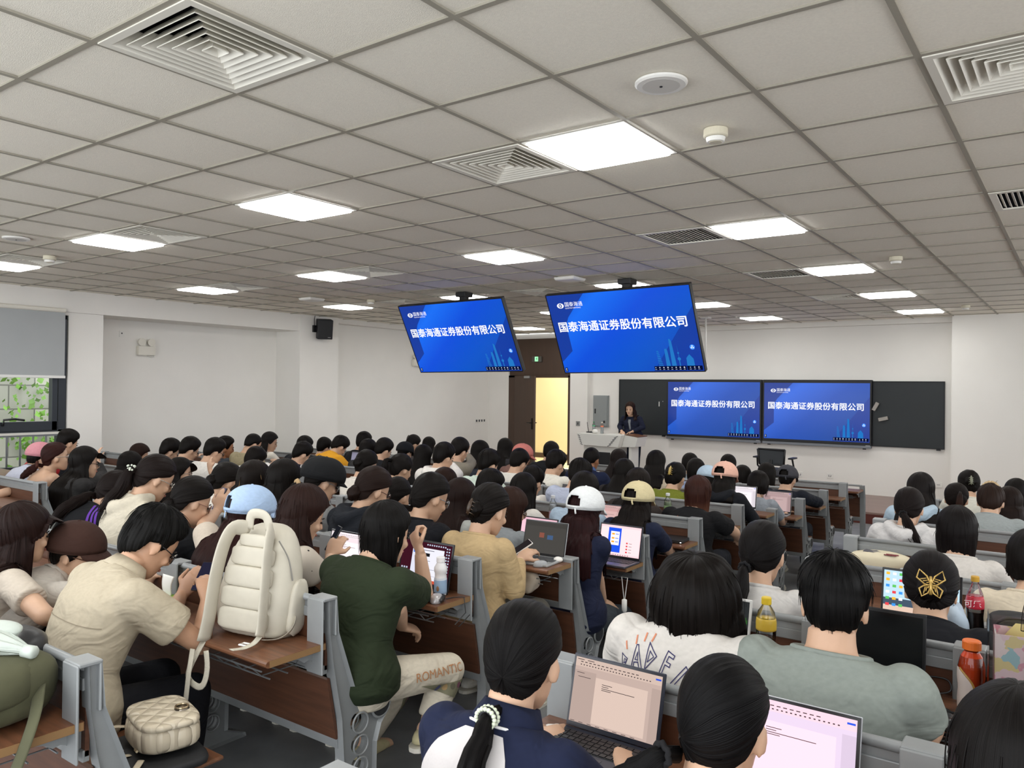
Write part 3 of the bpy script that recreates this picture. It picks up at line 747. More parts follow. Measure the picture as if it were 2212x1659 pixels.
wm = thing('white_mouse_dock', 'white rounded device on the lectern between the two bottles', 'gadget', (-7.545, 13.02, lz)); MB().ell((0, 0, .042), (.055, .055, .042)).build('shell', M_white, wm, smooth=True); MB().ell((0, -.03, .045), (.03, .025, .025)).build('button', M_grille, wm, smooth=True)
def bottle(name, label, loc, prof, liq, capc, capz, labz, labc, m_body=None, r=.03, capr=.017, cap_h=.022, cat='bottle', seg=24):
    """clear drinks bottle: shell, liquid, label band and screw cap"""
    t = thing(name, label, cat, loc)
    sh = MB().lathe(prof, seg).build('shell', m_body or glassy('pet_shell', (.94, .95, .95), 1.2), t, smooth=True)
    if liq:
        z1, c = liq; pl_ = [(a * .955, b + .002) for a, b in prof if b < z1]; ra = np.interp(z1, [p[1] for p in prof], [p[0] for p in prof]) * .955
        MB().lathe([(.001, .002)] + pl_ + [(ra, z1), (.001, z1)], seg).build('drink', mat('drink_' + c, c, .15, alpha=.9), t, smooth=False)
    if labz:
        z0, z1 = labz; zs = np.linspace(z0, z1, 8); rr = np.interp(zs, [p[1] for p in prof], [p[0] for p in prof]) * 1.012
        MB().lathe(list(zip(rr, zs)), seg).build('label_band', mat('band_' + labc, labc, .35), t, smooth=True)
    c = MB().lathe([(capr, capz), (capr, capz + cap_h * .85), (capr * .9, capz + cap_h), (.001, capz + cap_h)], 20).build('cap', mat('cap_' + capc, capc, .4), t, bevel=.001)
    return t
SLIM = [(.001, 0), (.028, 0), (.031, .006), (.031, .13), (.028, .16), (.013, .19), (.012, .205)]
bottle('water_bottle', 'clear bottle with green band and cap on the lectern', (-7.65, 13.15, lz), SLIM, (.12, 'e6ecec'), '4f8d6a', .2, (.13, .15), '4fae7c')
bottle('water_bottle', 'clear bottle with orange band on the lectern, near the presenter', (-7.44, 13.1, lz), SLIM, (.12, 'e6ecec'), 'd8d2c8', .2, (.125, .15), 'e8845c')
eb = thing('electrical_cabinet', 'grey metal electrical cabinet on the wall left of the blackboard', 'cabinet', (-8.22, WALL_Y, 1.19)); M_eb = mat('cabinet_grey', '8f9494', .5, .2)
MB().box((0, -.02, 0), (.36, .05, .66)).build('frame', M_eb, eb, bevel=.004); MB().box((0, -.05, 0), (.32, .02, .62)).build('door', M_eb, eb, bevel=.004); hh = MB(); hh.box((-.12, -.065, .0), (.02, .014, .1)); hh.box((.1, -.065, -.22), (.035, .014, .045)); hh.build('lock', M_black, eb)
def wallplate(name, label, loc, w, h, slots, yaw=0, m=M_white, cat='socket'):
    t = thing(name, label, cat, loc, (0, 0, yaw)); MB().box((0, -.006, 0), (w, .012, h)).build('plate', m, t, bevel=.003)
    s_ = MB()
    for x, z, a, b in slots: s_.box((x, -.0135, z), (a, .003, b))
    s_.build('slots', M_slot, t); return t
sk = [(-.018, .0, .008, .03), (.018, 0, .008, .03), (-.01, -.016, .008, .012), (.01, -.016, .008, .012)]
wallplate('wall_socket', 'white socket on the front wall right of the office chair', (-4.14, YB, .165), .1, .09, sk)
wallplate('wall_socket', 'white socket on the front wall right of the chair, farther along', (-3.62, YB, .178), .1, .09, sk)
wallplate('wall_socket', 'white blank socket on the front wall near the right corner, behind the long-haired girl', (-1.93, YB, .155), .11, .09, [(0, 0, .05, .006)])
wallplate('light_switch', 'grey switch plate beside the door frame', (-8.72, WALL_Y - .12, .915), .1, .1, [(0, 0, .03, .05)], m=mat('switch_grey', '8d8f8d', .4), cat='light switch')
wallplate('switch_bank', 'white switch bank of four dark rockers on the left wall near the door', (WN, 14.1, .9), .42, .09, [(-.14, 0, .05, .05), (-.047, 0, .05, .05), (.047, 0, .05, .05), (.14, 0, .05, .05)], math.pi / 2, cat='light switch')
wallplate('motion_sensor', 'small white sensor plate above the emergency light', (WX, 6.0, 2.385), .07, .09, [(0, .01, .02, .02)], math.pi / 2, cat='sensor')
def emergency(label, y, z, wx):
    t = thing('emergency_light', label, 'emergency light', (wx, y, z), (0, 0, math.pi / 2))
    MB().box((0, -.04, 0), (.27, .08, .14)).build('battery_box', M_grille, t, bevel=.01)
    for s_ in (-1, 1):
        MB().lathe([(.03, -.05), (.058, .0), (.06, .02), (.001, .02)], 20, (s_ * .075, -.05, .13), rot(x=math.pi / 2)).build('lamp_head', M_grille, t, smooth=False)
        MB().tube([(s_ * .075, -.04, .06), (s_ * .075, -.045, .1)], .012, 8).build('neck', M_white, t)
    MB().tube([(.13, -.02, -.05), (.15, -.015, -.09), (.1, -.012, -.1), (.03, -.012, -.08)], .005, 6).build('cable', M_white, t, smooth=True)
emergency('white twin-lamp emergency light high on the left wall panel', 6.36, 2.15, WX)
emergency('twin-lamp emergency light half hidden behind the left hanging screen', 11.95, 2.15, WN)
sp = thing('wall_speaker', 'black loudspeaker bracketed to the pillar on the left wall', 'loudspeaker', (-10.83, 9.2, 2.65))
o_ = MB().box((0, 0, 0), (.2, .26, .34)).build('cabinet', mat('speaker_black', '1f2126', .55), sp, bevel=.01); o_.rotation_euler = (0, .18, -.5)
o2 = MB().box((.102, 0, 0), (.006, .235, .31)).build('grille', M_black, o_, bevel=.002); MB().box((.106, .07, -.135), (.003, .05, .012)).build('badge', M_steel, o_)
b_ = MB(); b_.box((-.1, -.12, 0), (.04, .1, .12)); b_.tube([(-.08, -.12, 0), (-.0, -.05, 0)], .02, 8); b_.build('bracket', M_black, sp); MB().tube([(-.1, -.14, .05), (-.115, -.13, .15), (-.11, -.12, .23)], .005, 6).build('cable', M_black, sp)
oc = thing('office_chair', 'black mesh-back office chair on the stage under the wall displays', 'chair', (-4.18, 13.0, STAGE_Z)); M_mesh = mat('chair_mesh', '3a3e42', .7, bump=.4, bscale=500)
f = MB()
for p, q in (((-.2, .54), (.2, .54)), ((-.225, .79), (.225, .79)), ((-.2, .54), (-.225, .79)), ((.2, .54), (.225, .79))): f.tube([(p[0], -.0, p[1]), (q[0], -.03, q[1])], .016, 8)
f.build('back_frame', M_black, oc, smooth=True)
MB().prism([(-.2, .54), (.2, .54), (.225, .79), (-.225, .79)], (0, -.01, 0), (1, 0, 0), (0, 0, 1), (0, .008, 0)).build('back_mesh', M_mesh, oc)
MB().box((0, .26, .42), (.46, .46, .07)).build('seat', M_mesh, oc, bevel=.03)
for s_ in (-1, 1):
    a_ = MB(); a_.tube([(s_ * .25, .25, .42), (s_ * .3, .2, .5), (s_ * .29, .15, .63)], .016, 8); a_.box((s_ * .29, .17, .645), (.08, .26, .025)); a_.build('armrest', M_black, oc, bevel=.006)
MB().tube([(0, .02, .4), (0, -.04, .5), (0, -.02, .62)], .022, 8).build('back_support', M_black, oc); MB().tube([(0, .25, .06), (0, .25, .4)], .028, 10).build('gas_lift', M_black, oc)
for k in range(5):
    a = k * 1.2566; MB().tube([(0, .25, .08), (.28 * math.cos(a), .25 + .28 * math.sin(a), .06)], .02, 8).build('leg', M_black, oc); MB().ell((.28 * math.cos(a), .25 + .28 * math.sin(a), .03), (.02, .03, .03)).build('caster', M_black, oc)
# ---------------------------------------------------------------- people
SKIN = {'a': mat('skin_light', 'c6a085', .5, var=.05, vscale=14, bump=.03, bscale=300), 'b': mat('skin_mid', 'ba9074', .5, var=.05, vscale=14, bump=.03, bscale=300), 'c': mat('skin_tan', '9c6c4c', .5, var=.05, vscale=14)}
M_eye = mat('eye_dark', '1b1512', .25); M_brow = mat('brow', '2a201a', .8); M_lip = mat('lip', 'a8665a', .45); M_sole = mat('sole_white', 'd8d4c8', .6)
def fabric(col, b=.5):
    return mat('cloth_' + col + ('k' if b > .5 else ''), col, .85, bump=b, bscale=7.5, bdist=.03, var=.05, vscale=60, spec=.2, stretch=(1, 1, 1.7), dist=1.2)
def hair_mat(c1, c2=None, rough=.46):
    nm = 'hair_%s_%s' % (c1, c2)
    if nm in MATS: return MATS[nm]
    m = bpy.data.materials.new(nm); m.use_nodes = True; nt = m.node_tree; b = nt.nodes['Principled BSDF']
    uv = nt.nodes.new('ShaderNodeUVMap'); mp = nt.nodes.new('ShaderNodeMapping'); mp.inputs['Scale'].default_value = (90, 2.2, 1)
    n = nt.nodes.new('ShaderNodeTexNoise'); n.inputs['Scale'].default_value = 1.6; n.inputs['Detail'].default_value = 3
    nt.links.new(uv.outputs[0], mp.inputs[0]); nt.links.new(mp.outputs[0], n.inputs[0])
    r = nt.nodes.new('ShaderNodeValToRGB'); a = lin(c1)
    r.color_ramp.elements[0].position = .3; r.color_ramp.elements[1].position = .75
    r.color_ramp.elements[0].color = (*[x * .5 for x in a], 1); r.color_ramp.elements[1].color = (*[x * 1.15 for x in a], 1)
    nt.links.new(n.outputs[0], r.inputs[0]); col = r.outputs[0]
    if c2:                                     # dyed lengths
        sp = nt.nodes.new('ShaderNodeSeparateXYZ'); nt.links.new(uv.outputs[0], sp.inputs[0])
        mr = nt.nodes.new('ShaderNodeMapRange'); mr.inputs[1].default_value = .45; mr.inputs[2].default_value = .85; nt.links.new(sp.outputs[1], mr.inputs[0])
        mx = nt.nodes.new('ShaderNodeMix'); mx.data_type = 'RGBA'; nt.links.new(mr.outputs[0], mx.inputs[0]); nt.links.new(col, mx.inputs[6])
        r2 = nt.nodes.new('ShaderNodeValToRGB'); e = lin(c2); r2.color_ramp.elements[0].color = (*[x * .7 for x in e], 1); r2.color_ramp.elements[1].color = (*[x * 1.2 for x in e], 1)
        nt.links.new(n.outputs[0], r2.inputs[0]); nt.links.new(r2.outputs[0], mx.inputs[7]); col = mx.outputs[2]
    nt.links.new(col, b.inputs['Base Color'])
    b.inputs['Roughness'].default_value = rough; b.inputs['Specular IOR Level'].default_value = .09
    b.inputs['Anisotropic'].default_value = .5
    bp = nt.nodes.new('ShaderNodeBump'); bp.inputs['Strength'].default_value = .5; bp.inputs['Distance'].default_value = .004
    nt.links.new(n.outputs[0], bp.inputs['Height']); nt.links.new(bp.outputs[0], b.inputs['Normal'])
    MATS[nm] = m
    return m
def cut_mat(name, col, rough=.6): return mat(name, col, rough)

def nz(x, seed, n=4):
    """smooth 1-D noise around a circle (x in radians)"""
    g = np.random.default_rng(seed); o = 0
    for k in range(n): o = o + np.sin(x * g.integers(1 + 3 * k, 5 + 7 * k) + g.uniform(0, 6.28)) / (1 + .5 * k)
    return o / n
LIMIT = np.array([(0, 56), (30, 60), (52, 74), (66, 98), (78, 108), (88, 96), (104, 102), (118, 124), (150, 138), (180, 141)], float)
def limit(az, style):
    L = LIMIT.copy()
    if style in ('short', 'buzz'): L[7:, 1] -= (0, 0, -3) if style == 'short' else (4, 12, 14)
    if style in ('long', 'bob', 'shag'): L[7:, 1] = (112, 117, 118)
    if style == 'bangs' : L[:3, 1] = (84, 86, 92)
    return np.interp(np.abs(az), L[:, 0], L[:, 1])
SK_C, SK_R = np.array((0, -.012, .03)), np.array((.077, .097, .09))

def SKR(D):
    D = np.asarray(D); R = np.broadcast_to(SK_R, D.shape).copy(); R[..., 2] = np.where(D[..., 2] < 0, .135, .09)
    return R
def vn(x, k, seed):
    """periodic value noise around a circle"""
    g = np.random.default_rng(seed).uniform(-1, 1, k); u = (x / (2 * np.pi) % 1) * k; i = np.floor(u).astype(int); f = u - i; f = f * f * (3 - 2 * f)
    return g[i % k] * (1 - f) + g[(i + 1) % k] * f
class Frame: pass
def head_axes(yaw, pitch, roll):
    M = rot(z=-math.radians(yaw)) @ rot(x=-math.radians(pitch)) @ rot(y=math.radians(roll))
    return M                                    # columns: right, forward, up
def arm_rings(mb, A, B, r0, r1, seg=14, mid=None, n=5):
    A, B = np.array(A, float), np.array(B, float)
    t = np.linspace(0, 1, n)[:, None]; r = np.interp(t[:, 0], [0, .4, 1], [r0, mid if mid else (r0 * .6 + r1 * .4), r1])
    return mb.tube(A + (B - A) * t, r, seg, ref=(.1, .2, 1))
def hand(mb, W, d, up, s, curl=.5, q=1., side=1):
    """palm, four unequal bent fingers and a thumb leaving the side of the palm"""
    d = np.array(d, float); d /= np.linalg.norm(d); up = np.array(up, float); up -= d * (up @ d); up /= np.linalg.norm(up); l = np.cross(d, up) * side
    W = np.array(W, float)
    mb.rings([W - d * .012, W + d * .02, W + d * .055, W + d * .088], [l * .024, l * .034, l * .042, l * .038], [up * .019, up * .017, up * .015, up * .011], 12)
    for k in range(4):
        b = W + d * (.082 - .006 * abs(k - 1.2)) + l * (.031 - .0205 * k); ln = (.078, .086, .080, .064)[k] * .95; c = curl * (1 + .12 * k)
        P = [b - d * .012]; dd = d.copy(); uu = up.copy()
        for j, f in enumerate((.46, .30, .24)):
            a = c * (.55, .75, .5)[j]; dd, uu = dd * math.cos(a) - uu * math.sin(a), uu * math.cos(a) + dd * math.sin(a)
            P.append((P[-1] if j else b) + dd * ln * f)
        mb.tube(np.array(P), [.0092, .0088, .0078, .0062], 8, ref=tuple(l))
    b = W + d * .022 + l * .028; t1 = d * .55 + l * .75 - up * .25; t1 /= np.linalg.norm(t1); t2 = d * .9 + l * .1 - up * .35 * (1 + curl); t2 /= np.linalg.norm(t2)
    mb.tube([b - l * .012, b + t1 * .034, b + t1 * .034 + t2 * .03, b + t1 * .034 + t2 * .052], [.012, .0108, .0096, .007], 8)

PENDING = []                                    # organic shapes that get one skin: (object, voxel, smoothing)
def organic(mb, name, m, parent, voxel, it=4, loc=None, f=.5):
    o = mb.build(name, m, parent, True, loc=loc)
    r = o.modifiers.new('skin', 'REMESH'); r.mode = 'VOXEL'; r.voxel_size = voxel; r.use_smooth_shade = True
    s_ = o.modifiers.new('soft', 'SMOOTH'); s_.factor = f; s_.iterations = it
    PENDING.append(o)
    return o
def bake():
    dg = bpy.context.evaluated_depsgraph_get()
    for o in PENDING:
        me = bpy.data.meshes.new_from_object(o.evaluated_get(dg)); me.name = o.name; o.modifiers.clear(); o.data = me
        me.shade_smooth()
    PENDING.clear()

PEOPLE = {}
def person(pid, label, base, H, yaw=0, pitch=20, roll=0, by=0, sex='f', skin='a', style='long', hc='15110f', hc2=None, L=.4, top='d9d4cb', kind='tee', legs='23252b', Q=2, rarm=None, larm=None, glasses=None, cap=None, tie=None, tp=None, off=None, amin=62, hood=False, sway=0., wid=1., clip=None, shoes='e0dcd2', fringe=False, stand=False, hands=None, collar=None, group=None, deskz=0., nk=0.):
    """base = floor point under the pelvis, H = middle of the head (both in the room); Q: 0 far .. 3 near"""
    vox = (.016, .012, .009, .0065)[Q]
    base = np.array(base, float); H = np.array(H, float) - base
    Mh = head_axes(yaw, pitch, roll); hr, hf, hu = Mh[:, 0], Mh[:, 1], Mh[:, 2]
    tr, tf = np.array((math.cos(math.radians(by)), -math.sin(math.radians(by)), 0)), np.array((math.sin(math.radians(by)), math.cos(math.radians(by)), 0))
    zz = np.array((0, 0, 1.)); ms = sex == 'm'; wb = (1.09 if ms else 1.) * wid
    nu = hu + zz; nu /= np.linalg.norm(nu)
    N = H - nu * ((.118 if not stand else .14) - nk) - hf * .045 - tf * .014
    P0 = np.array((0, 0, .88 if stand else .49))
    C = P0 * .45 + N * .55 - tf * .06 + zz * .05 if not stand else (P0 + N) / 2 - tf * .02
    if N[2] < 1.0 and not stand: C = P0 + zz * (N[2] - P0[2]) * .62 + (N - P0) * (1, 1, 0) * .25
    def spine(t):
        t = np.asarray(t, float)[..., None]; return (1 - t) ** 2 * P0 + 2 * t * (1 - t) * C + t * t * N
    def tang(t):
        t = np.asarray(t, float)[..., None]; d = 2 * (1 - t) * (C - P0) + 2 * t * (N - C); return d / np.linalg.norm(d, axis=-1, keepdims=True)
    tt = np.array([-.13, -.04, .1, .3, .5, .66, .78, .87, .94, .985, 1.03])
    ta = np.array([.13, .168, .166, .142, .150, .164, .174, .166, .124, .084, .060]) * wb
    tb = np.array([.10, .122, .118, .098, .108, .112, .098, .078, .067, .062, .054]) * (1.04 if ms else 1.)
    SPt, SPa, SPb = tt, ta, tb
    def torso(mb, inf=0., t0=-.13, t1=1.02, drop=0.):
        k = (tt >= t0) & (tt <= t1); c = spine(np.clip(tt[k], -.13, 1.02)); T = tang(np.clip(tt[k], 0, 1)); D = np.cross(tr, T); D = -D if (D @ tf).mean() < 0 else D
        i = np.full(k.sum(), inf); i[tt[k] < .2] += .022 if inf > .01 and legs else 0
        mb.rings(c, tr * (ta[k] + i)[:, None], D * (tb[k] + i)[:, None], 24, 2.25)
    sh = [spine(.80) + s_ * tr * .158 * wb + zz * .01 for s_ in (-1, 1)]
    # arms: (elbow, wrist, hand direction, curl) in the room, else resting on the desk
    arms = []
    for s_, spec, S0 in ((-1, larm, sh[0]), (1, rarm, sh[1])):
        if spec is None:
            e = S0 + s_ * tr * .09 + tf * .12; e[2] = max(S0[2] - .235, .70 + deskz); w = e + tf * .5 - s_ * tr * .28; w[2] = .735 + deskz
            if stand: e = S0 + s_ * tr * .06 - tf * .03 - zz * .27; w = e + tf * .1 - zz * .22
            w = e + (w - e) / np.linalg.norm(w - e) * .235; hd, cu = None, .5
        else:
            e = np.array(spec[0]) - base; w = np.array(spec[1]) - base; hd = spec[2] if len(spec) > 2 else None; cu = spec[3] if len(spec) > 3 else .6
        arms.append((s_, S0, e, w, hd, cu))
    hip = [P0 + s_ * tr * .088 - zz * .01 for s_ in (-1, 1)]
    if legs is False: leg = []
    elif stand: leg = [(h, np.array((h[0], h[1] + .01, .47)), np.array((h[0], h[1] - .02, .09))) for h in hip]
    else: leg = [(h, h + tf * .40 + s_ * tr * .03 + zz * .0, h + tf * .35 + s_ * tr * .04 - zz * (h[2] - .09)) for s_, h in zip((-1, 1), hip)]
    spec_leg = hands if isinstance(hands, dict) else {}
    for k in ('l', 'r'):
        if k in spec_leg: a = spec_leg[k]; leg[0 if k == 'l' else 1] = (leg[0 if k == 'l' else 1][0], np.array(a[0]) - base, np.array(a[1]) - base)
    # ---- body
    b = MB(); torso(b)
    b.rings([N - nu * .03, N + nu * .02, N + nu * .055 + hf * .012, H - hu * .06 - hf * .018, H - hu * .01 - hf * .02], [tr * .062 * wb, tr * .054 * wb, hr * .051 * wb, hr * .052, hr * .05], [tf * .058, tf * .054, hf * .054, hf * .056, hf * .05], 16)
    Hp = lambda x, y, z: H + Mh @ np.array((x, y, z))
    b.ell(Hp(*SK_C), SK_R, Mh, 20, 14)
    b.rings([Hp(0, .0, .05), Hp(0, .006, .0), Hp(0, .014, -.04), Hp(0, .028, -.075), Hp(0, .046, -.1), Hp(0, .054, -.115)], [hr * .071, hr * .07, hr * .063, hr * .053, hr * .036, hr * .018], [hf * .082, hf * .08, hf * .07, hf * .056, hf * .034, hf * .016], 18, 2.3)
    b.rings([Hp(0, .076, .02), Hp(0, .088, -.005), Hp(0, .099, -.026), Hp(0, .088, -.04)], [hr * .007, hr * .009, hr * .016, hr * .012], [hf * .012, hf * .013, hf * .012, hf * .008], 10)
    b.ell(Hp(0, .076, -.062), (.024, .014, .012), Mh, 10, 6)
    for s_ in (-1, 1):
        b.ell(Hp(s_ * .079, -.006, -.012), (.007, .019, .032), Mh @ rot(z=s_ * -.35), 10, 8)
        b.ell(Hp(s_ * .04, .068, -.028), (.024, .016, .02), Mh, 8, 6)
    for s_, S0, e, w, hd, cu in arms:
        b.ell(S0, np.array((.056, .056, .056)) * wb, None, 12, 8)
        arm_rings(b, S0, e, .05 * wb, .038, 14, .046); b.ell(e, (.038, .038, .038), None, 10, 8); arm_rings(b, e, w, .038, .0255, 12, .037)
        fd = (w - e) / np.linalg.norm(w - e); hd = fd * .8 + (tf * .3 if hd is None else np.array(hd)) if hd is None else np.array(hd, float)
        if Q >= 2 or spec_leg.get('hands'): hand(b, w + fd * .012, hd, zz * .9 + np.cross(hd, zz) * .3 + (0, 0, .01) if abs(hd[2]) < .8 * np.linalg.norm(hd) else -tf + tr * s_ * -.5, 1, cu, side=s_)
        else:
            hd = hd / np.linalg.norm(hd)
            hand(b, w + fd * .012, hd, zz + tf * .3 if abs(hd[2]) < .9 else -tf, 1, cu, side=s_)
    for (h, k, a), s_ in zip(leg, (-1, 1)):
        arm_rings(b, h, k, .078, .054, 14, .07); b.ell(k, (.055, .055, .055), None, 10, 8); arm_rings(b, k, a, .052, .036, 12, .053)
        fw_ = tf; b.tube([a - fw_ * .04 - zz * .03, a + fw_ * .05 - zz * .05, a + fw_ * .15 - zz * .068], [(.036, .05), (.04, .036), (.03, .018)], 12)
    body = organic(b, 'person', SKIN[skin], None, vox, 3 if Q > 1 else 2, loc=tuple(base))
    tag(body, label, 'person', group)
    ft = MB()
    for s_ in (-1, 1): ft.ell(Hp(s_ * .032, .083, .0), (.013, .006, .0055), Mh, 10, 6)
    ft.build('eyes', M_eye, body, True)
    eb_ = MB()
    for s_ in (-1, 1): eb_.tube([Hp(s_ * .016, .0885, .018), Hp(s_ * .034, .086, .023), Hp(s_ * .052, .073, .018)], [(.003, .003), (.004, .003), (.002, .002)], 6)
    eb_.build('eyebrows', M_brow, body, True)
    MB().ell(Hp(0, .0875, -.061), (.021, .0055, .0075), Mh, 12, 6).build('lips', M_lip, body, True)
    # ---- clothes
    c = MB(); inf = .013 if kind != 'tank' else .008
    if kind == 'tank': torso(c, inf, t1=.7)
    else:
        torso(c, inf, t1=.985)
    if kind in ('tee', 'polo', 'shirt', 'long', 'hood', 'jacket'):
        for s_, S0, e, w, hd, cu in arms:
            long = kind in ('long', 'hood', 'jacket'); r_ = .064 * wb + (.006 if kind in ('hood', 'jacket') else 0)
            c.ell(S0, (r_ * .98,) * 3, None, 12, 8)
            if long:
                arm_rings(c, S0, e, r_, .054, 14, .06); c.ell(e, (.054,) * 3, None, 10, 8); arm_rings(c, e, e + (w - e) * .93, .053, .037, 14, .049)
            else:
                p_ = .62 if kind != 'cap' else .35; arm_rings(c, S0, S0 + (e - S0) * p_, r_, r_ * 1.02, 16, r_ * .99)
    if hood:                                    # hood lying on the shoulders behind the neck
        Nb = N + nu * .0
        c.tube([Nb + tr * .085 + tf * .03, Nb + tr * .1 - tf * .05 - zz * .0, Nb + tr * .045 - tf * .115 - zz * .035, Nb - tf * .13 - zz * .05, Nb - tr * .045 - tf * .115 - zz * .035, Nb - tr * .1 - tf * .05, Nb - tr * .085 + tf * .03], [.03, .036, .045, .052, .045, .036, .03], 12)
        c.ell(Nb - tf * .10 - zz * .09, (.10, .05, .075), None, 14, 10)
    tm_ = fabric(top, .55 if Q > 1 else .45); c.v and None; to = organic(c, {'tee': 'tee_shirt', 'long': 'long_sleeved_top', 'hood': 'hoodie', 'jacket': 'jacket', 'polo': 'polo_shirt', 'shirt': 'shirt', 'tank': 'camisole'}[kind], tm_, body, vox * 1.05, (3, 5, 9, 14)[Q])
    if kind in ('tee', 'long') and Q > 0:
        k = MB(); th = np.linspace(0, 2 * np.pi, 26, endpoint=False); cN = spine(.985); TN = tang(.97); D = np.cross(tr, TN); D = D if D @ tf > 0 else -D
        k.tube([cN + tr * (.082 * wb) * math.cos(a) + D * .066 * math.sin(a) for a in th], .009, 8, closed=True, ref=tuple(TN)); k.build('neckband', tm_, to, True)
    if kind in ('polo', 'shirt') or collar:
        k = MB(); th = np.linspace(-math.pi * .5 + .55, math.pi * 1.5 - .55, 24); cN = spine(.985); TN = tang(1.); D = np.cross(tr, TN); D = D if D @ tf > 0 else -D
        rows = []
        for (dz_, ra) in ((.035, .060), (.038, .064), (-.012, .088), (-.016, .084)): rows.append([cN + TN * dz_ + tr * ra * wb * math.cos(-a) + D * (ra - .004) * math.sin(-a) for a in th])
        V = np.array(rows).reshape(-1, 3); n_ = len(th); k.add(V, [(i * n_ + j, i * n_ + j + 1, ((i + 1) % 4) * n_ + j + 1, ((i + 1) % 4) * n_ + j) for i in range(4) for j in range(n_ - 1)])
        k.build('collar', fabric(collar or top), to, True)
    if kind == 'tank':
        k = MB()
        for s_ in (-1, 1): k.tube([spine(.7) + tr * s_ * .1 + tf * -.1, spine(.86) + tr * s_ * .1 - tf * .085, spine(.95) + tr * s_ * .095, spine(.8) + tr * s_ * .09 + tf * .12], .004, 6)
        k.build('strap', tm_, to, True)
    if leg and legs:
        k = MB(); k.rings([P0 - zz * .1, P0 - zz * .03, P0 + tang(0.) * .08], [tr * .15 * wb, tr * .182 * wb, tr * .176 * wb], [tf * .115, tf * .135, tf * .126], 20, 2.3)
        for (h, kn, a), s_ in zip(leg, (-1, 1)):
            arm_rings(k, h, kn, .094, .07, 14, .085); k.ell(kn, (.069,) * 3, None, 10, 8); arm_rings(k, kn, kn + (a - kn) * .93, .068, .055, 14, .066)
        organic(k, 'trousers', fabric(legs), body, max(vox, .009), 4)
        for (h, kn, a), s_ in zip(leg, (-1, 1)):
            q = MB(); q.rings([a - tf * .055 - zz * .07, a - tf * .05 - zz * .0, ], [tr * .036, tr * .038], [tf * .02, tf * .02], 10)
            q = MB(); q.rings([a - zz * .078 + tf * .035, a - zz * .05 + tf * .03, a - zz * .015 + tf * .005], [tr * .047, tr * .047, tr * .042], [tf * .13, tf * .115, tf * .062], 16, 2.6)
            so = q.build('shoe', fabric(shoes), body, True, sub=1); MB().rings([a - zz * .092 + tf * .035, a - zz * .074 + tf * .035], [tr * .05] * 2, [tf * .135] * 2, 18, 2.6).build('sole', M_sole, so)
    # ---- hair
    F = Frame(); F.H, F.M, F.N, F.tr, F.tf, F.body, F.base = H, Mh, N, tr, tf, body, base
    def collide(p, m=.03):
        """keep hanging hair outside neck, shoulders and back"""
        ts = np.linspace(0, 1, 21); sc = spine(ts); i = np.argmin(((p[:, None] - sc[None]) ** 2).sum(-1), 1); c_ = sc[i]; T_ = tang(ts)[i]
        D_ = np.cross(tr, T_); D_ *= np.sign(D_ @ tf)[:, None]; d = p - c_; x = d @ tr; y = (d * D_).sum(1)
        a_ = np.interp(ts[i], SPt, SPa) + m + .01; b_ = np.interp(ts[i], SPt, SPb) + m
        g = np.sqrt((x / a_) ** 2 + (y / b_) ** 2); k_ = (g < 1) & (g > 1e-4)
        sc_ = np.where(k_, 1 / np.maximum(g, .25) - 1, 0)
        out = p + tr * (x * sc_)[:, None] * .45 + D_ * (y * sc_)[:, None]
        for S0 in sh:                           # shoulder caps
            v = out - S0; l = np.linalg.norm(v, axis=1); kk = l < .085
            out = np.where(kk[:, None], S0 + v / np.maximum(l, 1e-3)[:, None] * .085, out)
        return out
    F.collide = collide
    na = (44, 72, 120, 190)[Q]; n1 = (10, 14, 18, 24)[Q]
    tied = style in ('pony', 'bun')
    tpos = np.array(tp if tp is not None else ((0, -.1, -.035) if style == 'pony' else (0, -.1, .0)))
    pole = (tpos - SK_C) / SK_R if tied else np.array((0, -math.sin(.38), math.cos(.38))); pole = pole / np.linalg.norm(pole)
    if tied and pole[2] < -.42: pole[2] = -.42; pole[:2] *= math.sqrt(1 - .42 ** 2) / np.linalg.norm(pole[:2])
    e1 = np.cross((1, 0, 0), pole); e1 /= np.linalg.norm(e1); e1 = -e1 if e1[1] < 0 else e1; e2 = np.cross(e1, pole)
    if e2[0] < 0: e2 = -e2
    sd = sum(ord(x) * (i + 3) for i, x in enumerate(pid))
    aa = np.linspace(0, 2 * np.pi, na, endpoint=False)
    mer = np.cos(aa)[:, None] * e1 + np.sin(aa)[:, None] * e2
    ths = np.radians(np.arange(2, 178, 2.)); dirs = np.cos(ths)[None, :, None] * pole + np.sin(ths)[None, :, None] * mer[:, None]
    azd = np.degrees(np.arctan2(dirs[..., 0], dirs[..., 1])); pol = np.degrees(np.arccos(np.clip(dirs[..., 2], -1, 1)))
    outm = pol > limit(azd, 'bangs' if fringe and style != 'short' else style)
    first = np.where(outm.any(1), outm.argmax(1), len(ths) - 1); te = ths[first] + np.radians(nz(aa, sd, 3) * 2.5)
    sgrid = np.linspace(0, 1, n1) ** .9
    TH = te[:, None] * sgrid; DD = np.cos(TH)[..., None] * pole + np.sin(TH)[..., None] * mer[:, None]
    o0 = off if off is not None else {'short': .03, 'buzz': .006, 'long': .027, 'bob': .032, 'pony': .017, 'bun': .02, 'shag': .062}[style]
    if cap: o0 = min(o0, .017)
    topw = np.clip(DD[..., 2], 0, 1); shp = o0 * (.62 + .55 * topw)
    if style == 'shag': shp = o0 * (.95 + .1 * topw) * np.interp(sgrid, [0, .4, 1], [.6, .85, 1.])
    if style == 'short': shp = o0 * (.5 + .75 * topw ** .8) * (1 + .25 * np.clip(DD[..., 1], 0, 1)); shp = shp * np.interp(sgrid, [0, .85, 1], [1, .9, .45])
    fr = (14, 22, 34, 46)[Q]
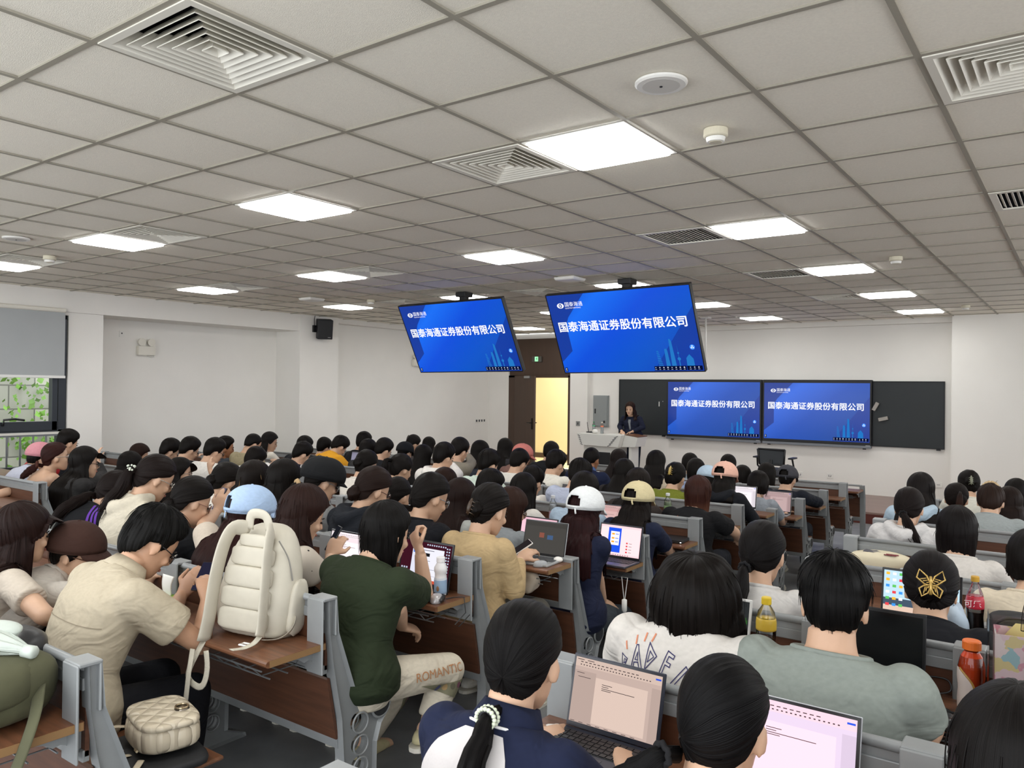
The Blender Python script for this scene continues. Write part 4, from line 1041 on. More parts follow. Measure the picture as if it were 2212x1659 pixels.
    gro = np.stack([vn(aa + .12 * s_, fr, sd + 1) * .7 + vn(aa - .1 * s_, fr * 2 + 1, sd + 2) * .55 + vn(aa, fr // 3, sd + 3) * .8 for s_ in sgrid], 1)
    gro *= np.interp(sgrid, [0, .15, 1], [0, .6, 1]) * {'buzz': .0005, 'short': .0035, 'shag': .0045}.get(style, .0024)
    if style in ('short', 'shag') and Q >= 2: gro *= 1.3
    hp = SK_C + DD * (SKR(DD) + (shp + gro)[..., None])
    outer = H + hp @ Mh.T
    rows = [outer[:, k] for k in range(n1)]; vv = [np.full(na, .35 * s_) for s_ in sgrid]
    if style in ('long', 'bob', 'shag') and L > 0:
        azE = np.degrees(np.arctan2(DD[:, -1, 0], DD[:, -1, 1])); k_ = np.clip((np.abs(azE) - amin) / 16, 0, 1); k_ = k_ * k_ * (3 - 2 * k_)
        Lx = L * k_ * (1 + .07 * nz(aa * 2, sd + 4, 4) + .035 * np.sin(aa * 31)) * (np.interp(np.abs(azE), [60, 100, 180], [.9, .97, 1.]))
        if style == 'shag': Lx = Lx * (1 + .45 * vn(aa, 34, sd + 5) + .35 * vn(aa, 60, sd + 6))
        n2 = (8, 11, 16, 22)[Q] if L > .2 else (5, 6, 8, 12)[Q]
        start = outer[:, -1]; prev = start; inner = []
        od = (hp[:, -1] - SK_C) * (1, 1, 0); od = od @ Mh.T; od[:, 2] = 0; od /= np.linalg.norm(od, axis=1)[:, None] + 1e-9
        fall = -zz
        dirn = outer[:, -1] - outer[:, -2]; dirn /= np.linalg.norm(dirn, axis=1)[:, None] + 1e-9
        for q in range(1, n2 + 1):
            u = q / n2; w_ = np.clip(.45 + u * L / .06, 0, 1)
            d_ = dirn * (1 - w_) + fall * w_ + tr * sway * u; d_ /= np.linalg.norm(d_, axis=1)[:, None]
            p = prev + d_ * (Lx / n2)[:, None]
            if style == 'bob': p = p - od * (.0022 * u * L / .15)[..., None] if np.ndim(u) else p - od * .003 * u
            if style == 'shag': p = p + od * .0006
            p2 = collide(p) if L > .18 else p
            wv = (vn(aa + .12, fr, sd + 1) * .7 + vn(aa - .1 + .05 * u, fr * 2 + 1, sd + 2) * .55 + vn(aa, fr // 3, sd + 3) * .8) * .0028 * (1 + u) + .003 * nz(aa * 3, sd + 9, 3) * u
            prev = p2; rows.append(p2 + od * wv[:, None]); vv.append(np.full(na, .35 + .65 * u)); inner.append(p2 - od * (.017 * (1 - u) + .0015)[..., None] if np.ndim(u) else p2 - od * (.017 * (1 - u) + .0015))
        for q in range(n2 - 1, -1, -1): rows.append(inner[q]); vv.append(np.full(na, .35 + .65 * (q + 1) / n2))
    rows.append(H + (SK_C + DD[:, -1] * (SKR(DD[:, -1]) - .006)) @ Mh.T); vv.append(np.full(na, .33))
    rows.append(H + (SK_C + DD[:, -1] * .6 * (SKR(DD[:, -1]) - .01)) @ Mh.T); vv.append(np.full(na, .3))
    hb = MB(); V = np.array(rows).transpose(1, 0, 2); nr = len(rows)
    hb.add(V.reshape(-1, 3), [(a * nr + k, a * nr + k + 1, ((a + 1) % na) * nr + k + 1, ((a + 1) % na) * nr + k) for a in range(na) for k in range(nr - 1)])
    UV = np.stack([np.repeat(np.minimum(aa, 2 * np.pi - aa)[:, None] / np.pi + (aa > np.pi)[:, None] * .013, nr, 1), np.array(vv).T], -1).reshape(-1, 2)
    uvs = [UV]
    def strand(P, r0, n_=5, v0=.4):
        P = np.asarray(P); hb.tube(P, np.linspace(r0, r0 * .25, len(P)), n_, cap=False); uvs.append(np.stack([np.full(len(P) * n_, rnd.random()), np.repeat(np.linspace(v0, 1, len(P)), n_)], 1))
    if style == 'pony' or (style == 'bun' and L > 0 and clip == 'tail'):
        T0 = H + Mh @ (tpos * 1.03); out = Mh @ np.array((tpos[0] * 2, -1, .15)); n3 = 14
        pts = [T0 - out * .012]; p = T0.copy(); v = out / np.linalg.norm(out)
        for q in range(n3):
            u = q / n3; v = v * (1 - min(1, .35 + u)) + (-zz + tr * sway + out * .05) * min(1, .35 + u); v /= np.linalg.norm(v); p = p + v * L / n3; p = collide(p[None], .045)[0]; pts.append(p.copy())
        pts = np.array(pts); rr = np.interp(np.linspace(0, 1, len(pts)), [0, .06, .12, .35, .75, 1], [.016, .014, .024, .034, .027, .006]) * (1 if L > .25 else .85)
        gs = 32 if Q > 1 else 18
        hb.tube(pts, np.stack([rr * 1.15, rr * .75], 1), gs, ref=tuple(tr), groove=lambda th: 1 + .05 * np.sin(9 * th + 1) + .05 * np.sin(5 * th))
        uvs.append(np.stack([np.tile(np.linspace(0, 1, gs), len(pts)), np.repeat(np.linspace(.4, 1, len(pts)), gs)], 1))
        for k in range((0, 6, 18, 40)[Q]):
            o_ = tr * rnd.uniform(-1, 1) + tf * rnd.uniform(-1, .4); a0 = rnd.randrange(3, 8); sgl = pts[a0:]; w_ = np.linspace(.9, 1.6, len(sgl))[:, None]
            strand(sgl + o_ * rr[a0:, None] * w_ + np.array((0, 0, -1)) * np.linspace(0, rnd.uniform(0, .06), len(sgl))[:, None], .0028)
        if tie:
            k = MB(); d0 = pts[2] - pts[0]; d0 /= np.linalg.norm(d0); a1 = np.cross(d0, (0.1, .2, 1)); a1 /= np.linalg.norm(a1); a2 = np.cross(d0, a1); cc = pts[1] + d0 * .006
            if tie == 'beads':
                for row in (-.008, .008):
                    for q in range(16): t_ = q * .3927 + row * 20; k.ell(cc + d0 * row + (a1 * math.cos(t_) * 1.1 + a2 * math.sin(t_)) * .0195, (.005,) * 3, None, 8, 6)
                k.build('hair_tie', mat('bead_pale', 'cfd6c0', .3), body, True); MB().tube([cc + (a1 * math.cos(t_) + a2 * math.sin(t_)) * .014 for t_ in np.linspace(0, 6.283, 18, endpoint=False)], .009, 8, closed=True, ref=tuple(d0)).build('hair_band', M_black, body, True)
            elif tie == 'flower':
                for q in range(16): k.ell(cc - d0 * .004 + d0 * rnd.uniform(-.02, .02) + a1 * rnd.choice((-1, 1)) * .02 + a2 * rnd.uniform(-.03, .03), (.006, .006, .006), None, 8, 6)
                k.build('hair_clip', mat('clip_pearl', 'cdd3c4', .3), body, True)
            else:
                rb = .012 if tie != '1a1a1c' else .006
                k.tube([cc + (a1 * math.cos(t_) + a2 * math.sin(t_)) * (.02 + .003 * math.sin(7 * t_)) for t_ in np.linspace(0, 6.283, 24, endpoint=False)], rb, 8, closed=True, ref=tuple(d0)); k.build('hair_tie', fabric(tie), body, True)
    if style == 'bun':
        T0 = H + Mh @ (tpos * 1.1); bo = MB()
        R_ = np.array((.047, .034, .045)) * (1 if L <= 0 else .9)
        th, ph = np.linspace(0, 2 * np.pi, 28, endpoint=False), np.linspace(.05, np.pi - .05, 14)
        Vb = []
        for p_ in ph:
            for t_ in th: g = 1 + .07 * math.sin(3 * t_ + 5 * p_) + .04 * math.sin(11 * t_ + 4 * p_); Vb.append(T0 + Mh @ (R_ * g * (math.sin(p_) * math.cos(t_), math.sin(p_) * math.sin(t_), math.cos(p_))))
        hb.add(Vb, [(i * 28 + j, i * 28 + (j + 1) % 28, (i + 1) * 28 + (j + 1) % 28, (i + 1) * 28 + j) for i in range(13) for j in range(28)]); uvs.append(np.stack([np.tile(th / 6.28, 14), np.repeat(ph / 3.14, 28)], 1))
        for k in range((2, 4, 8, 14)[Q]):
            a0 = T0 + Mh @ np.array((rnd.uniform(-.03, .03), -.01, rnd.uniform(-.04, .04))); dv = Mh @ np.array((rnd.uniform(-1, 1), -.5, rnd.uniform(-1, .8))); strand([a0, a0 + dv * .02, a0 + dv * .035 - zz * .012], .0016)
        if clip and clip != 'tail':
            col_, kind_ = clip; k = MB(); Cc = T0 + Mh @ np.array((0, -.034, .0))
            if kind_ == 'frame':
                P = [(-.018, .05), (.016, .052), (.02, -.05), (-.014, -.052)]
                k.tube([Cc + Mh @ np.array((a, -.004, b_)) for a, b_ in P], .006, 6, closed=True, ref=tuple(hf))
            elif kind_ == 'butterfly':
                for s_ in (-1, 1):
                    for wing in ([(0, 0), (.012, .03), (.036, .05), (.044, .02), (.02, .0)], [(0, 0), (.02, -.004), (.036, -.018), (.028, -.045), (.008, -.03)]):
                        k.tube([Cc + Mh @ np.array((s_ * a, -.008 - .2 * a, b_)) for a, b_ in wing], .003, 6, closed=True, ref=tuple(hf))
                        for u in (.3, .55, .8): k.tube([Cc + Mh @ np.array((s_ * wing[1][0] * u, -.008, wing[1][1] * u)), Cc + Mh @ np.array((s_ * wing[3][0] * u, -.012, wing[3][1] * u))], .0022, 5)
                k.tube([Cc + Mh @ np.array((0, -.008, z)) for z in (-.035, 0, .03)], .005, 8)
            elif kind_ == 'fur':
                for t_ in np.linspace(0, 6.283, 14, endpoint=False): k.ell(T0 + Mh @ np.array((.042 * math.cos(t_), .004, .042 * math.sin(t_))), (.019, .024, .019), Mh, 10, 7)
            else:
                k.tube([Cc + Mh @ np.array((.004 * math.sin(9 * z), -.006 + z * z * 4, z)) for z in np.linspace(-.04, .042, 9)], [.004, .008, .010, .011, .011, .010, .009, .007, .004], 10)
                for z in (-.026, -.008, .01, .028):
                    for s_ in (-1, 1): k.tube([Cc + Mh @ np.array((0, -.006, z)), Cc + Mh @ np.array((s_ * .018, .004, z - .006)), Cc + Mh @ np.array((s_ * .02, .022, z - .008))], [.004, .003, .002], 5)
            k.build('hair_clip', mat('clip_' + col_, col_, .3, .5 if kind_ == 'butterfly' else 0), body, True)
    if Q >= 1 and style in ('long', 'bob', 'shag', 'short'):
        for k in range((0, 10, 40, 90)[Q] if style != 'short' else (0, 16, 60, 120)[Q]):  # loose strands lying on the shape
            a = rnd.randrange(na); k0 = rnd.randrange(1, max(2, n1 - 4)) if style == 'short' else rnd.randrange(n1 // 2, n1); tot = (n1 if style == 'short' else n1 + (n2 if L > 0 else 0))
            k1 = min(tot - 1, k0 + rnd.randrange(4, 14)); P = V[a, k0:k1]
            if len(P) < 3 or (style != 'short' and abs(azE[a]) < amin + 8): continue
            cen = H + Mh @ SK_C; dv = P - cen; dv[:, 2] *= .3; dv /= np.linalg.norm(dv, axis=1)[:, None]
            P = P + dv * (np.linspace(.0, rnd.uniform(.004, .012), len(P)))[:, None]
            strand(P, .0016 if Q > 1 else .003, 4, .3)
    hb.uv = np.concatenate(uvs)
    ho = hb.build('hair', hair_mat(hc, hc2), body, True)
    # ---- cap, glasses
    if cap:
        cc_, ck_ = cap[0], cap[1]; tilt_ = -.2; cm_ = fabric(cc_, .3)
        pl_ = np.array((0, math.sin(tilt_), math.cos(tilt_))); na2 = 48; mer2 = [(math.sin(a), math.cos(a)) for a in np.linspace(0, 2 * np.pi, na2, endpoint=False)]
        k = MB(); rows_ = []; pf = np.linspace(0, 93, 14)
        offc = .024 if ck_ != 'newsboy' else .03
        for p_ in pf:
            for sx, cy_ in mer2:
                t_ = math.radians(p_); d0 = np.array((math.sin(t_) * sx, math.sin(t_) * cy_, math.cos(t_))); d0 = rot(x=-tilt_) @ d0
                bulge = (.016 * math.sin(t_ * 1.6) if ck_ == 'newsboy' else .006 * math.sin(t_ * 1.6)) + (.0008 * (abs(math.sin(3 * math.atan2(sx, cy_))) < .12) if ck_ != 'newsboy' else 0)
                rows_.append(H + Mh @ (SK_C + d0 * (SK_R + offc + bulge) + (0, 0, .0)))
        Fq = []
        for i in range(13):
            for j in range(na2):
                az = abs((j / na2 * 360 + 180) % 360 - 180)
                if ck_ == 'open' and az > 180 - 30 * math.sqrt(max(0, 1 - ((pf[i + 1] - 86) / 28) ** 2)) and pf[i + 1] < 87 and pf[i + 1] > 58: continue
                Fq.append((i * na2 + j, i * na2 + (j + 1) % na2, (i + 1) * na2 + (j + 1) % na2, (i + 1) * na2 + j))
        k.add(rows_, Fq); co = k.build('cap', cm_, body, True)
        so = co.modifiers.new('t', 'SOLIDIFY'); so.thickness = .004; so.offset = 1
        last = np.array(rows_[-na2:])
        MB().tube(last, (.003, .009), 6, closed=True, ref=tuple(hu)).build('sweatband', cm_, co, True)
        br = MB(); Vb = []; nb = 17
        for q in range(nb):
            a = math.radians(-64 + 128 * q / (nb - 1)); d0 = rot(x=-tilt_) @ np.array((math.sin(math.radians(91)) * math.sin(a), math.sin(math.radians(91)) * math.cos(a), math.cos(math.radians(91))))
            p_in = SK_C + d0 * (SK_R + offc)
            ln = (.075 if ck_ != 'newsboy' else .045) * math.cos(a * 1.25) ** .6 if abs(a * 1.25) < 1.57 else 0
            for u in (0, .5, 1): Vb.append(H + Mh @ (p_in + np.array((0, ln * u, -ln * .42 * u * (1.2 - .2 * math.cos(a)) - .012 * u * abs(math.sin(a))))))
        br.add(Vb, [(q * 3 + u, q * 3 + u + 1, q * 3 + u + 4, q * 3 + u + 3) for q in range(nb - 1) for u in range(2)]); bo_ = br.build('brim', cm_, co, True); s2_ = bo_.modifiers.new('t', 'SOLIDIFY'); s2_.thickness = .005
        MB().ell(H + Mh @ (SK_C + rot(x=-tilt_) @ np.array((0, 0, 1.)) * (SK_R + offc + .004)), (.008, .008, .005), Mh, 10, 6).build('top_button', cm_, co, True)
        if ck_ == 'open':
            for j0 in (1,):
                s_ = MB(); ids = [j for j in range(na2) if abs(j - na2 / 2) < 5]; s_.tube(last[ids] + hu * .006, (.003, .01), 6, ref=tuple(hu)); s_.build('strap', cm_, co, True)
                s_ = MB(); p_ = last[na2 // 2] + hr * .02 - hf * .006; s_.tube([p_, p_ - hu * .018 + hr * .004, p_ - hu * .032 + hr * .01], (.006, .002), 6, ref=tuple(hf)); s_.build('strap_end', cm_, co, True)
    if glasses:
        k = MB(); gm = mat('glasses_' + glasses, glasses, .25, .6 if glasses != '141416' else 0)
        for s_ in (-1, 1):
            k.tube([Hp(s_ * (.034 + .024 * math.cos(a)), .098 - .012 * abs(math.cos(a) * .5 + .5) ** 2, -.002 + .02 * math.sin(a)) for a in np.linspace(0, 2 * np.pi, 22, endpoint=False)], .0022, 6, closed=True, ref=tuple(hf))
            k.tube([Hp(s_ * .058, .088, .004), Hp(s_ * .078, .03, .008), Hp(s_ * .082, -.008, .008)], .002, 6)
        k.tube([Hp(-.011, .1, .002), Hp(0, .103, .005), Hp(.011, .1, .002)], .002, 6); go = k.build('glasses', gm, body, True)
        le = MB()
        for s_ in (-1, 1): le.add([Hp(s_ * (.034 + .023 * math.cos(a)), .096 - .012 * abs(math.cos(a) * .5 + .5) ** 2, -.002 + .019 * math.sin(a)) for a in np.linspace(0, 2 * np.pi, 16, endpoint=False)], [tuple(range(16))])
        le.build('lenses', glassy('lens', (.96, .97, .98), 1.), go)
    F.leg = leg; F.arm = {a[0]: (a[2], a[3]) for a in arms}; F.top, F.hair, F.spine, F.tang, F.sh = to, ho, spine, tang, sh
    PEOPLE[pid] = F
    return F
person('A1', 'person with short black hair in front of the dark window frame corner', (-8.792, 3.858, -0.14), (-8.792, 3.988, 1.001), style='short', sex='m', top='2a2c30', Q=0)
person('A2', 'person in a pink cap and pale blue shirt with black scribbled writing on the back', (-7.706, 3.009, 0), (-7.706, 3.259, 0.951), style='short', cap=('c98a93', 'ball'), top='b9bccb', kind='shirt', Q=1, sex='m')
person('A3', 'girl with reddish brown low ponytail, bare shoulders and thin strap top', (-7.239, 3.009, 0), (-7.239, 3.189, 0.994), style='pony', hc='331a17', tp=(0, -0.09, -0.07), L=0.2, kind='tank', top='a9b4c4', glasses='b9bdb5', pitch=-2, yaw=20, Q=1, tie='4a2a22')
person('A4', 'girl with very long black hair and plaid shirt, hand raised to her glasses', (-6.759, 3.009, 0), (-6.759, 3.209, 0.969), style='long', L=0.62, top='2b2a2a', kind='long', glasses='141416', pitch=4, yaw=18, Q=1, amin=75, rarm=((-7.173, 3.559, 0.799), (-7.26, 3.559, 0.919), (-0.3, 0.1, 1)))
person('A24', 'person at the left picture edge, only the bent bare arm showing', (-7.406, 2.16, 0), (-7.406, 2.56, 0.743), style='long', L=0.3, top='1c1d22', Q=1, rarm=((-7.098, 2.76, 0.751), (-7.542, 2.78, 0.659)))
person('A6', 'girl with brown hair turned right, half hidden by a black-haired girl', (-8.906, 4.707, -0.14), (-8.906, 4.837, 0.803), style='long', hc='2a1a14', L=0.3, top='3a3a3e', yaw=40, Q=0)
person('A7', 'girl with rounded black hair below the brown-haired girl by the wall', (-7.52, 3.858, -0.14), (-7.52, 3.988, 0.839), style='long', L=0.35, top='242428', Q=0, yaw=8)
person('A8', 'man with short black hair and black top by the bare left wall', (-8.261, 4.707, -0.14), (-8.261, 4.837, 0.891), style='short', sex='m', top='1b1c20', pitch=28, yaw=12, Q=0)
person('A9', 'man with glasses in a black tee looking down at a phone', (-7.868, 4.707, -0.14), (-7.868, 4.837, 0.927), style='short', sex='m', top='1a1b1f', pitch=26, yaw=10, glasses='9fa3a6', Q=0, rarm=((-8.527, 5.157, 0.725), (-8.471, 5.257, 0.787)))
person('A10', 'man with glasses in a white tee, third along the wall side', (-7.411, 4.707, -0.14), (-7.411, 4.837, 0.936), style='short', sex='m', top='dedad3', pitch=24, glasses='141416', yaw=10, Q=0)
person('A11', 'dark-haired man in profile behind the man in the white tee', (-8.471, 5.556, -0.14), (-8.471, 5.686, 0.87), style='short', sex='m', skin='c', top='3b3f45', yaw=35, pitch=8, Q=0)
person('A12', 'man with a buzz cut and white earbuds in a tan tee', (-7.929, 5.556, -0.14), (-7.929, 5.686, 0.947), style='buzz', sex='m', top='9a8f72', pitch=26, glasses='2a2a2a', Q=0, yaw=12, wid=1.12)
person('B1', 'girl with long straight black hair and cream top in profile by the pillar', (-8.752, 6.405, -0.14), (-8.752, 6.535, 0.882), style='long', L=0.42, top='d9d3c6', kind='long', yaw=45, pitch=14, Q=0, amin=86)
person('A18', 'man in a white tee bent over his phone with both hands forward', (-7.01, 4.707, -0.14), (-7.01, 5.047, 0.854), style='short', sex='m', top='e2ded8', pitch=38, Q=0, rarm=((-6.993, 5.327, 0.814), (-7.206, 5.427, 0.818)))
person('B3', 'man in a black top with three white shoulder stripes', (-7.044, 5.556, -0.14), (-7.044, 5.686, 0.875), style='short', sex='m', top='17181b', pitch=34, Q=0, yaw=10)
person('B2', 'person in black tee behind the man with white shoulder stripes', (-8.052, 6.405, -0.14), (-8.052, 6.535, 0.856), style='short', sex='m', top='1b1c20', Q=0, pitch=24)
person('B4', 'person with curly black hair beside the orange shirt', (-8.667, 7.254, -0.27), (-8.667, 7.384, 0.771), style='short', sex='m', off=0.032, top='2a2a2c', Q=0)
person('B5', 'man in an orange shirt with black lettering across the back', (-7.582, 6.405, -0.14), (-7.582, 6.705, 0.877), style='short', sex='m', top='e0a02c', pitch=44, Q=1, yaw=8)
person('B6', 'man in a black top, tallest head against the wall right of the orange shirt', (-7.863, 7.254, -0.27), (-7.863, 7.384, 0.886), style='short', sex='m', top='191a1e', pitch=18, Q=0)
person('B7', 'person with smooth black bob in front of the tallest head by the wall', (-6.886, 6.405, -0.14), (-6.886, 6.535, 0.87), style='bob', L=0.12, top='2b2b2d', Q=0)
person('B8', 'man in a black tee with fluffy black hair right of the smooth bob', (-6.623, 6.405, -0.14), (-6.623, 6.535, 0.895), style='short', sex='m', off=0.032, top='17181c', pitch=28, yaw=10, Q=0)
person('B9', 'girl with hair up in a dark claw clip, highest bun by the wall', (-7.751, 8.103, -0.27), (-7.751, 8.233, 0.828), style='bun', tp=(0, -0.075, 0.055), L=0, clip=('2b2320', 'claw'), top='4a4443', Q=0, yaw=18)
person('B10', 'person in a black cap beside the girl with the claw clip', (-7.096, 7.254, -0.27), (-7.096, 7.384, 0.791), style='short', cap=('1a1b1e', 'ball'), top='3a3936', Q=0)
person('B11', 'girl with narrow long black hair far along the left wall', (-8.227, 8.952, -0.27), (-8.227, 9.082, 0.731), style='long', L=0.3, top='c8c2b8', Q=0)
person('B12', 'girl with long black hair and checked shirt left of the white hoodie', (-6.001, 6.405, -0.14), (-6.001, 6.535, 0.854), style='long', L=0.4, top='8a857c', kind='long', Q=0)
person('C1', 'girl with long black hair against the wall left of the brown door', (-6.119, 8.103, -0.27), (-6.119, 8.233, 0.846), style='long', L=0.36, top='2f2d30', Q=0)
person('C2b', 'person with a pink cap half hidden in front of the brown door', (-5.234, 7.254, -0.27), (-5.234, 7.384, 0.86), style='short', cap=('cf7f74', 'ball'), top='8c6a60', Q=0, yaw=30)
person('C2', 'man in a white tee in front of the pink cap', (-4.678, 6.405, -0.14), (-4.678, 6.535, 0.878), style='short', sex='m', top='dfdbd3', pitch=30, Q=0)
person('C3', 'person in black before the bright doorway, mostly hidden', (-5.404, 8.103, -0.27), (-5.404, 8.233, 0.836), style='short', sex='m', top='18191c', Q=0)
person('C4', 'man in a white tee with a dark back tag before the bright doorway', (-4.233, 6.405, -0.14), (-4.233, 6.535, 0.891), style='short', sex='m', top='e2ded3', pitch=26, Q=1, yaw=6)
person('C8', 'man with cropped hair in a navy shirt with blue collar below the lectern', (-4.318, 7.254, -0.27), (-4.318, 7.384, 0.881), style='buzz', off=0.012, sex='m', skin='c', top='1e2640', kind='polo', collar='4d6592', pitch=14, Q=1, wid=1.1)
person('C9', 'girl with long dark hair directly below the lectern', (-4.449, 8.103, -0.27), (-4.449, 8.233, 0.795), style='long', L=0.45, hc='1c1412', top='4b443f', Q=0)
person('C15', 'girl with long black hair over a cream top, alone below the blackboard', (-3.557, 7.254, -0.27), (-3.557, 7.384, 0.878), style='long', L=0.26, top='d5c8b0', Q=1)
person('C17', 'person with black hair behind two others left of the pink cap', (-3.922, 8.952, -0.27), (-3.922, 9.082, 0.723), style='bob', L=0.08, top='7d8790', Q=0)
person('C18', 'person with round black hair above the pale blue cap', (-3.484, 8.103, -0.27), (-3.484, 8.233, 0.741), style='bob', L=0.08, top='8d99b5', Q=0)
person('C19', 'person in a pale blue cap half hidden by the auburn bob', (-2.999, 7.254, -0.27), (-2.999, 7.384, 0.758), style='bob', L=0.05, cap=('b6cbdc', 'ball'), top='93a7c8', Q=0, pitch=30)
person('C22', 'person with dark hair directly behind the pink baseball cap', (-3.757, 9.801, -0.27), (-3.757, 9.931, 0.665), style='bob', L=0.06, top='4a3a36', Q=0)
person('C21', 'person in a pink baseball cap and black hooded jacket', (-2.5, 6.405, -0.14), (-2.5, 6.535, 0.887), style='long', L=0.2, cap=('dcae9c', 'open'), top='16181d', kind='jacket', hood=True, Q=1, yaw=2)
person('D1', 'girl with black bob and white collar beside the pink cap', (-3.26, 8.952, -0.27), (-3.26, 9.082, 0.618), style='bob', L=0.12, top='dcd8d2', Q=0, collar='dcd8d2')
person('D3', 'person with straight black bob in front of the office chair', (-2.977, 8.952, -0.27), (-2.977, 9.082, 0.665), style='bob', L=0.12, top='6f7277', Q=0)
person('D2', 'person with black hair in a light grey tee typing on a laptop', (-2.502, 7.254, -0.27), (-2.502, 7.384, 0.738), style='bob', L=0.07, top='8d939a', pitch=30, Q=1, rarm=((-2.352, 7.654, 0.386), (-2.357, 7.814, 0.455)))
person('D4', 'person in a dark grey cap and black jacket with yellow lettering', (-2.483, 8.103, -0.27), (-2.483, 8.233, 0.737), style='short', cap=('3d3d42', 'open'), top='171b24', kind='jacket', Q=1, pitch=18, wid=1.1, rarm=((-2.23, 8.453, 0.501), (-2.392, 8.653, 0.439)))
person('B14', 'person in a grey-brown top with chin on the hand', (-5.469, 6.405, -0.14), (-5.469, 6.535, 0.955), style='short', sex='m', top='847d70', kind='long', Q=0, rarm=((-5.591, 6.905, 0.796), (-5.674, 6.905, 0.896), (-0.3, 0.1, 1)))
person('B15', 'girl with glasses and black hair left of the wide dark green seat gap', (-5.861, 7.254, -0.27), (-5.861, 7.384, 0.869), style='long', L=0.2, top='3a3f4a', glasses='b7b3a8', yaw=25, Q=0)
person('B16', 'man with dark hair in a pale mint tee', (-4.414, 5.556, -0.14), (-4.414, 5.686, 0.935), style='short', sex='m', top='cddbcf', pitch=24, Q=1, yaw=8)
person('B13', 'man in a white hoodie resting his chin on his hand', (-4.953, 5.556, -0.14), (-4.953, 5.686, 0.968), style='short', sex='m', top='e4e0da', kind='hood', hood=True, pitch=20, Q=1, yaw=10, rarm=((-5.123, 6.106, 0.765), (-5.204, 6.076, 0.879), (-0.3, 0.1, 1)))
person('B17', 'girl with hair twisted up and a white top above the brown bun', (-5.112, 4.707, -0.14), (-5.112, 4.837, 0.946), style='bun', tp=(0, -0.1, 0.0), L=0, top='ddd6cc', Q=1)
person('B18', 'girl with short high black ponytail left of the white hoodie', (-4.695, 4.707, -0.14), (-4.695, 4.837, 0.941), style='pony', tp=(0, -0.095, 0.05), L=0.2, top='3a3636', Q=1, yaw=12)
person('B28', 'girl with long black hair and black glasses right of the mint tee man', (-3.73, 4.707, -0.14), (-3.73, 4.837, 0.87), style='long', L=0.35, glasses='141416', top='33343a', Q=1, yaw=30, amin=80)
person('C6', 'girl with very straight long black hair over a white top', (-3.421, 4.707, -0.14), (-3.421, 4.837, 0.859), style='long', L=0.34, top='dbd7d0', kind='long', Q=1)
person('C5', 'person in a white tee with short black hair right of the straight-haired girl', (-3.923, 5.556, -0.14), (-3.923, 5.686, 0.815), style='short', sex='m', top='ded9d1', Q=1, pitch=26)
person('C7', 'man in a pale blue shirt with both ears showing', (-3.441, 5.556, -0.14), (-3.441, 5.686, 0.909), style='short', sex='m', top='b7bfd4', kind='hood', pitch=30, Q=1, wid=1.08)
person('C12', 'person with straight black hair directly behind the white cap', (-2.887, 4.707, -0.14), (-2.887, 4.837, 0.902), style='bob', L=0.16, top='a9bccf', Q=1)
person('C10', 'girl with long wavy black hair behind the beige cap', (-3.472, 6.405, -0.14), (-3.472, 6.535, 0.852), style='long', L=0.4, top='2e2a2a', Q=1)
person('C11', 'girl with loose wavy dark hair touching the top of the beige cap', (-2.895, 5.556, -0.14), (-2.895, 5.686, 0.866), style='long', L=0.4, off=0.03, hc='1e1815', top='3b3431', Q=1)
person('C16', 'girl in an olive green tee with hair clipped up', (-2.957, 6.405, -0.14), (-2.957, 6.535, 0.858), style='bun', tp=(0, -0.09, 0.03), L=0, clip=('b59a52', 'claw'), top='71782a', Q=1)
person('C20', 'girl with auburn bob and black tee printed in orange', (-2.407, 5.556, -0.14), (-2.407, 5.736, 0.835), style='bob', L=0.17, hc='3a201a', hc2='6b4636', top='141416', Q=2, wid=1.12, rarm=((-2.155, 5.856, 0.564), (-2.213, 6.056, 0.485)), pitch=15)
person('B24', 'girl with brown hair, only the crown showing between two black-haired girls', (-4.205, 4.707, -0.14), (-4.205, 4.837, 0.845), style='long', hc='2a1a14', L=0.3, top='4b4644', Q=1)
person('B25', 'girl with long brown straight hair and striped grey top by a grey laptop', (-3.332, 3.858, -0.14), (-3.332, 3.988, 0.898), style='long', hc='241714', L=0.42, top='a9aca8', Q=1, yaw=20, amin=76, glasses='1d1a18')
person('C23', 'girl with brown hair and glasses in a grey tee behind the beige knit top', (-2.915, 3.858, -0.14), (-2.915, 3.988, 0.875), style='long', hc='33211a', L=0.14, top='868b8f', Q=1, yaw=18, glasses='a89a86')
person('B19', 'girl with a cream frame hair clip in rolled-up black hair', (-3.904, 3.858, -0.14), (-3.904, 3.988, 0.868), style='bun', tp=(-0.01, -0.1, -0.0), L=0, clip=('d9d2bc', 'frame'), top='2b2b2e', Q=1)
person('C13', 'girl in a white cap and navy tee with dark red hair, leaning on one arm', (-2.369, 3.858, -0.14), (-2.369, 3.988, 0.921), style='long', hc='2a1314', L=0.36, cap=('dcdfe0', 'open'), top='1b2036', legs='3f454b', Q=3, pitch=16, yaw=4, rarm=((-2.308, 3.998, 0.623), (-2.343, 4.158, 0.373), (0.25, 0.9, -0.35), 0.35), kind='tee', amin=70, hands={'r': ((-2.378, 4.478, 0.2), (-2.384, 4.408, -0.193))})
person('C14', 'girl in a beige cap and navy tee with long black hair', (-2.458, 4.707, -0.14), (-2.458, 4.837, 0.871), style='long', hc='191311', L=0.36, cap=('cfc29a', 'open'), top='1c2238', legs='1e2233', Q=2, pitch=16, rarm=((-2.346, 5.107, 0.51), (-2.529, 5.327, 0.543), (-0.5, 0.5, 0.6)))
person('A17', 'girl with a navy bandana over black hair in a white shirt', (-4.8, 3.009, 0), (-4.8, 3.229, 0.967), style='bun', tp=(0, -0.095, -0.02), L=0, top='dfdad3', Q=1, yaw=10, pitch=26)
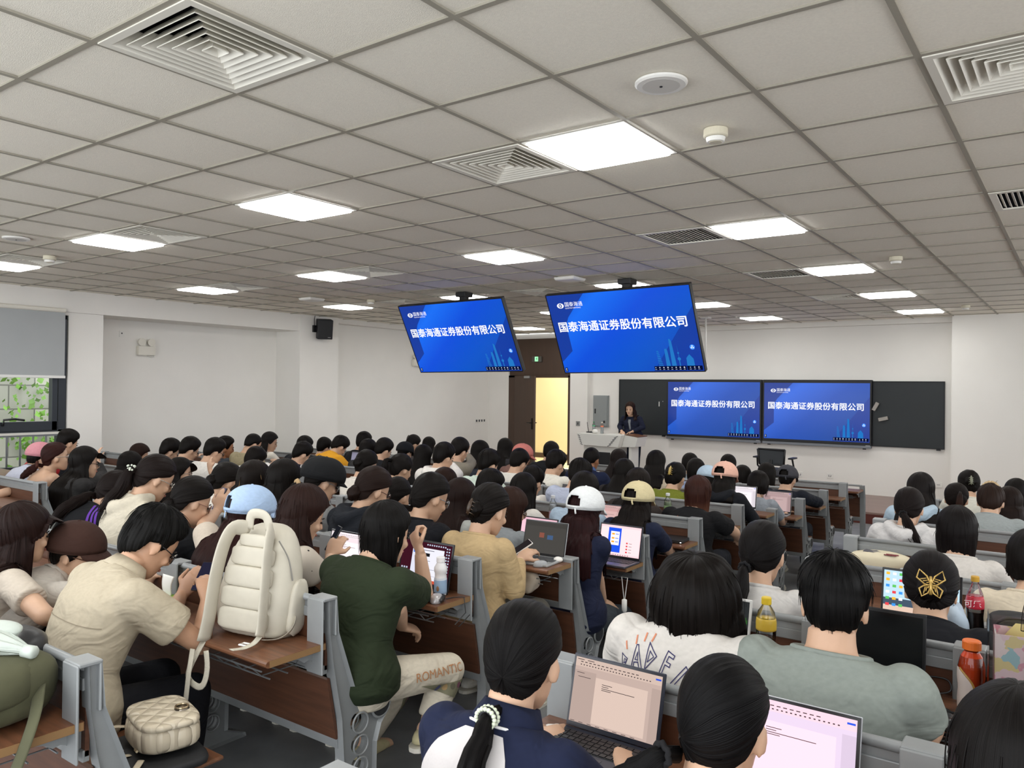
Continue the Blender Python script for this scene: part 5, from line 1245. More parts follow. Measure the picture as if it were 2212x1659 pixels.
person('A15', 'girl with long black hair and glasses, fist at her mouth', (-6.747, 3.858, -0.14), (-6.747, 4.058, 0.823), style='long', L=0.4, top='56504c', yaw=35, pitch=6, glasses='b9b4aa', Q=1, amin=82, rarm=((-6.693, 4.408, 0.72), (-6.809, 4.408, 0.809), (-0.4, 0.1, 1)))
person('A19', 'girl with black hair fading to blond lengths', (-4.367, 3.009, 0), (-4.367, 3.139, 1.006), style='long', hc='1b1512', hc2='b08f62', L=0.33, top='cfc8be', Q=1, yaw=8)
person('B20', 'girl with long black hair in a white tee left of the newsboy cap', (-4.06, 3.009, 0), (-4.06, 3.139, 1.034), style='long', L=0.4, top='d8d0c6', Q=1, yaw=14, amin=76)
person('B21', 'girl in a black newsboy cap with low ponytail and grey sweatshirt', (-3.729, 3.009, 0), (-3.729, 3.169, 1.056), style='pony', tp=(0, -0.09, -0.05), L=0.25, tie='b59a74', cap=('17181a', 'newsboy'), top='8b8b8a', kind='hood', glasses='9fa2a3', yaw=18, pitch=24, Q=2)
person('B22', 'woman with loose brown low bun, glasses and black hooded jacket', (-3.315, 3.009, 0), (-3.315, 3.189, 1.039), style='bun', hc='241814', tp=(0, -0.1, -0.045), L=0, top='1d2026', kind='jacket', hood=True, glasses='5a3a30', yaw=16, pitch=24, Q=2, off=0.022)
person('B23', 'girl with smooth black low ponytail and glasses in a black tee', (-2.826, 3.009, 0), (-2.826, 3.139, 1.049), style='pony', tp=(0, -0.085, -0.08), L=0.25, top='14151a', glasses='8f9599', yaw=18, pitch=22, Q=2)
person('B29', 'girl in a tight beige long-sleeved top with hair clipped up', (-2.425, 3.009, 0), (-2.425, 3.139, 1.019), style='bun', tp=(0, -0.1, -0.01), L=0, off=0.022, clip=('3a2a1c', 'claw'), top='b49c75', kind='long', legs='66635c', Q=3, pitch=20, yaw=6, wid=0.98, rarm=((-2.241, 3.109, 0.658), (-2.401, 3.369, 0.734), (0.2, 0.8, 0.5), 0.9))
person('A13', 'girl with ponytail held by a pearl flower clip in a cream hoodie', (-4.172, 2.16, 0), (-4.172, 2.36, 1.113), style='pony', tp=(0, -0.105, 0.0), L=0.3, tie='flower', hc='1a1210', top='c6beac', kind='hood', hood=True, glasses='c3c2b8', yaw=16, pitch=28, Q=2)
person('A14', 'girl in a black track jacket with purple stripes bending forward', (-4.868, 2.16, 0), (-4.868, 2.49, 0.964), style='pony', tp=(0, -0.085, -0.07), L=0.35, hc='1a1210', top='131417', kind='jacket', yaw=6, pitch=36, Q=2)
person('A16', 'girl with grey scrunchie low bun and glasses in a black tee', (-3.876, 2.16, 0), (-3.876, 2.4, 1.006), style='bun', tp=(0, -0.095, -0.05), L=0, top='17181b', glasses='a57b6c', yaw=14, pitch=24, Q=2)
person('A20', 'girl in a light blue cap with long reddish hair and printed cream tee', (-3.299, 2.16, 0), (-3.299, 2.36, 1.003), style='long', hc='2c1614', L=0.36, cap=('a9c1e0', 'open'), top='c5b9aa', Q=2, yaw=14, pitch=16, larm=((-3.779, 2.41, 0.894), (-3.922, 2.58, 0.933), (0.2, 0.3, 1), 0.7), wid=1.05)
person('B26', 'girl with very long straight brown hair in a polka dot blouse', (-2.909, 2.16, 0), (-2.909, 2.36, 1.04), style='long', hc='2b1a16', L=0.58, top='d9cfbf', Q=3, yaw=24, pitch=22, amin=78, sway=-0.25, rarm=((-2.72, 2.36, 0.745), (-2.881, 2.5, 0.83), (-0.1, 0.6, 0.8), 0.8))
person('B27', 'person with black chin-length hair in a dark green tee and cream trousers', (-2.367, 2.16, 0), (-2.367, 2.36, 1.023), style='bob', hc='12100f', L=0.16, top='27301f', legs='cfc6b4', Q=3, pitch=14, yaw=14, sex='m', wid=1.06, off=0.02, rarm=((-2.329, 2.56, 0.723), (-2.323, 2.52, 0.919), (-0.5, 0.0, 0.8), 1.4), larm=((-2.224, 2.28, 0.762), (-2.37, 2.46, 0.614), (0.1, 0.9, -0.3), 0.8), shoes='b9b08c', hands={'r': ((-2.203, 2.58, 0.432), (-2.211, 2.46, 0.242)), 'l': ((-2.533, 2.61, 0.277), (-2.583, 2.46, 0.073))})
person('A21', 'girl with long dark brown hair in a white tee at the left edge', (-3.722, 1.311, 0), (-3.722, 1.511, 0.976), style='long', hc='231512', L=0.42, top='bfb4a6', Q=3, yaw=8, pitch=6, amin=74, rarm=((-3.287, 1.411, 0.73), (-3.513, 1.611, 0.614)))
person('A22', 'person in a dark brown baseball cap bending low in a white shirt', (-3.673, 1.311, 0), (-3.673, 1.711, 0.87), style='short', cap=('3a2620', 'ball'), top='c2bbb1', kind='shirt', Q=2, yaw=50, pitch=18, glasses='6e4a3c', hc='14100f', rarm=((-3.321, 1.811, 0.724), (-3.383, 1.891, 0.77), (0.2, 0.7, 0.5)))
person('A23', 'man with glasses in a beige short-sleeved shirt leaning over his phone', (-2.871, 1.311, 0), (-2.871, 1.611, 1.032), style='short', sex='m', top='b3a893', kind='shirt', legs='15161b', Q=3, yaw=10, pitch=40, glasses='3a3c40', skin='b', hc='121110', off=0.028, wid=1.1, rarm=((-2.627, 1.671, 0.684), (-2.686, 1.731, 0.818), (-0.5, 0.25, 0.6), 0.9), larm=((-2.911, 1.711, 0.721), (-3.024, 1.831, 0.765), (0.3, 0.3, 0.6), 0.9), by=4)
person('E4', 'person with long black hair at the bottom right corner', (-0.081, 1.311, 0), (-0.081, 1.441, 1.043), style='long', L=0.4, top='2a2626', Q=2, hc='120f0e')
person('E3', 'girl with glossy black hair tied low over a bare back in a black strap top', (-0.577, 1.311, 0), (-0.577, 1.511, 0.979), style='pony', tp=(-0.055, -0.085, -0.06), L=0.22, sway=-0.7, tie='1a1a1c', kind='tank', top='15151a', Q=3, pitch=16, off=0.014, hc='0f0e0f', yaw=-2)
person('E2', 'girl with black beaded low ponytail in a navy polo with white back panel', (-1.033, 1.311, 0), (-1.033, 1.471, 1.021), style='pony', tp=(0, -0.072, -0.1), L=0.36, tie='beads', top='1a2038', kind='polo', Q=3, pitch=14, off=0.014, hc='110f0f', yaw=-11)
person('E1', 'person with shaggy black hair in a white tee with hand-drawn letters', (-0.965, 2.16, 0), (-0.965, 2.29, 0.98), style='shag', L=0.075, nk=0.06, hc='14100e', top='ccc7c1', Q=3, sex='m', pitch=14, wid=1.08, amin=66, fringe=True, yaw=-10)
person('D15', 'man with short black hair in a pale grey tee working with a mouse', (-0.559, 2.16, 0), (-0.559, 2.29, 1.049), style='short', sex='m', top='878e88', Q=3, pitch=16, hc='0f0e0e', wid=1.1, off=0.028, rarm=((-0.337, 2.28, 0.75), (-0.336, 2.51, 0.709), (0.3, 0.9, -0.1), 0.5), yaw=-10)
person('D14', 'girl with loose black ponytail in a white sweatshirt', (-1.043, 3.009, 0), (-1.043, 3.139, 0.985), style='pony', tp=(-0.02, -0.09, -0.06), L=0.3, top='cac7c4', kind='long', Q=2, pitch=18, tie='1a1a1c', hc='141111', off=0.018, yaw=-5)
person('D13', 'girl with a gold butterfly hair clip in a black shirt', (-0.451, 3.009, 0), (-0.451, 3.209, 0.92), style='bun', tp=(0, -0.095, -0.02), L=0, clip=('c2a25c', 'butterfly'), top='16171c', kind='long', Q=2, pitch=30, off=0.024, hc='141011', wid=1.05, yaw=-8)
person('E5', 'person in a cream crochet cardigan at the right edge', (-0.176, 3.858, -0.14), (-0.176, 3.988, 0.925), style='long', L=0.05, top='cfc3ae', kind='long', Q=1)
person('D12', 'girl with dark bob in a white long-sleeved top', (-0.555, 4.707, -0.14), (-0.555, 4.837, 0.884), style='bob', L=0.12, top='cdc8c2', kind='long', Q=2, pitch=18, hc='171313', yaw=-12)
person('D6', 'girl with low ponytail in a white sailor hoodie with navy points', (-0.929, 5.556, -0.14), (-0.929, 5.686, 0.884), style='pony', tp=(-0.01, -0.085, -0.06), L=0.24, sway=0.5, top='cecccb', kind='hood', hood=True, Q=2, pitch=22, hc='1b1413', tie='1a1a1c', off=0.02)
person('D5', 'girl with long straight dark hair and pale blue hoodie at the right wall', (-0.99, 6.405, -0.14), (-0.99, 6.535, 0.902), style='long', L=0.4, top='a9bccb', kind='hood', hood=True, Q=1, hc='191413')
person('D9', 'girl with hair in a tan fur scrunchie and grey tee', (-0.551, 6.405, -0.14), (-0.551, 6.625, 0.859), style='bun', tp=(0, -0.06, 0.075), L=0, top='8f9595', Q=2, pitch=30, hc='2a1c16', clip=('b39a74', 'fur'), wid=1.08)
person('D7', 'girl with brown-ended ponytail and bare shoulder near the right corner', (-0.856, 7.254, -0.27), (-0.856, 7.384, 0.771), style='pony', tp=(0.03, -0.09, 0.03), L=0.3, kind='tank', top='3a3634', Q=1, hc='191210', hc2='4a2d22')
person('D8', 'girl with glasses and pale claw clip against the right wall', (-0.855, 8.103, -0.27), (-0.855, 8.233, 0.809), style='bun', tp=(0, -0.1, 0.01), L=0, clip=('7c7f6c', 'claw'), top='cfcdc2', glasses='141416', Q=1, yaw=-14)
person('D10', 'girl with long black hair cut by the right picture edge', (-0.489, 8.103, -0.27), (-0.489, 8.233, 0.752), style='long', L=0.45, top='22222a', Q=1)
person('D11', 'girl with wavy dark hair half hidden behind the grey tee girl', (-0.488, 7.254, -0.27), (-0.488, 7.384, 0.759), style='long', hc='211612', L=0.22, top='4b4744', Q=1)
person('PR', 'woman presenter in a dark navy suit and grey top standing behind the lectern', (-7.06, 13.62, STAGE_Z), (-7.083, 13.55, 1.271), yaw=170, pitch=10, by=176, style='long', hc='2a1a15', L=.22, amin=58, top='1a1e30', kind='jacket', legs='161a28', Q=2, stand=True, rarm=((-7.33, 13.6, .93), (-7.19, 13.42, .85), (.6, -.6, -.25), .5), larm=((-6.83, 13.6, .93), (-6.96, 13.42, .85), (-.6, -.6, -.25), .5), shoes='1a1a1d')
# ---------------------------------------------------------------- things on and under the desks
def screen_mat(c, k): return emit('scr_%s_%.2f' % (c, k), c, k)
def laptop(label, x, y, z, w=.27, d=.185, h=.18, ang=12, yaw=0, body='8f9398', bez='15161a', design='doc', bg='e9dcdc', page='f3e6e6', k=.9, kb='24262a', name='laptop'):
    """hinge centre at (x, y, z); the keyboard lies towards the reader (-Y), the lid leans back by ang"""
    t = thing(name, label, 'laptop', (x, y, z), (0, 0, math.radians(yaw)), 'laptops on the desks')
    mb_ = mat('lap_' + body, body, .4, .4)
    b = MB().box((0, -d / 2, .007), (w, d, .013)).build('base', mb_, t, bevel=.004)
    kk = MB()
    kk.box((0, -d * .36, .0136), (w * .9, d * .46, .0012)); kk.build('keyboard_bed', mat('key_bed', '1d1f23', .6), b)
    ky = MB()
    for r in range(5):
        for q in range(13): ky.box((-w * .415 + w * .069 * q + (r % 2) * .002, -d * .165 - d * .092 * r, .0152), (w * .058, d * .074, .002))
    ky.build('keys', mat('key_' + kb, kb, .5), b)
    MB().box((0, -d * .81, .0138), (w * .36, d * .3, .0012)).build('trackpad', mat('pad_' + body, body, .3, .3), b)
    lid = MB().box((0, .003, h / 2), (w, .006, h)).build('lid', mb_, t, loc=(0, -.002, .013), bevel=.003)
    lid.rotation_euler = (-math.radians(ang), 0, 0)
    MB().box((0, -.0005, h / 2), (w - .004, .0015, h - .004)).build('bezel', mat('bez_' + bez, bez, .3), lid)
    w2, h2 = w * .94, h * .88; z0 = h * .075; Y = -.0018
    def R(a0, a1, b0, b1, d_=.0): return [(w2 * (a - .5), Y - d_, z0 + h2 * b_) for a, b_ in ((a0, b0), (a1, b0), (a1, b1), (a0, b1))]
    def rects(nm, L, c, kk_, d_): 
        m_ = MB()
        for r in L: m_.add(R(*r, d_), [(0, 1, 2, 3)])
        return m_.build(nm, screen_mat(c, kk_), sc)
    if design == 'off':
        sc = MB().add(R(0, 1, 0, 1), [(0, 1, 2, 3)]).build('screen', mat('screen_off', '0c0d10', .12), lid); return t
    sc = MB().add(R(0, 1, 0, 1), [(0, 1, 2, 3)]).build('screen', screen_mat(bg, k), lid)
    if design == 'doc':
        rects('toolbar', [(0, 1, .86, 1.)], page, k * .93, .0004); rects('page', [(.26, .86, .04, .74)], page, k * 1.02, .0004)
        [rects('page_border', [r_], bg, k * .86, .0003) for r_ in ((.0, .26, .0, .80), (.9, 1, .0, .8))]
        L = [(.34, .46, .655, .664), (.34, .42, .625, .634), (.34, .72, .595, .604), (.34, .45, .57, .579)]
        L += [(.06 + .035 * q, .075 + .035 * q, .885, .9) for q in range(24)] + [(.06 + .05 * q, .09 + .05 * q, .93, .942) for q in range(14)] + [(.02, .1, .965, .975), (.14, .22, .965, .975), (.03, .12, .76, .768), (.05, .2, .70, .708)] + [(.02 + .1 * q, .07 + .1 * q, .01, .018) for q in range(8)]
        rects('screen_text', L, '55474c', k * .5, .0008); rects('blue_button', [(.93, .99, .93, .955)], '2f57d8', k, .0008)
    elif design == 'chat':
        rects('window', [(.22, .86, .1, .86)], 'e3e2ec', k, .0004)
        rects('sidebar', [(.22, .36, .1, .86)], 'd5d6e4', k, .0006); rects('selected', [(.24, .38, .72, .8)], '3f7be0', k, .0008)
        L = [(.45, .66, .8, .815), (.45, .6, .55, .56), (.45, .56, .45, .46), (.45, .7, .35, .358), (.4, .8, .2, .205), (.27, .34, .62, .63)]; rects('screen_text', L, '6d6f80', k * .6, .0008)
        rects('dark_image', [(.45, .58, .66, .74)], '1a1a1e', k, .0008)
        rects('icon_print', [(.9 + .045 * (q % 2), .925 + .045 * (q % 2), .9 - .07 * (q // 2), .935 - .07 * (q // 2)) for q in range(20)] + [(.03 + .05 * (q % 3), .06 + .05 * (q % 3), .3 - .09 * (q // 3), .34 - .09 * (q // 3)) for q in range(9)] + [(.5 + .045 * q, .525 + .045 * q, .93, .965) for q in range(9)], 'c9d3ea', k * .8, .0008)
        rects('glow_band', [(.3, .9, .03, .1)], 'd8563a', k * .8, .0003)
    elif design == 'phoneapp':
        rects('window', [(.02, .98, .06, .93)], 'f2d3d6', k, .0004); rects('blue_panel', [(.2, .52, .1, .92)], '1f4fd6', k, .0008); rects('card', [(.26, .48, .34, .8)], 'ece6f0', k, .0012)
        rects('card_print', [(.29, .36, .68, .74), (.29, .36, .54, .6), (.29, .36, .42, .48)], 'e8a03c', k, .0016); rects('card_text', [(.38, .46, .69, .73), (.38, .46, .55, .59), (.38, .46, .43, .47)], '8f9fd8', k, .0016)
        rects('list_print', [(.66, .7, .42 - .1 * q, .47 - .1 * q) for q in range(4)], 'd8434a', k * .9, .0008); rects('list_text', [(.73, .8, .435 - .1 * q, .45 - .1 * q) for q in range(4)] + [(.05 + .06 * q, .08 + .06 * q, .015, .04) for q in range(12)], '9a7c80', k * .7, .0008)
    elif design == 'grid':
        rects('toolbar', [(0, 1, .86, 1)], bg, k * .85, .0004)
        rects('picture_print', [(.36, .48, .5, .66)], 'b7705f', k * .9, .0008); rects('picture_blue', [(.56, .7, .46, .6)], '5f7fae', k * .9, .0008)
        rects('screen_text', [(.1 + .2 * (q % 4), .17 + .2 * (q % 4), .78 - .17 * (q // 4), .795 - .17 * (q // 4)) for q in range(16)], page, k * .6, .0008)
    elif design == 'desktop':
        rects('sky', [(0, 1, .3, 1)], 'b4d2e4', k, .0003); rects('ridge', [(0, .6, .22, .38)], '48586a', k * .8, .0005); rects('shore', [(0, 1, 0, .22)], 'd3b7a5', k, .0006); rects('field', [(.55, 1, 0, .12)], '7c9a2c', k, .0007)
        for c_, i in (('d8434a', 0), ('3c8fe0', 1), ('5cb85c', 2), ('f2b13c', 3), ('e8e8f0', 4)): rects('icon_print', [(.03 + .09 * ((q * 5 + i) % 3), .08 + .09 * ((q * 5 + i) % 3), .9 - .14 * ((q * 5 + i) // 3 % 6), .96 - .14 * ((q * 5 + i) // 3 % 6)) for q in range(4)], c_, k, .0009)
    elif design == 'game':
        rng2 = np.random.default_rng(3)
        for c_, n_ in (('2f5a2a', 26), ('77853a', 34), ('4b7a32', 18), ('b07a6a', 8)):
            L = []
            for q in range(n_):
                a = rng2.uniform(.55, .95) if c_ != '77853a' else rng2.uniform(0, .95); b0 = rng2.uniform(.05, .85) if c_ != '77853a' else rng2.uniform(.05, .3); L.append((a, a + rng2.uniform(.03, .07), b0, b0 + rng2.uniform(.03, .08)))
            rects('leaf_print', L, c_, k * .9, .0005 + .0001 * len(c_) + .0001 * n_ / 10)
    return t

def table_z(n): return row_z(n) + .712 + {2: .14, 6: .13}.get(n, 0)
Z = table_z
laptop('navy laptop with a document on a pinkish screen, behind the beaded ponytail girl', -1.005, 1.832, Z(0), .275, .2, .19, 14, 0, '2a2e3c', '1c1f2a', 'doc', 'c3aca2', 'd8c0b3', .78, '15161c')
laptop('silver laptop with a bright pink document, right of the black strap top girl', -.555, 1.832, Z(0), .32, .2, .2, 12, 0, 'b9bbc0', '17181c', 'doc', 'd9c6dc', 'f4cfdc', .95)
laptop('dark-lidded laptop cut by the lower right picture edge', -.06, 1.832, Z(0), .27, .18, .2, 12, 0, '2b2d30', '17181c', 'off')
laptop('white laptop showing a dark green game scene beside the shaggy-haired person', -1.085, 2.681, Z(1), .30, .19, .19, 12, 0, 'd6d6d4', 'cfcfcd', 'game', '2b2d2e', '2b2d2e', .8, 'c9c9c6')
laptop('laptop with a switched-off black screen right of the grey tee man', -.545, 2.681, Z(1), .31, .17, .235, 6, 0, '2c2d30', '101114', 'off', name='laptop')
laptop('laptop with a landscape desktop behind the butterfly clip girl', -.53, 3.5, Z(2), .29, .18, .2, 10, 0, '2d2f33', '121316', 'desktop', 'b4d2e4', 'd3b7a5', .95)
laptop('open laptop with a red-edged desktop and a chat window before the green tee person', -2.46, 2.681, Z(1), .32, .2, .21, 12, 0, '1c1d20', '101114', 'chat', '3a1420', 'e3e2ec', .85, '15161a')
laptop('laptop with a pale pink document between the polka dot blouse and the green tee', -2.98, 2.681, Z(1), .27, .19, .19, 10, 0, '8f9398', '17181c', 'doc', 'e0cfd4', 'efe0e4', .95)
laptop('silver laptop with a dim grey web page beside the beige top girl', -2.40, 3.588, Z(2), .27, .19, .19, 14, 4, 'a9acae', '2a2b2d', 'grid', '5f5c58', '7a7672', .45, '55575a')
laptop('laptop with a pink screen and blue app panel beside the white cap girl', -2.36, 4.379, Z(3), .3, .2, .21, 12, 0, '4a4a56', '17181c', 'phoneapp', 'ecc6cb', 'f2d3d6', .95, '2a2a30')
laptop('laptop with pink desktop of small pictures left of the white cap girl', -2.98, 4.379, Z(3), .3, .18, .19, 12, 0, '6c6e74', '17181c', 'grid', 'eab9c8', 'f3dbe2', .9)
laptop('grey laptop left of the beige top girl, page with a small red picture', -3.62, 4.379, Z(3), .28, .18, .2, 14, -8, '77797d', '3b3c40', 'grid', '8f8a8e', 'a49fa3', .6)
laptop('laptop with a rosy screen between the white cap and the beige cap', -2.93, 5.228, Z(4), .3, .18, .19, 12, 0, '5c5e63', '17181c', 'doc', 'cfa3a0', 'd8b2ae', .75)
laptop('laptop with grey tiles of pictures left of the pale blue shirt man', -3.74, 6.077, Z(5), .28, .18, .19, 12, 0, '8a8c90', '2b2c2f', 'grid', '6a6668', '8c888a', .5)
laptop('laptop with a pale document right of the black hooded jacket', -2.53, 6.984, Z(6), .29, .18, .2, 12, 6, '9a9ca0', '17181c', 'doc', 'd9d2d8', 'e8e1e6', .9)
laptop('laptop with a rosy grey document before the light grey tee person', -2.45, 7.775, Z(7), .28, .18, .21, 12, 4, '8f9194', '2b2c2f', 'doc', 'b59a9a', 'c4a9a8', .72)
laptop('laptop with a lavender page below the man in black by the window-side block', -7.55, 6.984, Z(6), .3, .18, .22, 12, 0, '6c6e74', '2b2c2f', 'grid', '8f8ca0', 'b0adc0', .7)
laptop('silver laptop corner at the left picture edge beside the pale drink bottle', -3.02, 0.983, Z(-1), .28, .18, .19, 14, 0, 'c4c5c9', '17181c', 'doc', '6d6c84', '7f7e96', .5)
cl = thing('closed_laptop', 'closed black laptop on the desk before the beige cap girl', 'laptop', (-2.42, 5.2, Z(4)), (0, 0, .1)); MB().box((0, 0, .009), (.3, .2, .016)).build('base', M_black, cl, bevel=.004); MB().box((0, 0, .0195), (.3, .2, .005)).build('lid', mat('lap_lid', '1b1c1f', .35), cl, bevel=.002); MB().ell((.14, -.1, .01), (.006, .003, .003)).build('power_light', emit('power_led', 'ffffff', 2.), cl)

def phone(label, loc, rot_, m='16171b', scr='3a3550', k=.5, name='phone'):
    t = thing(name, label, 'phone', loc, rot_); MB().box((0, 0, 0), (.066, .135, .008)).build('case', mat('phone_' + m, m, .3), t, bevel=.003)
    MB().box((0, 0, .0045), (.061, .129, .0006)).build('screen', screen_mat(scr, k), t); MB().box((-.018, .045, -.005), (.022, .03, .003)).build('camera_bump', M_black, t, bevel=.001); return t
F_ = PEOPLE
def hold(pid, side, d=(0, 0, 0), other=None):
    F = PEOPLE[pid]; e, w = F.arm[side]; p = w + (w - e) / np.linalg.norm(w - e) * .085
    if other: e2, w2 = F.arm[-side]; p = (p + w2 + (w2 - e2) / np.linalg.norm(w2 - e2) * .085) / 2
    return tuple(F.base + p + np.array(d))
phone('dark phone held by the man in the beige shirt', hold('A23', 1, (.0, .03, .02), 1), (.75, .0, .5), '23242c', '34334a', .45)
phone('pink-edged phone held before the brown cap person', hold('A22', 1, (0, .02, .03)), (1.0, .2, -.3), 'c9a0a0', '8d8490', .5)
phone('black phone held by the polka dot blouse girl', hold('B26', 1, (0, .02, .04)), (1.05, .0, -.45), '17181b', '23252c', .5)
phone('phone with a lit screen held up by the light blue cap girl', hold('A20', -1, (.03, -.03, .05)), (1.1, .0, -.2), '17181b', '6a6480', .55)
phone('white-edged phone in the hand of the beige top girl', hold('B29', 1, (0, .0, .03)), (.55, .15, -.6), 'e8e6e2', '3a3436', .4)
phone('phone with a pink case lying on the window-side desk beside a yellow bottle', (-7.66, 2.72, Z(1) + .005), (0, 0, .5), 'c3b4bd', '55505c', .3)
phone('dark phone lying left of the navy laptop', (-1.21, 1.72, Z(0) + .006), (0, 0, -.7), '1c1d20', '101114', .3)

# drinks
P_SODA = [(.001, 0), (.026, .0), (.031, .008), (.031, .05), (.0285, .085), (.0315, .12), (.0315, .145), (.026, .175), (.014, .205), (.0125, .215), (.0125, .222)]
P_SQ = [(.001, 0), (.033, 0), (.036, .006), (.0365, .04), (.034, .07), (.037, .1), (.0365, .13), (.03, .16), (.02, .175), (.0185, .185)]
t = bottle('drink_bottle', 'cola bottle with red label and yellow cap on the desk before the butterfly clip girl', (-.335, 3.45, Z(2)), P_SODA, (.105, '20120f'), 'c79a34', .218, (.118, .165), 'b8283a', r=.03, capr=.0145, cap_h=.02)
lt = MB(); lettering(lt, '\u53ef\u4e50', (-.335 - .004, 3.45 - .0335, Z(2) + .137), (.95, .3, 0), (0, 0, 1), .03); o_ = lt.build('label_text', mat('label_white', 'f0e6e4', .4)); o_.parent = t; o_.matrix_parent_inverse = Matrix.Translation(t.location).inverted()
bottle('drink_bottle', 'bottle of yellow-labelled iced tea with a bright yellow cap left of the grey tee man', (-.868, 2.66, Z(1)), [(.001, 0), (.03, 0), (.033, .006), (.033, .06), (.0305, .09), (.033, .115), (.0335, .15), (.028, .185), (.015, .205), (.014, .212)], (.10, '5f2c14'), 'e0c02a', .21, (.125, .165), 'cfae3c', capr=.0165, cap_h=.024)
t = bottle('drink_bottle', 'squat red-orange juice bottle with orange cap and white label beside the pink bag', (-.265, 2.655, Z(1)), P_SQ, (.178, 'd2451c'), 'e2702a', .183, None, 'fff', capr=.025, cap_h=.026)
lb = MB()
for i, zz_ in enumerate(np.linspace(.012, .135, 14)):
    pass
th_ = np.linspace(-2.95, -1.35, 16); zs_ = np.linspace(.012, .13, 14); rr_ = np.interp(zs_, [p[1] for p in P_SQ], [p[0] for p in P_SQ]) * 1.015
V_ = [(r_ * math.cos(a), r_ * math.sin(a), z_) for z_, r_ in zip(zs_, rr_) for a in -3.0 + (th_ + 2.95) / 1.6 * (1.75 * (1 - .9 * max(0, (z_ - .07) / .07) ** 2))]
lb.add(V_, [(i * 16 + j, i * 16 + j + 1, (i + 1) * 16 + j + 1, (i + 1) * 16 + j) for i in range(13) for j in range(15)]); lb.build('white_label', mat('label_paper', 'ded2cc', .4), t, True)
gl_ = MB(); gl_.tube([V_[i * 16 + 15] for i in range(14)], .003, 6); gl_.build('gold_edge', mat('gold_edge', 'b58a3c', .4), t)
t = bottle('drink_bottle', 'white yoghurt drink bottle with a pale blue label on the desk end', (-2.328, 2.66, Z(1)), [(.001, 0), (.025, 0), (.029, .005), (.029, .075), (.026, .085), (.026, .1), (.030, .11), (.029, .125), (.018, .145), (.0155, .15)], None, 'eeeef0', .148, (.01, .078), '9db9d6', m_body=mat('bottle_white', 'e6e6e8', .35), capr=.0195, cap_h=.024)
MB().ell((.008, -.028, .035), (.008, .003, .012)).build('label_picture', mat('label_brown', 'a07a58', .5), t)
bottle('drink_bottle', 'clear bottle with pale pink drink and white cap at the left edge', (-2.78, .99, Z(-1)), [(.001, 0), (.033, 0), (.037, .006), (.037, .09), (.036, .12), (.03, .15), (.021, .165), (.019, .172)], (.1, 'd9b7ae'), 'e8e6e4', .17, (.02, .095), 'd9c5bd', capr=.023, cap_h=.024)
bottle('drink_bottle', 'small yellow drink bottle on the window-side desk at the left edge', (-7.78, 2.71, Z(1)), SLIM, (.16, 'e2a836'), 'd8b83a', .2, (.05, .1), 'e0dccf')
bottle('water_bottle', 'water bottle with red cap between brown-haired girl and long-haired girl', (-3.42, 4.4, Z(3)), SLIM, (.15, 'dfe6ea'), 'c23a3c', .2, (.07, .12), 'c9d3da')
bottle('water_bottle', 'water bottle with colourful label right of the straight-haired girl', (-3.42, 5.25, Z(4)), SLIM, (.15, 'dfe6ea'), 'd6dade', .2, (.04, .1), 'b08a9a')
bottle('water_bottle', 'small bottle with white cap left of the auburn bob', (-2.78, 6.0, Z(5)), SLIM, (.15, '9ab08a'), 'e6e8e6', .2, (.05, .12), '7ea06a')
bottle('water_bottle', 'bottle with a red cap before the brown bun woman', (-4.1, 3.52, Z(2)), SLIM, (.15, 'dfe0e2'), 'c2484c', .2, (.05, .11), 'd8c8c8')
cu = thing('straw_cup', 'cream paper cup with an orange straw on a desk before the door', 'cup', (-5.35, 8.62, Z(8))); MB().lathe([(.001, 0), (.03, 0), (.04, .12), (.001, .12)], 20).build('cup_body', mat('cup_cream', 'd9d3bd', .5), cu); MB().lathe([(.042, .12), (.042, .128), (.02, .14), (.001, .14)], 20).build('lid', M_white, cu); MB().tube([(.0, 0, .13), (.015, 0, .2)], .004, 8).build('straw', mat('straw_orange', 'd07a4a', .4), cu)

# mice, cases, cables
def mouse(label, loc, yaw, c, c2=None, s=1.):
    t = thing('computer_mouse', label, 'mouse', loc, (0, 0, yaw)); b = MB(); n = 14
    V = []; 
    for i in range(9):
        u = i / 8; zz_ = .001 + .033 * math.sin(u * math.pi / 2); f = math.cos(u * math.pi / 2) ** .55
        V += [(.03 * s * f * math.cos(a), .05 * s * f * math.sin(a) - .006 * u, zz_ * s) for a in np.linspace(0, 2 * np.pi, n, endpoint=False)]
    b.add(V, [(i * n + j, i * n + (j + 1) % n, (i + 1) * n + (j + 1) % n, (i + 1) * n + j) for i in range(8) for j in range(n)] + [tuple(range(n))]); b.build('shell', mat('mouse_' + c, c, .25, .3 if c2 else 0), t, True)
    MB().tube([(0, .028, .024), (0, .04, .02)], .005, 8).build('wheel', M_black, t); 
    if c2:
        for s_ in (-1, 1): MB().ell((s_ * .026, .0, .014), (.009, .045, .014)).build('side_grip', mat('mouse_' + c2, c2, .3), t, True)
    return t
mouse('silver and black computer mouse near the white yoghurt bottle', (-2.27, 2.57, Z(1)), .5, 'b9b6b8', '1a1a1c')
mouse('black computer mouse beside the grey tee man', (-.31, 2.5, Z(1)), .3, '2a2c2e')
mouse('flat grey computer mouse at the desk end before the white cap girl', (-2.30, 3.42, Z(2)), -.4, '9c9fa2', None, .9)
t = thing('earbud_case', 'small white egg-shaped earbud case at the desk end', 'earbud case', (-2.275, 3.55, Z(2))); MB().ell((0, 0, .016), (.026, .022, .016)).build('shell', M_white, t, True); MB().tube([(-.024, -.003, .018), (0, -.0225, .018), (.024, -.003, .018)], .0008, 5).build('seam', M_slot, t)
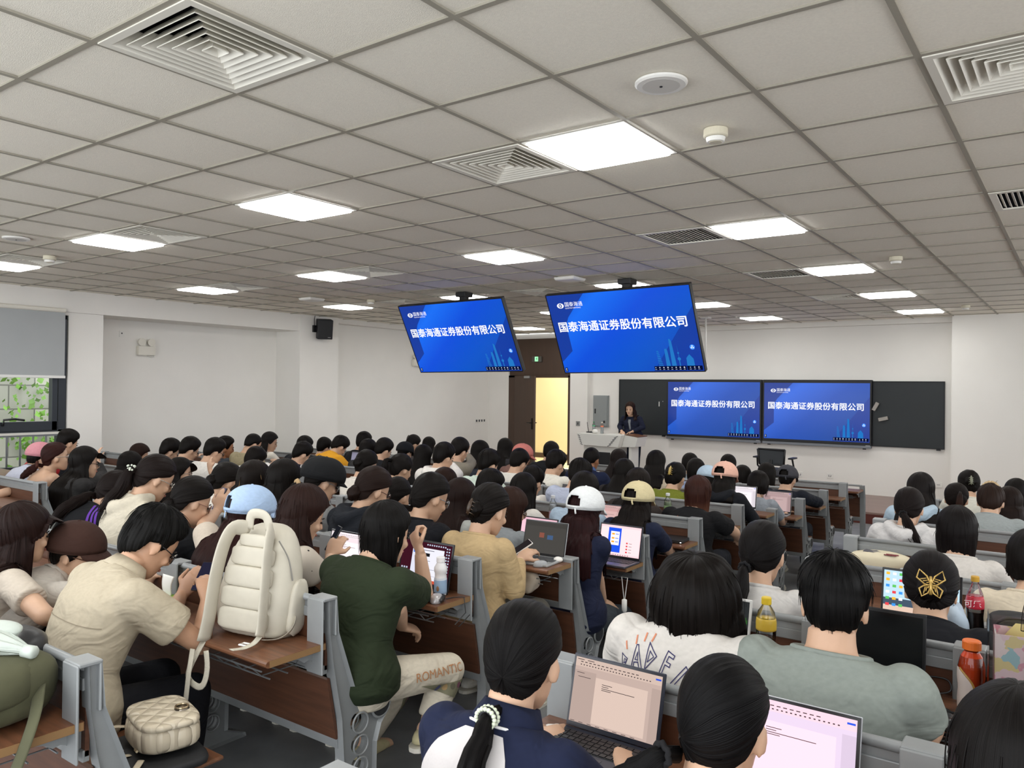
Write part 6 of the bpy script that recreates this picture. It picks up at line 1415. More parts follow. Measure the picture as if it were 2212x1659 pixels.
cable('mouse_cable', 'thin black mouse cable hanging over the desk end below the yoghurt bottle', [(-2.26, 2.62, .716), (-2.25, 2.66, .715), (-2.215, 2.69, .716), (-2.18, 2.66, .66), (-2.19, 2.6, .62), (-2.2, 2.64, .6), (-2.19, 2.7, .64)], .0022, M_black)
def squiggle(P, n=40):
    P = np.array(P, float); k = len(P); u = np.linspace(0, k - 1, n); return np.stack([np.interp(u, range(k), P[:, i]) for i in range(3)], 1)
def smoothp(P, n=60):
    P = squiggle(P, n)
    for _ in range(6): P[1:-1] = (P[:-2] + P[1:-1] * 2 + P[2:]) / 4
    return P
cable('mouse_cable', 'black cable running from the black mouse in loops over the desk', smoothp([(-.3, 2.55, .716), (-.31, 2.62, .716), (-.42, 2.66, .717), (-.46, 2.7, .73), (-.4, 2.735, .765), (-.33, 2.735, .77), (-.32, 2.72, .73), (-.42, 2.7, .718), (-.36, 2.6, .717), (-.2, 2.6, .717)]), .0028, M_black)
cable('power_cable', 'thin dark cable lying in a bend left of the pink bag', smoothp([(-.28, 2.64, .715), (-.24, 2.55, .715), (-.2, 2.5, .715), (-.12, 2.56, .715), (-.1, 2.62, .715)]), .0025, M_black)
cable('mouse_cable', 'short dark cable from the grey mouse to the silver laptop', [(-2.3, 3.47, .718), (-2.31, 3.53, .717), (-2.33, 3.58, .717)], .002, M_black)

# bags
def sack(mb, c, dims, seg=20, rg=12, pw=2.8, lump=.05, seed=1):
    """soft rounded box"""
    g = np.random.default_rng(seed); ph_ = g.uniform(0, 6, 6); V = []
    for i in range(rg + 1):
        t_ = np.pi * i / rg; cz, sz = np.cos(t_), np.sin(t_)
        for a in np.linspace(0, 2 * np.pi, seg, endpoint=False):
            d = np.array((sz * np.cos(a), sz * np.sin(a), cz)); p = np.sign(d) * np.abs(d) ** (2 / pw); p *= (1 + lump * (np.sin(3 * a + ph_[0] + 2 * t_) + np.sin(2 * a - 3 * t_ + ph_[1])) * .5)
            V.append(np.array(c) + p * np.array(dims) / 2)
    return mb.add(V, [(i * seg + j, i * seg + (j + 1) % seg, (i + 1) * seg + (j + 1) % seg, (i + 1) * seg + j) for i in range(rg) for j in range(seg)])
M_cream = mat('bag_cream', 'bdb7a8', .55, bump=.25, bscale=14, var=.04, vscale=20)
M_web = mat('webbing_cream', 'bbb5a5', .7, bump=.3, bscale=300)
bp = thing('backpack', 'large cream backpack standing on the desk, straps towards the camera', 'backpack', (-2.495, 1.79, .712), (math.radians(-8), math.radians(2), math.radians(16)))
prof = []
b = MB(); C_, A_, B_ = [], [], []
for z_, a_, d_ in ((0, .135, .07), (.02, .15, .085), (.1, .16, .095), (.2, .158, .09), (.3, .14, .075), (.37, .11, .055), (.405, .075, .035), (.415, .03, .015)):
    C_.append((0, .03 + (.09 - d_) * .4, z_)); A_.append((a_, 0, 0)); B_.append((0, d_, 0))
b.rings(C_, A_, B_, 28, 2.9); b.build('body', M_cream, bp, True, sub=1)
pn = MB()
for i, (z0, z1) in enumerate(((.03, .105), (.11, .18), (.185, .255), (.26, .325), (.33, .37))):
    w0 = np.interp((z0 + z1) / 2, [0, .1, .2, .3, .37], [.125, .132, .128, .11, .075]); pn2 = MB()
    sack(pn2, (0, -.058 + .012 * (i > 2) + .008 * (i > 3), (z0 + z1) / 2), (2 * w0 * .82, .034, z1 - z0 + .006), pw=5, lump=.0, seg=24); pn2.build('back_pad', M_cream, bp, True)
for s_ in (-1, 1):
    x0 = s_ * .085; st = MB()
    P = smoothp([(s_ * .05, -.02, .385), (x0, -.075, .40), (x0 * 1.15, -.10, .33), (x0 * 1.3, -.105, .2), (x0 * 1.35, -.1, .06), (x0 * 1.4, -.11, -.02 if s_ < 0 else .03)], 26)
    st.tube(P, np.stack([np.full(26, .031), np.full(26, .009)], 1), 12, ref=(0, 1, 0)); so = st.build('shoulder_strap', M_cream, bp, True)
    wb_ = MB(); e = P[-1]
    Pw = [e, e + (.01 * s_, -.02, -.08), e + (.02 * s_, -.03, -.13), e + (.06, -.02, -.16), e + (.07, .0, -.08), e + (.05, .03, -.02)] if s_ < 0 else [e, e + (-.0, -.03, -.02), e + (-.01, -.07, -.03), e + (-.02, -.12, -.028)]
    if s_ < 0: Pw = [(p[0], min(p[1], -.15), p[2]) if i else tuple(p) for i, p in enumerate(np.array(Pw))]
    wb_.tube(smoothp(Pw, 24), np.stack([np.full(24, .012), np.full(24, .0018)], 1), 8, ref=(0, 1, 0)); wb_.build('webbing', M_web, so, True)
wb_ = MB().tube([(-.12, -.16, -.04), (-.118, -.165, -.12), (-.115, -.165, -.2), (-.118, -.16, -.27)], [(.011, .0016)] * 4, 8, ref=(0, 1, 0)).build('loose_strap', M_web, bp, True)
MB().tube([(-.022, -.15, .002), (.018, -.15, .002), (.018, -.125, .004), (-.022, -.125, .004)], .0035, 6, closed=True).build('buckle', M_white, bp, loc=(.09, .0, .0))
lp_ = MB().tube(smoothp([(.14, .03, .08), (.175, .02, .09), (.185, -.01, .05), (.15, -.03, .012), (.09, -.05, .006)], 20), np.stack([np.full(20, .013), np.full(20, .0018)], 1), 8, ref=(0, 1, 0)).build('side_strap', M_web, bp, True)
h_ = MB().tube(smoothp([(-.045, -.03, .39), (-.04, -.045, .445), (.0, -.05, .452), (.04, -.045, .445), (.045, -.03, .39)], 20), np.stack([np.full(20, .019), np.full(20, .006)], 1), 10, ref=(0, 1, 0)).build('top_handle', M_cream, bp, True)
for s_ in (-1, 1):
    k = MB(); sack(k, (s_ * .155, .045, .12), (.04, .1, .2), pw=3); k.build('side_pocket', M_cream, bp, True)
MB().tube(smoothp([(.1, -.04, .36), (.135, -.015, .3), (.152, .0, .22)], 16), .003, 6).build('zip', mat('zip_grey', '8d8a84', .4, .5), bp)

qb = thing('handbag', 'small quilted cream handbag with a round metal clasp lying on the seat', 'bag', (-2.41, 1.40, .475), (0, 0, -.25)); M_quilt = bpy.data.materials.new('quilted_leather'); M_quilt.use_nodes = True
nt = M_quilt.node_tree; bs = nt.nodes['Principled BSDF']; bs.inputs['Base Color'].default_value = (*lin('c6baa4'), 1); bs.inputs['Roughness'].default_value = .35
tc = nt.nodes.new('ShaderNodeTexCoord'); hs = []
for an in (.785, -.785):
    mp = nt.nodes.new('ShaderNodeMapping'); mp.inputs['Rotation'].default_value = (0, 0, an); nt.links.new(tc.outputs['Object'], mp.inputs[0])
    wv = nt.nodes.new('ShaderNodeTexWave'); wv.inputs['Scale'].default_value = 6.5; wv.wave_profile = 'SIN'; nt.links.new(mp.outputs[0], wv.inputs[0]); pw_ = nt.nodes.new('ShaderNodeMath'); pw_.operation = 'POWER'; pw_.inputs[1].default_value = .35; nt.links.new(wv.outputs[1], pw_.inputs[0]); hs.append(pw_)
mn = nt.nodes.new('ShaderNodeMath'); mn.operation = 'MINIMUM'; nt.links.new(hs[0].outputs[0], mn.inputs[0]); nt.links.new(hs[1].outputs[0], mn.inputs[1])
bp2 = nt.nodes.new('ShaderNodeBump'); bp2.inputs['Strength'].default_value = .7; bp2.inputs['Distance'].default_value = .012; nt.links.new(mn.outputs[0], bp2.inputs['Height']); nt.links.new(bp2.outputs[0], bs.inputs['Normal'])
k = MB(); sack(k, (0, 0, .055), (.25, .2, .10), 28, 14, 3.6, .03); k.build('body', M_quilt, qb, True)
M_leather = mat('leather_cream', 'c4b8a2', .35, bump=.1, bscale=60)
k = MB(); sack(k, (.0, .0, .098), (.258, .19, .03), 28, 12, 4., .02); k.build('flap', M_quilt, qb, True)
k = MB(); k.lathe([(.001, .117), (.022, .117), (.024, .112), (.024, .108)], 20, (.03, .05, .0)); k.build('clasp', mat('clasp_metal', '7d756a', .25, .9), qb)
MB().tube([(.03 + .02 * math.cos(a), .05 + .02 * math.sin(a), .12) for a in np.linspace(0, 6.28, 20, endpoint=False)], .003, 6, closed=True).build('clasp_ring', mat('clasp_gold', 'b9a98c', .25, .9), qb)
for P in ([(-.09, -.09, .05), (-.1, -.14, .06), (-.09, -.17, .0), (-.06, -.15, -.03), (-.03, -.11, .0)], [(.02, -.1, .0), (.03, -.15, .01), (.05, -.17, -.02), (.0, -.19, -.03)], [(.1, -.09, .01), (.14, -.12, .0), (.16, -.17, -.02), (.1, -.2, -.03)]):
    MB().tube(smoothp(P, 22), np.stack([np.full(22, .011), np.full(22, .0022)], 1), 8, ref=(0, 0, 1)).build('strap', M_leather, qb, True)
MB().tube([(.07, -.1, .035), (.1, -.102, .04)], .004, 6).build('zip_pull', mat('clasp_gold2', 'b9a98c', .3, .9), qb)
bb = thing('laptop_sleeve', 'flat black bag under the quilted handbag on the seat', 'bag', (-2.41, 1.38, .442), (0, 0, -.2)); k = MB(); sack(k, (0, 0, .016), (.34, .25, .032), pw=5, lump=.02); k.build('body', mat('nylon_black', '17181b', .7, bump=.2, bscale=30), bb, True); MB().tube([(-.15, -.124, .017), (.15, -.124, .017)], .003, 6).build('zip', M_slot, bb)
ob_ = thing('satchel', 'olive green canvas satchel slumped on the desk under a white umbrella', 'bag', (-2.45, .93, .712), (0, 0, .12)); M_olive = mat('olive_canvas', '4a4a34', .9, bump=.5, bscale=16, var=.12, vscale=12)
k = MB(); sack(k, (0, 0, .095), (.36, .24, .19), 26, 14, 2.9, .08, 4); k.build('body', M_olive, ob_, True)
k = MB(); sack(k, (.02, -.05, .12), (.33, .2, .13), 26, 12, 3.2, .08, 9); k.build('flap', M_olive, ob_, True)
for P in ([(.08, -.15, .15), (.09, -.165, .08), (.07, -.16, .0)], [(.15, -.1, .16), (.19, -.12, .08), (.175, -.14, -.02)]): MB().tube(smoothp(P, 14), np.stack([np.full(14, .016), np.full(14, .003)], 1), 8, ref=(0, 1, 0)).build('strap', mat('strap_black', '1b1c1e', .7), ob_, True)
MB().tube(smoothp([(.17, .02, .1), (.26, -.04, .06), (.28, -.12, -.1), (.22, -.2, -.2), (.1, -.22, -.24)], 26), np.stack([np.full(26, .024), np.full(26, .004)], 1), 8, ref=(-.6, .8, 0)).build('shoulder_strap', M_olive, ob_, True)
k = MB(); sack(k, (-.1, .09, .14), (.24, .16, .12), pw=3, lump=.1, seed=3); k.build('black_lining', M_black, ob_, True)
um = thing('umbrella', 'folded white umbrella lying on the olive satchel', 'umbrella', (-2.42, .90, .925), (.12, .15, .55)); M_umb = mat('umbrella_white', 'b7bfb7', .45, bump=.5, bscale=26)
for q in range(9):
    k = MB(); a = q * .7; P = smoothp([(.13, 0, .0), (.04, .035 * math.cos(a), .03 * math.sin(a) + .01), (-.06, .055 * math.cos(a), .04 * math.sin(a) + .01), (-.15, .07 * math.cos(a + .4), .03 * math.sin(a + .4))], 14)
    k.tube(P, np.stack([np.linspace(.008, .032, 14), np.linspace(.003, .004, 14)], 1), 8, ref=(0, math.cos(a), math.sin(a))); k.build('cloth_fold', M_umb, um, True)
k = MB(); k.lathe([(.001, .0), (.017, .0), (.018, .03), (.014, .036), (.001, .036)], 18, (.10, 0, .0), rot(y=math.pi / 2)); k.build('cap', M_umb, um, True)
k = MB(); sack(k, (-.05, .02, .015), (.2, .12, .07), 40, 20, 2.3, .28, 21); k.build('crumpled_cloth', M_umb, um, True)
MB().tube([(-.14, 0, 0), (.1, 0, 0)], .008, 8).build('shaft', M_steel, um)

pb = thing('tote_bag', 'clear plastic tote with pink floral print on the desk beside the juice bottle', 'bag', (-.09, 2.56, .712), (0, 0, .12))
mp_ = bpy.data.materials.new('floral_pink'); mp_.use_nodes = True; nt = mp_.node_tree; vo = nt.nodes.new('ShaderNodeTexVoronoi'); vo.inputs['Scale'].default_value = 26; tc = nt.nodes.new('ShaderNodeTexCoord'); ns = nt.nodes.new('ShaderNodeTexNoise'); ns.inputs['Scale'].default_value = 30
mxv = nt.nodes.new('ShaderNodeVectorMath'); mxv.operation = 'ADD'; sc_ = nt.nodes.new('ShaderNodeVectorMath'); sc_.operation = 'SCALE'; sc_.inputs[3].default_value = .05
nt.links.new(tc.outputs['Object'], ns.inputs[0]); nt.links.new(ns.outputs[1], sc_.inputs[0]); nt.links.new(tc.outputs['Object'], mxv.inputs[0]); nt.links.new(sc_.outputs[0], mxv.inputs[1]); nt.links.new(mxv.outputs[0], vo.inputs[0])
rp = nt.nodes.new('ShaderNodeValToRGB'); rp.color_ramp.interpolation = 'CONSTANT'; sx = nt.nodes.new('ShaderNodeSeparateColor'); nt.links.new(vo.outputs[1], sx.inputs[0]); nt.links.new(sx.outputs[0], rp.inputs[0])
for p_, c_ in ((0, 'e3c6c9'), (.55, 'd89aa8'), (.7, 'e6d3cf'), (.82, 'dcc890'), (.9, '9fc0c4'), (.95, 'c06a86')):
    e_ = rp.color_ramp.elements[0] if p_ == 0 else rp.color_ramp.elements.new(p_); e_.color = (*lin(c_), 1)
rp.color_ramp.elements[-1].color = (*lin('e3c6c9'), 1); nt.links.new(rp.outputs[0], nt.nodes['Principled BSDF'].inputs['Base Color']); nt.nodes['Principled BSDF'].inputs['Roughness'].default_value = .6
k = MB(); k.box((0, -.05, .14), (.22, .004, .28)); k.box((0, .05, .14), (.22, .004, .28)); k.box((-.11, 0, .14), (.004, .1, .28)); k.box((.11, 0, .14), (.004, .1, .28)); k.box((0, 0, .003), (.22, .1, .004)); k.build('print_lining', mp_, pb)
k = MB(); k.box((0, -.058, .16), (.25, .0015, .32)); k.box((0, .058, .16), (.25, .0015, .32)); k.box((-.125, 0, .16), (.0015, .116, .32)); k.box((.125, 0, .16), (.0015, .116, .32)); k.build('clear_shell', glassy('clear_vinyl', (.95, .95, .95), 1.5, .08), pb)
k = MB(); k.prism([(-.1, .24), (.1, .22), (.1, .3), (-.06, .295)], (0, .03, 0), (1, 0, 0), (0, 0, 1), (0, .003, 0)); k.build('yellow_paper', mat('paper_yellow', 'dccb86', .7), pb)
MB().tube(smoothp([(-.05, -.06, .3), (-.045, -.075, .4), (.045, -.075, .4), (.05, -.06, .3)], 18), .005, 8).build('handle', glassy('clear_vinyl2', (.9, .88, .88), 2., .1), pb, True)
def soft(name, label, cat, loc, dims, m, yaw=0, pw=2.6, lump=.1, seed=2, part='body', extra=None):
    t = thing(name, label, cat, loc, (0, 0, yaw)); k = MB(); sack(k, (0, 0, dims[2] / 2), dims, 24, 14, pw, lump, seed); k.build(part, m, t, True)
    if extra: extra(t)
    return t
def straps(c, P, r=.004):
    m = mat('strap_' + c, c, .6)
    return lambda t: [MB().tube(smoothp(q, 18), r, 6).build('strap', m, t, True) for q in P]
M_blkbag = mat('nylon_black', '17181b', .7)
soft('handbag', 'black shoulder bag on the desk right of the cola bottle', 'bag', (-.16, 3.46, Z(2)), (.28, .16, .12), M_blkbag, .1, 3, .05, 5, extra=straps('202226', [[(-.12, -.08, .05), (-.1, -.1, .12), (.0, -.1, .13), (.12, -.08, .05)]], .006))
soft('handbag', 'small black bag on the seat between the polka dot blouse and the green tee', 'bag', (-3.05, 2.14, .44), (.26, .2, .13), M_blkbag, .3, 2.8, .08, 6, extra=straps('232529', [[(-.1, -.08, .08), (-.06, -.12, .15), (.05, -.1, .15), (.1, -.07, .08)]], .006))
soft('backpack', 'red backpack on the window-side desk at the left edge', 'backpack', (-8.15, 3.45, Z(2)), (.42, .22, .2), mat('nylon_red', 'a81f26', .6, bump=.4, bscale=12), .1, 2.6, .1, 7, extra=straps('7d161c', [[(-.15, -.11, .1), (-.05, -.13, .15), (.1, -.12, .1)]], .006))
soft('tote_bag', 'cream cotton tote with grey and dark red print lying on the desk', 'bag', (-1.0, 5.20, Z(4)), (.34, .2, .1), mat('cotton_cream', 'd9cfb4', .9, bump=.3, bscale=18), .1, 3., .06, 8, extra=lambda t: (MB().prism([(-.08, -.03), (-.02, -.045), (.02, -.01), (-.01, .035), (-.03, .02), (-.07, .045)], (-.02, 0, .0985), (1, 0, 0), (0, 1, 0), (0, 0, .003)).build('grey_print', mat('print_grey', '55545a', .9), t), [MB().prism([(a, b), (a + .07, b - .01), (a + .065, b + .006), (a, b + .012)], (0, 0, .097), (1, 0, 0), (0, 1, 0), (0, 0, .004)).build('red_print', mat('print_red', '7c3a3e', .9), t) for a, b in ((.03, -.05), (.02, -.075))]))
soft('cloth', 'crumpled pale blue cloth between laptop and cola bottle', 'cloth', (-.40, 3.40, Z(2)), (.09, .1, .13), mat('cloth_sky', 'b5c5d4', .9, bump=.5, bscale=20), .3, 2.2, .2, 9)
soft('cloth', 'crumpled pale blue shirt heap left of the landscape laptop', 'cloth', (-.80, 3.45, Z(2)), (.14, .14, .1), mat('cloth_sky2', 'b9c3cf', .9, bump=.5, bscale=20), .1, 2.2, .2, 10)
soft('pouch', 'grey-green bag stuffed in the wire basket under the silver laptop', 'bag', (-2.52, 3.46, Z(2) - .085), (.26, .18, .055), mat('pouch_grey', '8a8d84', .8), 0, 2.8, .06, 11)
soft('scarf', 'beige scarf hanging out of the wire basket beside the beige top girl', 'scarf', (-2.36, 3.40, Z(2) - .14), (.11, .12, .12), mat('scarf_beige', 'c3b5a3', .9, bump=.5, bscale=16), .4, 2.2, .2, 12)
soft('tissue_pack', 'bright green tissue pack on the desk before the beige shirt man', 'tissue pack', (-3.12, 1.83, .712), (.13, .08, .04), mat('tissue_green', '8fbf2e', .35, var=.3, vscale=22), .25, 3, .05, 13, extra=lambda t: (lambda k: (k.tube(smoothp([(0, 0, .03), (-.015, .0, .08), (-.01, .01, .12)], 10), np.stack([np.linspace(.02, .035, 10), np.full(10, .002)], 1), 8, ref=(0, 1, 0)), k.build('tissue', mat('tissue_white', 'e9e8e2', .9), t, True)))(MB()))
soft('paper_scrap', 'crumpled white wrapper left of the navy laptop', 'wrapper', (-1.165, 1.80, .712), (.045, .03, .016), mat('foil_white', 'dedad6', .4), .6, 2.2, .25, 14)
soft('plastic_bag', 'thin white plastic bag hanging from the bench frame end', 'plastic bag', (-2.165, 4.73, .03), (.1, .18, .24), glassy('bag_film', (.75, .76, .76), 3., .2), .2, 2.3, .2, 15, extra=straps('c9cac9', [[(0, -.05, .2), (0, -.04, .28), (0, .05, .28), (0, .06, .2)]], .005))
soft('shopping_bag', 'patchwork blue and red shopping bag on the floor beside the jeans', 'bag', (-2.02, 4.15, FLZ[1]), (.2, .2, .34), mat('patchwork', '7d93a8', .7, var=.45, vscale=7), .4, 3, .1, 16, extra=straps('8d6a70', [[(-.05, 0, .3), (-.04, 0, .4), (.04, 0, .4), (.05, 0, .3)]], .006))
soft('drawstring_bag', 'bright red drawstring bag with a white cord hanging under the desk', 'bag', (-2.28, 5.72, .12), (.13, .12, .26), mat('nylon_red2', 'b3262c', .6), .2, 2.3, .2, 17, extra=straps('e2e0dc', [[(.02, -.06, .2), (.06, -.08, .05), (.1, -.06, -.06), (.13, -.03, -.02), (.08, 0, .05)], [(-.03, -.06, .2), (-.02, -.08, .0), (.02, -.06, -.06)]], .004))
soft('beige_bag', 'beige bag hanging beside the window-side bench end', 'bag', (-6.435, 2.95, .3), (.12, .2, .3), mat('bag_beige', 'bdb38d', .7), .3, 2.6, .1, 18, extra=straps('3c3a34', [[(0, -.1, .12), (0, -.11, .13), (0, -.115, .12)]], .008))
soft('jacket', 'dark red jacket lying on the seat behind the white sweatshirt girl', 'jacket', (-.62, 3.02, .44), (.3, .26, .15), mat('cloth_wine', '5e1f2c', .8), 0, 2.4, .12, 19)
ch = thing('hanging_charm', 'white capsule charm on a looped strap hanging from the wire basket', 'charm', (-2.23, 4.22, .585 - .10)); MB().tube([(-.02, 0, .03), (.02, 0, .03), (.003, 0, -.1), (-.003, 0, -.1)], .0025, 6, closed=True).build('loop', M_white, ch); k = MB(); k.tube([(0, 0, -.1), (0, 0, -.105), (0, 0, -.17), (0, 0, -.178)], [.008, .016, .016, .009], 14); k.build('capsule', M_white, ch, True)
bake()
# ---------------------------------------------------------------- prints and trims that lie on the clothes
def bvh(o):
    me = o.data; V, F = mesh_np(me); M = np.array(o.matrix_world) if False else None
    b = o.parent.location if o.parent else Vector((0, 0, 0))
    p = o.parent
    off = np.zeros(3)
    while p is not None: off += np.array(p.location); p = p.parent
    return BVHTree.FromPolygons([tuple(v) for v in V], F), off
def decal(pid, name, polys, O, U, V, D, m, lift=.0022, maxe=.02, target=None, letters=None):
    """lay flat shapes (in the plane O + a U + b V) onto the clothing along D and keep them as a part of it"""
    F = PEOPLE[pid]; tgt = target or F.top; tree, off = bvh(tgt)
    O, U, V, D = (np.array(q, float) for q in (O, U, V, D)); D /= np.linalg.norm(D)
    bm = bmesh.new()
    for P in polys:
        try: bm.faces.new([bm.verts.new((a, b_, 0)) for a, b_ in P])
        except ValueError: pass
    if letters:
        txt, size, cx, cy, ang, sh = letters; me = text_mesh(txt, size, .0, 'CENTER', 0, sh); v_, f_ = mesh_np(me); c, s = math.cos(ang), math.sin(ang); vs = [bm.verts.new((cx + x * c - y * s, cy + x * s + y * c, 0)) for x, y, _ in v_]
        for f in f_:
            try: bm.faces.new([vs[i] for i in f])
            except ValueError: pass
    bmesh.ops.triangulate(bm, faces=bm.faces)
    for _ in range(5):
        ed = [e for e in bm.edges if e.calc_length() > maxe]
        if not ed: break
        bmesh.ops.subdivide_edges(bm, edges=ed, cuts=1); bmesh.ops.triangulate(bm, faces=[f for f in bm.faces if len(f.verts) > 3])
    bad = []
    for v in bm.verts:
        p = O + v.co.x * U + v.co.y * V
        h = tree.ray_cast(Vector(p - D * .5), Vector(D))
        if h[0] is None: bad.append(v); continue
        v.co = h[0] - Vector(D) * lift
    bmesh.ops.delete(bm, geom=bad, context='VERTS')
    me = bpy.data.meshes.new(name); bm.to_mesh(me); bm.free()
    o = bpy.data.objects.new(name, me); COL.objects.link(o); me.materials.append(m); o.parent = tgt; me.shade_smooth()
    return o
ink = lambda c: mat('ink_' + c, c, .85)
def back(pid, dv=0.):
    F = PEOPLE[pid]; return F.N + np.array((0, 0, dv)), F.tr, np.array((0, 0, 1.)), F.tf
def ring_poly(P, w):
    """outline strokes of a polygon as thin quads"""
    out = []; n = len(P)
    for i in range(n):
        a, b = np.array(P[i]), np.array(P[(i + 1) % n]); d = b - a; L = np.linalg.norm(d); d /= L; q = np.array((-d[1], d[0])) * w
        out.append([tuple(a - d * w - q), tuple(b + d * w - q), tuple(b + d * w + q), tuple(a - d * w + q)])
    return out
# hand-drawn letters B A D F I over an orange figure
O, U, V, D = back('E1')
LET = {'B': [(-.5, -1), (-.35, 1), (.45, .55), (.1, .1), (.5, -.4), (-.1, -1)], 'A': [(-.75, -1), (-.1, 1), (.12, 1), (.75, -.9), (.45, -.95), (.22, -.3), (-.3, -.3), (-.45, -1)], 'D': [(-.55, -1), (-.45, 1), (.65, .1)], 'F': [(-.5, -1), (-.15, 1), (.7, .85), (.65, .6), (.12, .68), (.02, .25), (.5, .2), (.48, -.05), (-.05, .0), (-.22, -1)], 'I': [(-.16, -1), (.16, -1), (.16, 1), (-.16, 1)]}
st = []
for ch_, cx, cy, an in (('B', -.15, -.115, .32), ('A', -.108, -.082, .2), ('D', -.06, -.068, .08), ('F', -.01, -.078, -.12), ('I', .035, -.1, -.75)):
    c, s = math.cos(an), math.sin(an); P = [(cx + (x * c - y * s) * .028, cy + (x * s + y * c) * .034) for x, y in LET[ch_]]; st += ring_poly(P, .0014)
    if ch_ == 'A': st += ring_poly([(cx - .004, cy - .004), (cx + .001, cy + .016), (cx + .006, cy - .004)], .0012)
    if ch_ == 'D': st += ring_poly([(cx - .008, cy - .014), (cx - .006, cy + .014), (cx + .009, cy + .002)], .0012)
    if ch_ == 'B': st += ring_poly([(cx - .006, cy + .006), (cx - .003, cy + .02), (cx + .006, cy + .014)], .0011)
decal('E1', 'letter_print', st, O, U, V, D, ink('34325e'))
tk = []
for cx, cy, an in ((-.155, -.06, .5), (-.123, -.038, .25), (-.095, -.026, -.05), (-.068, -.022, -.3)):
    c, s = math.cos(an), math.sin(an); tk.append([(cx + (x * c - y * s), cy + (x * s + y * c)) for x, y in ((-.0025, -.011), (.0025, -.011), (.0025, .011), (-.0025, .011))])
fig = [[(-.09, -.19), (-.085, -.13), (-.05, -.13), (-.045, -.19)], [(-.11, -.2), (-.035, -.195), (-.005, -.25), (.005, -.33), (-.09, -.33), (-.125, -.26)]]
decal('E1', 'orange_print', tk + fig, O, U, V, D, ink('cb7f5e'))
decal('E1', 'print_lines', [[(-.06, -.2), (-.02, -.235), (-.024, -.24), (-.063, -.204)], [(-.1, -.24), (-.02, -.28), (-.022, -.286), (-.102, -.245)], [(-.1, -.152), (-.07, -.148), (-.07, -.151), (-.1, -.155)], [(-.095, -.166), (-.07, -.163), (-.07, -.166), (-.095, -.169)]], O, U, V, D, ink('e3ddd6'), .003)
# polo: white back panel, lettering, collar stripe
O, U, V, D = back('E2'); D = D * .72 - np.array((0, 0, .69)); V = np.array((0, 0, .72)) + PEOPLE['E2'].tf * .69
decal('E2', 'white_panel', [[(-.05, -.06), (.05, -.06), (.075, -.1), (.11, -.18), (.135, -.34), (-.19, -.34), (-.185, -.24), (-.16, -.17), (-.11, -.1)]], O, U, V, D, mat('cloth_white_rib', 'c8c3c2', .85, bump=.3, bscale=40), .0025, .018)
decal('E2', 'back_lettering', [], O, U, V, D, ink('1a1d3a'), .004, .015, None, ('POP', .085, -.105, -.205, .05, 0))
col = [c for c in PEOPLE['E2'].top.children if c.name.startswith('collar')][0]
Vc, _ = mesh_np(col.data); n_ = len(Vc) // 4; rimp = Vc[2 * n_:3 * n_]
q = MB().tube(rimp, .0035, 6); o_ = q.build('collar_stripe', mat('stripe_white', 'e4e2e2', .8), PEOPLE['E2'].top, True)
# track jacket stripes
O, U, V, D = back('A14')
D2 = -np.array((.55, -.75, .35)); U2 = np.array((.8, .6, 0))
decal('A14', 'purple_stripes', [[(a, .03), (a + .013, .03), (a + .022, -.12), (a + .018, -.3), (a + .003, -.3), (a + .008, -.12)] for a in (.02, .045, .07)], PEOPLE['A14'].N, U2, V, D2, ink('5a2d94'), .003, .02)
# shoulder stripes
decal('B3', 'white_stripes', [[(a, .0), (a + .01, .0), (a + .02, -.16), (a + .01, -.16)] for a in (.1, .118, .136)], PEOPLE['B3'].N, U2, V, D2, ink('e4e2de'), .004, .02)
# lettering on backs
def bl(pid, txt, size, cx, cy, c, ang=0., sh=0., nm='back_lettering'):
    O, U, V, D = back(pid); decal(pid, nm, [], O, U, V, D, ink(c), .004, .02, None, (txt, size, cx, cy, ang, sh))
bl('B5', 'MOLOK', .085, .0, -.05, '2a2416', -.12); bl('B5', 'M  LON', .08, .02, -.16, '2a2416', -.1)
bl('A2', 'unique', .10, -.02, -.1, '1e1f2a', .06, .3); bl('A2', 'XA *', .09, -.08, -.19, '1e1f2a', .0, .2)
bl('D4', 'ERS', .085, .08, -.12, 'd9a52c', .0); bl('D4', 'GELES', .035, .09, -.19, 'c9c8c4', .0)
bl('A20', 'Alte', .05, -.03, -.2, '2c3350', .25, .2)
O, U, V, D = back('A20')
decal('A20', 'photo_print', [[(-.16, -.21), (-.07, -.19), (-.08, -.26), (-.17, -.27)]], O, U, V, D, ink('7d8a90'), .004); decal('A20', 'photo_print', [[(-.17, -.27), (-.08, -.26), (-.1, -.37), (-.19, -.37)]], O, U, V, D, ink('3d3638'), .004); decal('A20', 'photo_print', [[(-.15, -.29), (-.11, -.285), (-.12, -.32), (-.155, -.32)]], O, U, V, D, ink('c98a68'), .006)
O, U, V, D = back('C20')
decal('C20', 'orange_print', [[(-.1, -.06), (-.07, -.03), (-.06, -.06), (.1, -.075), (.11, -.1), (-.04, -.09), (-.06, -.18), (-.1, -.19)], [(-.01, -.12), (.12, -.12), (.13, -.15), (.04, -.16), (.04, -.22), (.0, -.26), (-.02, -.2)]], O, U, V, D, ink('d4652a'), .005); decal('C20', 'orange_print', [[(.08, -.3), (.13, -.29), (.12, -.42), (.1, -.42), (.11, -.33)]], O, U, V, D, ink('d4652a'), .005)
O, U, V, D = back('D6')
decal('D6', 'navy_points', [[(-.125, -.24), (-.085, -.24), (-.115, -.13)], [(.115, -.24), (.165, -.24), (.155, -.12)]], O, U, V, D, ink('232a48'), .004)
O, U, V, D = back('C4'); decal('C4', 'dark_tag', [[(-.04, -.05), (.03, -.065), (.03, -.08), (-.04, -.065)]], O, U, V, D, ink('2c2a28'), .004)
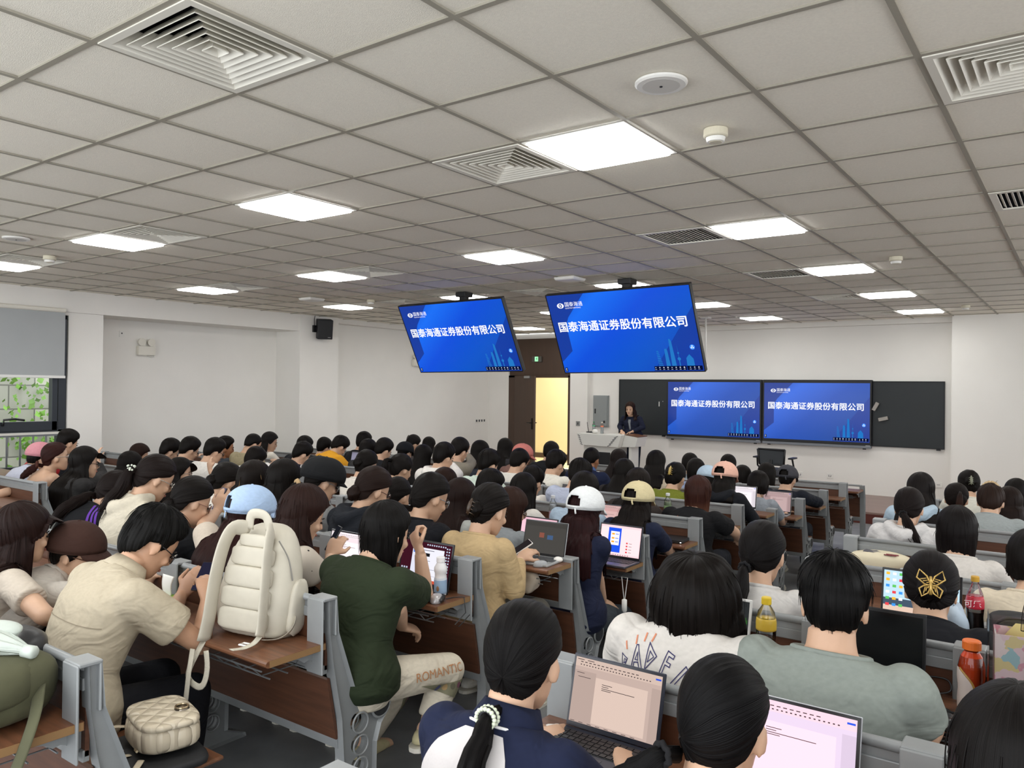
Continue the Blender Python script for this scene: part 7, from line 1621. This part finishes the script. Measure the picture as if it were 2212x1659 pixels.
# polka dots on the blouse
m = bpy.data.materials.new('polka_dots'); m.use_nodes = True; nt = m.node_tree; b_ = nt.nodes['Principled BSDF']; tc = nt.nodes.new('ShaderNodeTexCoord'); vo = nt.nodes.new('ShaderNodeTexVoronoi'); vo.inputs['Scale'].default_value = 24; vo.inputs['Randomness'].default_value = .35
lt_ = nt.nodes.new('ShaderNodeMath'); lt_.operation = 'LESS_THAN'; lt_.inputs[1].default_value = .13; mx = nt.nodes.new('ShaderNodeMix'); mx.data_type = 'RGBA'; mx.inputs[6].default_value = (*lin('c4baac'), 1); mx.inputs[7].default_value = (*lin('1c1a1c'), 1)
nt.links.new(tc.outputs['Object'], vo.inputs[0]); nt.links.new(vo.outputs[0], lt_.inputs[0]); nt.links.new(lt_.outputs[0], mx.inputs[0]); nt.links.new(mx.outputs[2], b_.inputs['Base Color']); b_.inputs['Roughness'].default_value = .85
PEOPLE['B26'].top.data.materials[0] = m
# printed trouser leg
tro = [c for c in PEOPLE['B27'].body.children if c.name.startswith('trousers')][0]
F = PEOPLE['B27']; kn = np.array(F.leg[1][1])
def leg(name, polys, c, letters=None, lift=.004, o=(0, 0, 0)): return decal('B27', name, polys, kn + np.array(o), (0, 1, 0), (0, 0, 1), (-1, 0, 0), ink(c), lift, .018, tro, letters)
leg('leg_lettering', [], 'b07d54', ('ROMANTIC', .05, -.12, .03, -.06, 0))
leg('leg_print', [[(-.22, -.0), (-.1, -.025), (.02, -.03), (.05, -.1), (.05, -.3), (.0, -.3), (.0, -.12), (-.1, -.06)]], '7d7a62'); 
for q, c in enumerate(('4a4f7a', 'a58a60', '5c5a48', '7a4a5c', '3f5a58')):
    leg('leg_flower', [[(a + .012 * math.cos(t), b + .014 * math.sin(t)) for t in np.linspace(0, 6.28, 9, endpoint=False)] for a, b in ((-.12 + .035 * q, -.036 - .004 * q), (.02 + .004 * q, -.09 - .04 * q), (.03 - .003 * q, -.28 + .035 * q))], c, None, .006)
# shirt yoke seam and hem tag of the beige shirt
O, U, V, D = back('A23')
decal('A23', 'yoke_seam', [[(-.2 + .02 * i, -.125 - .0006 * (i - 10) ** 2 * .3), (-.18 + .02 * i, -.125 - .0006 * (i - 9) ** 2 * .3), (-.18 + .02 * i, -.128 - .0006 * (i - 9) ** 2 * .3), (-.2 + .02 * i, -.128 - .0006 * (i - 10) ** 2 * .3)] for i in range(20)], O, U, V, D, ink('8f8470'), .003)
# grey camisole under the presenter's open jacket
F = PEOPLE['PR']; k = MB(); cc = [F.spine(t) for t in (.25, .5, .7, .82)]
k.rings([c + F.tf * .035 for c in cc], [F.tr * a for a in (.03, .042, .052, .05)], [F.tf * a for a in (.09, .095, .098, .075)], 16); k.build('grey_top', fabric('7f8488'), F.top, True)
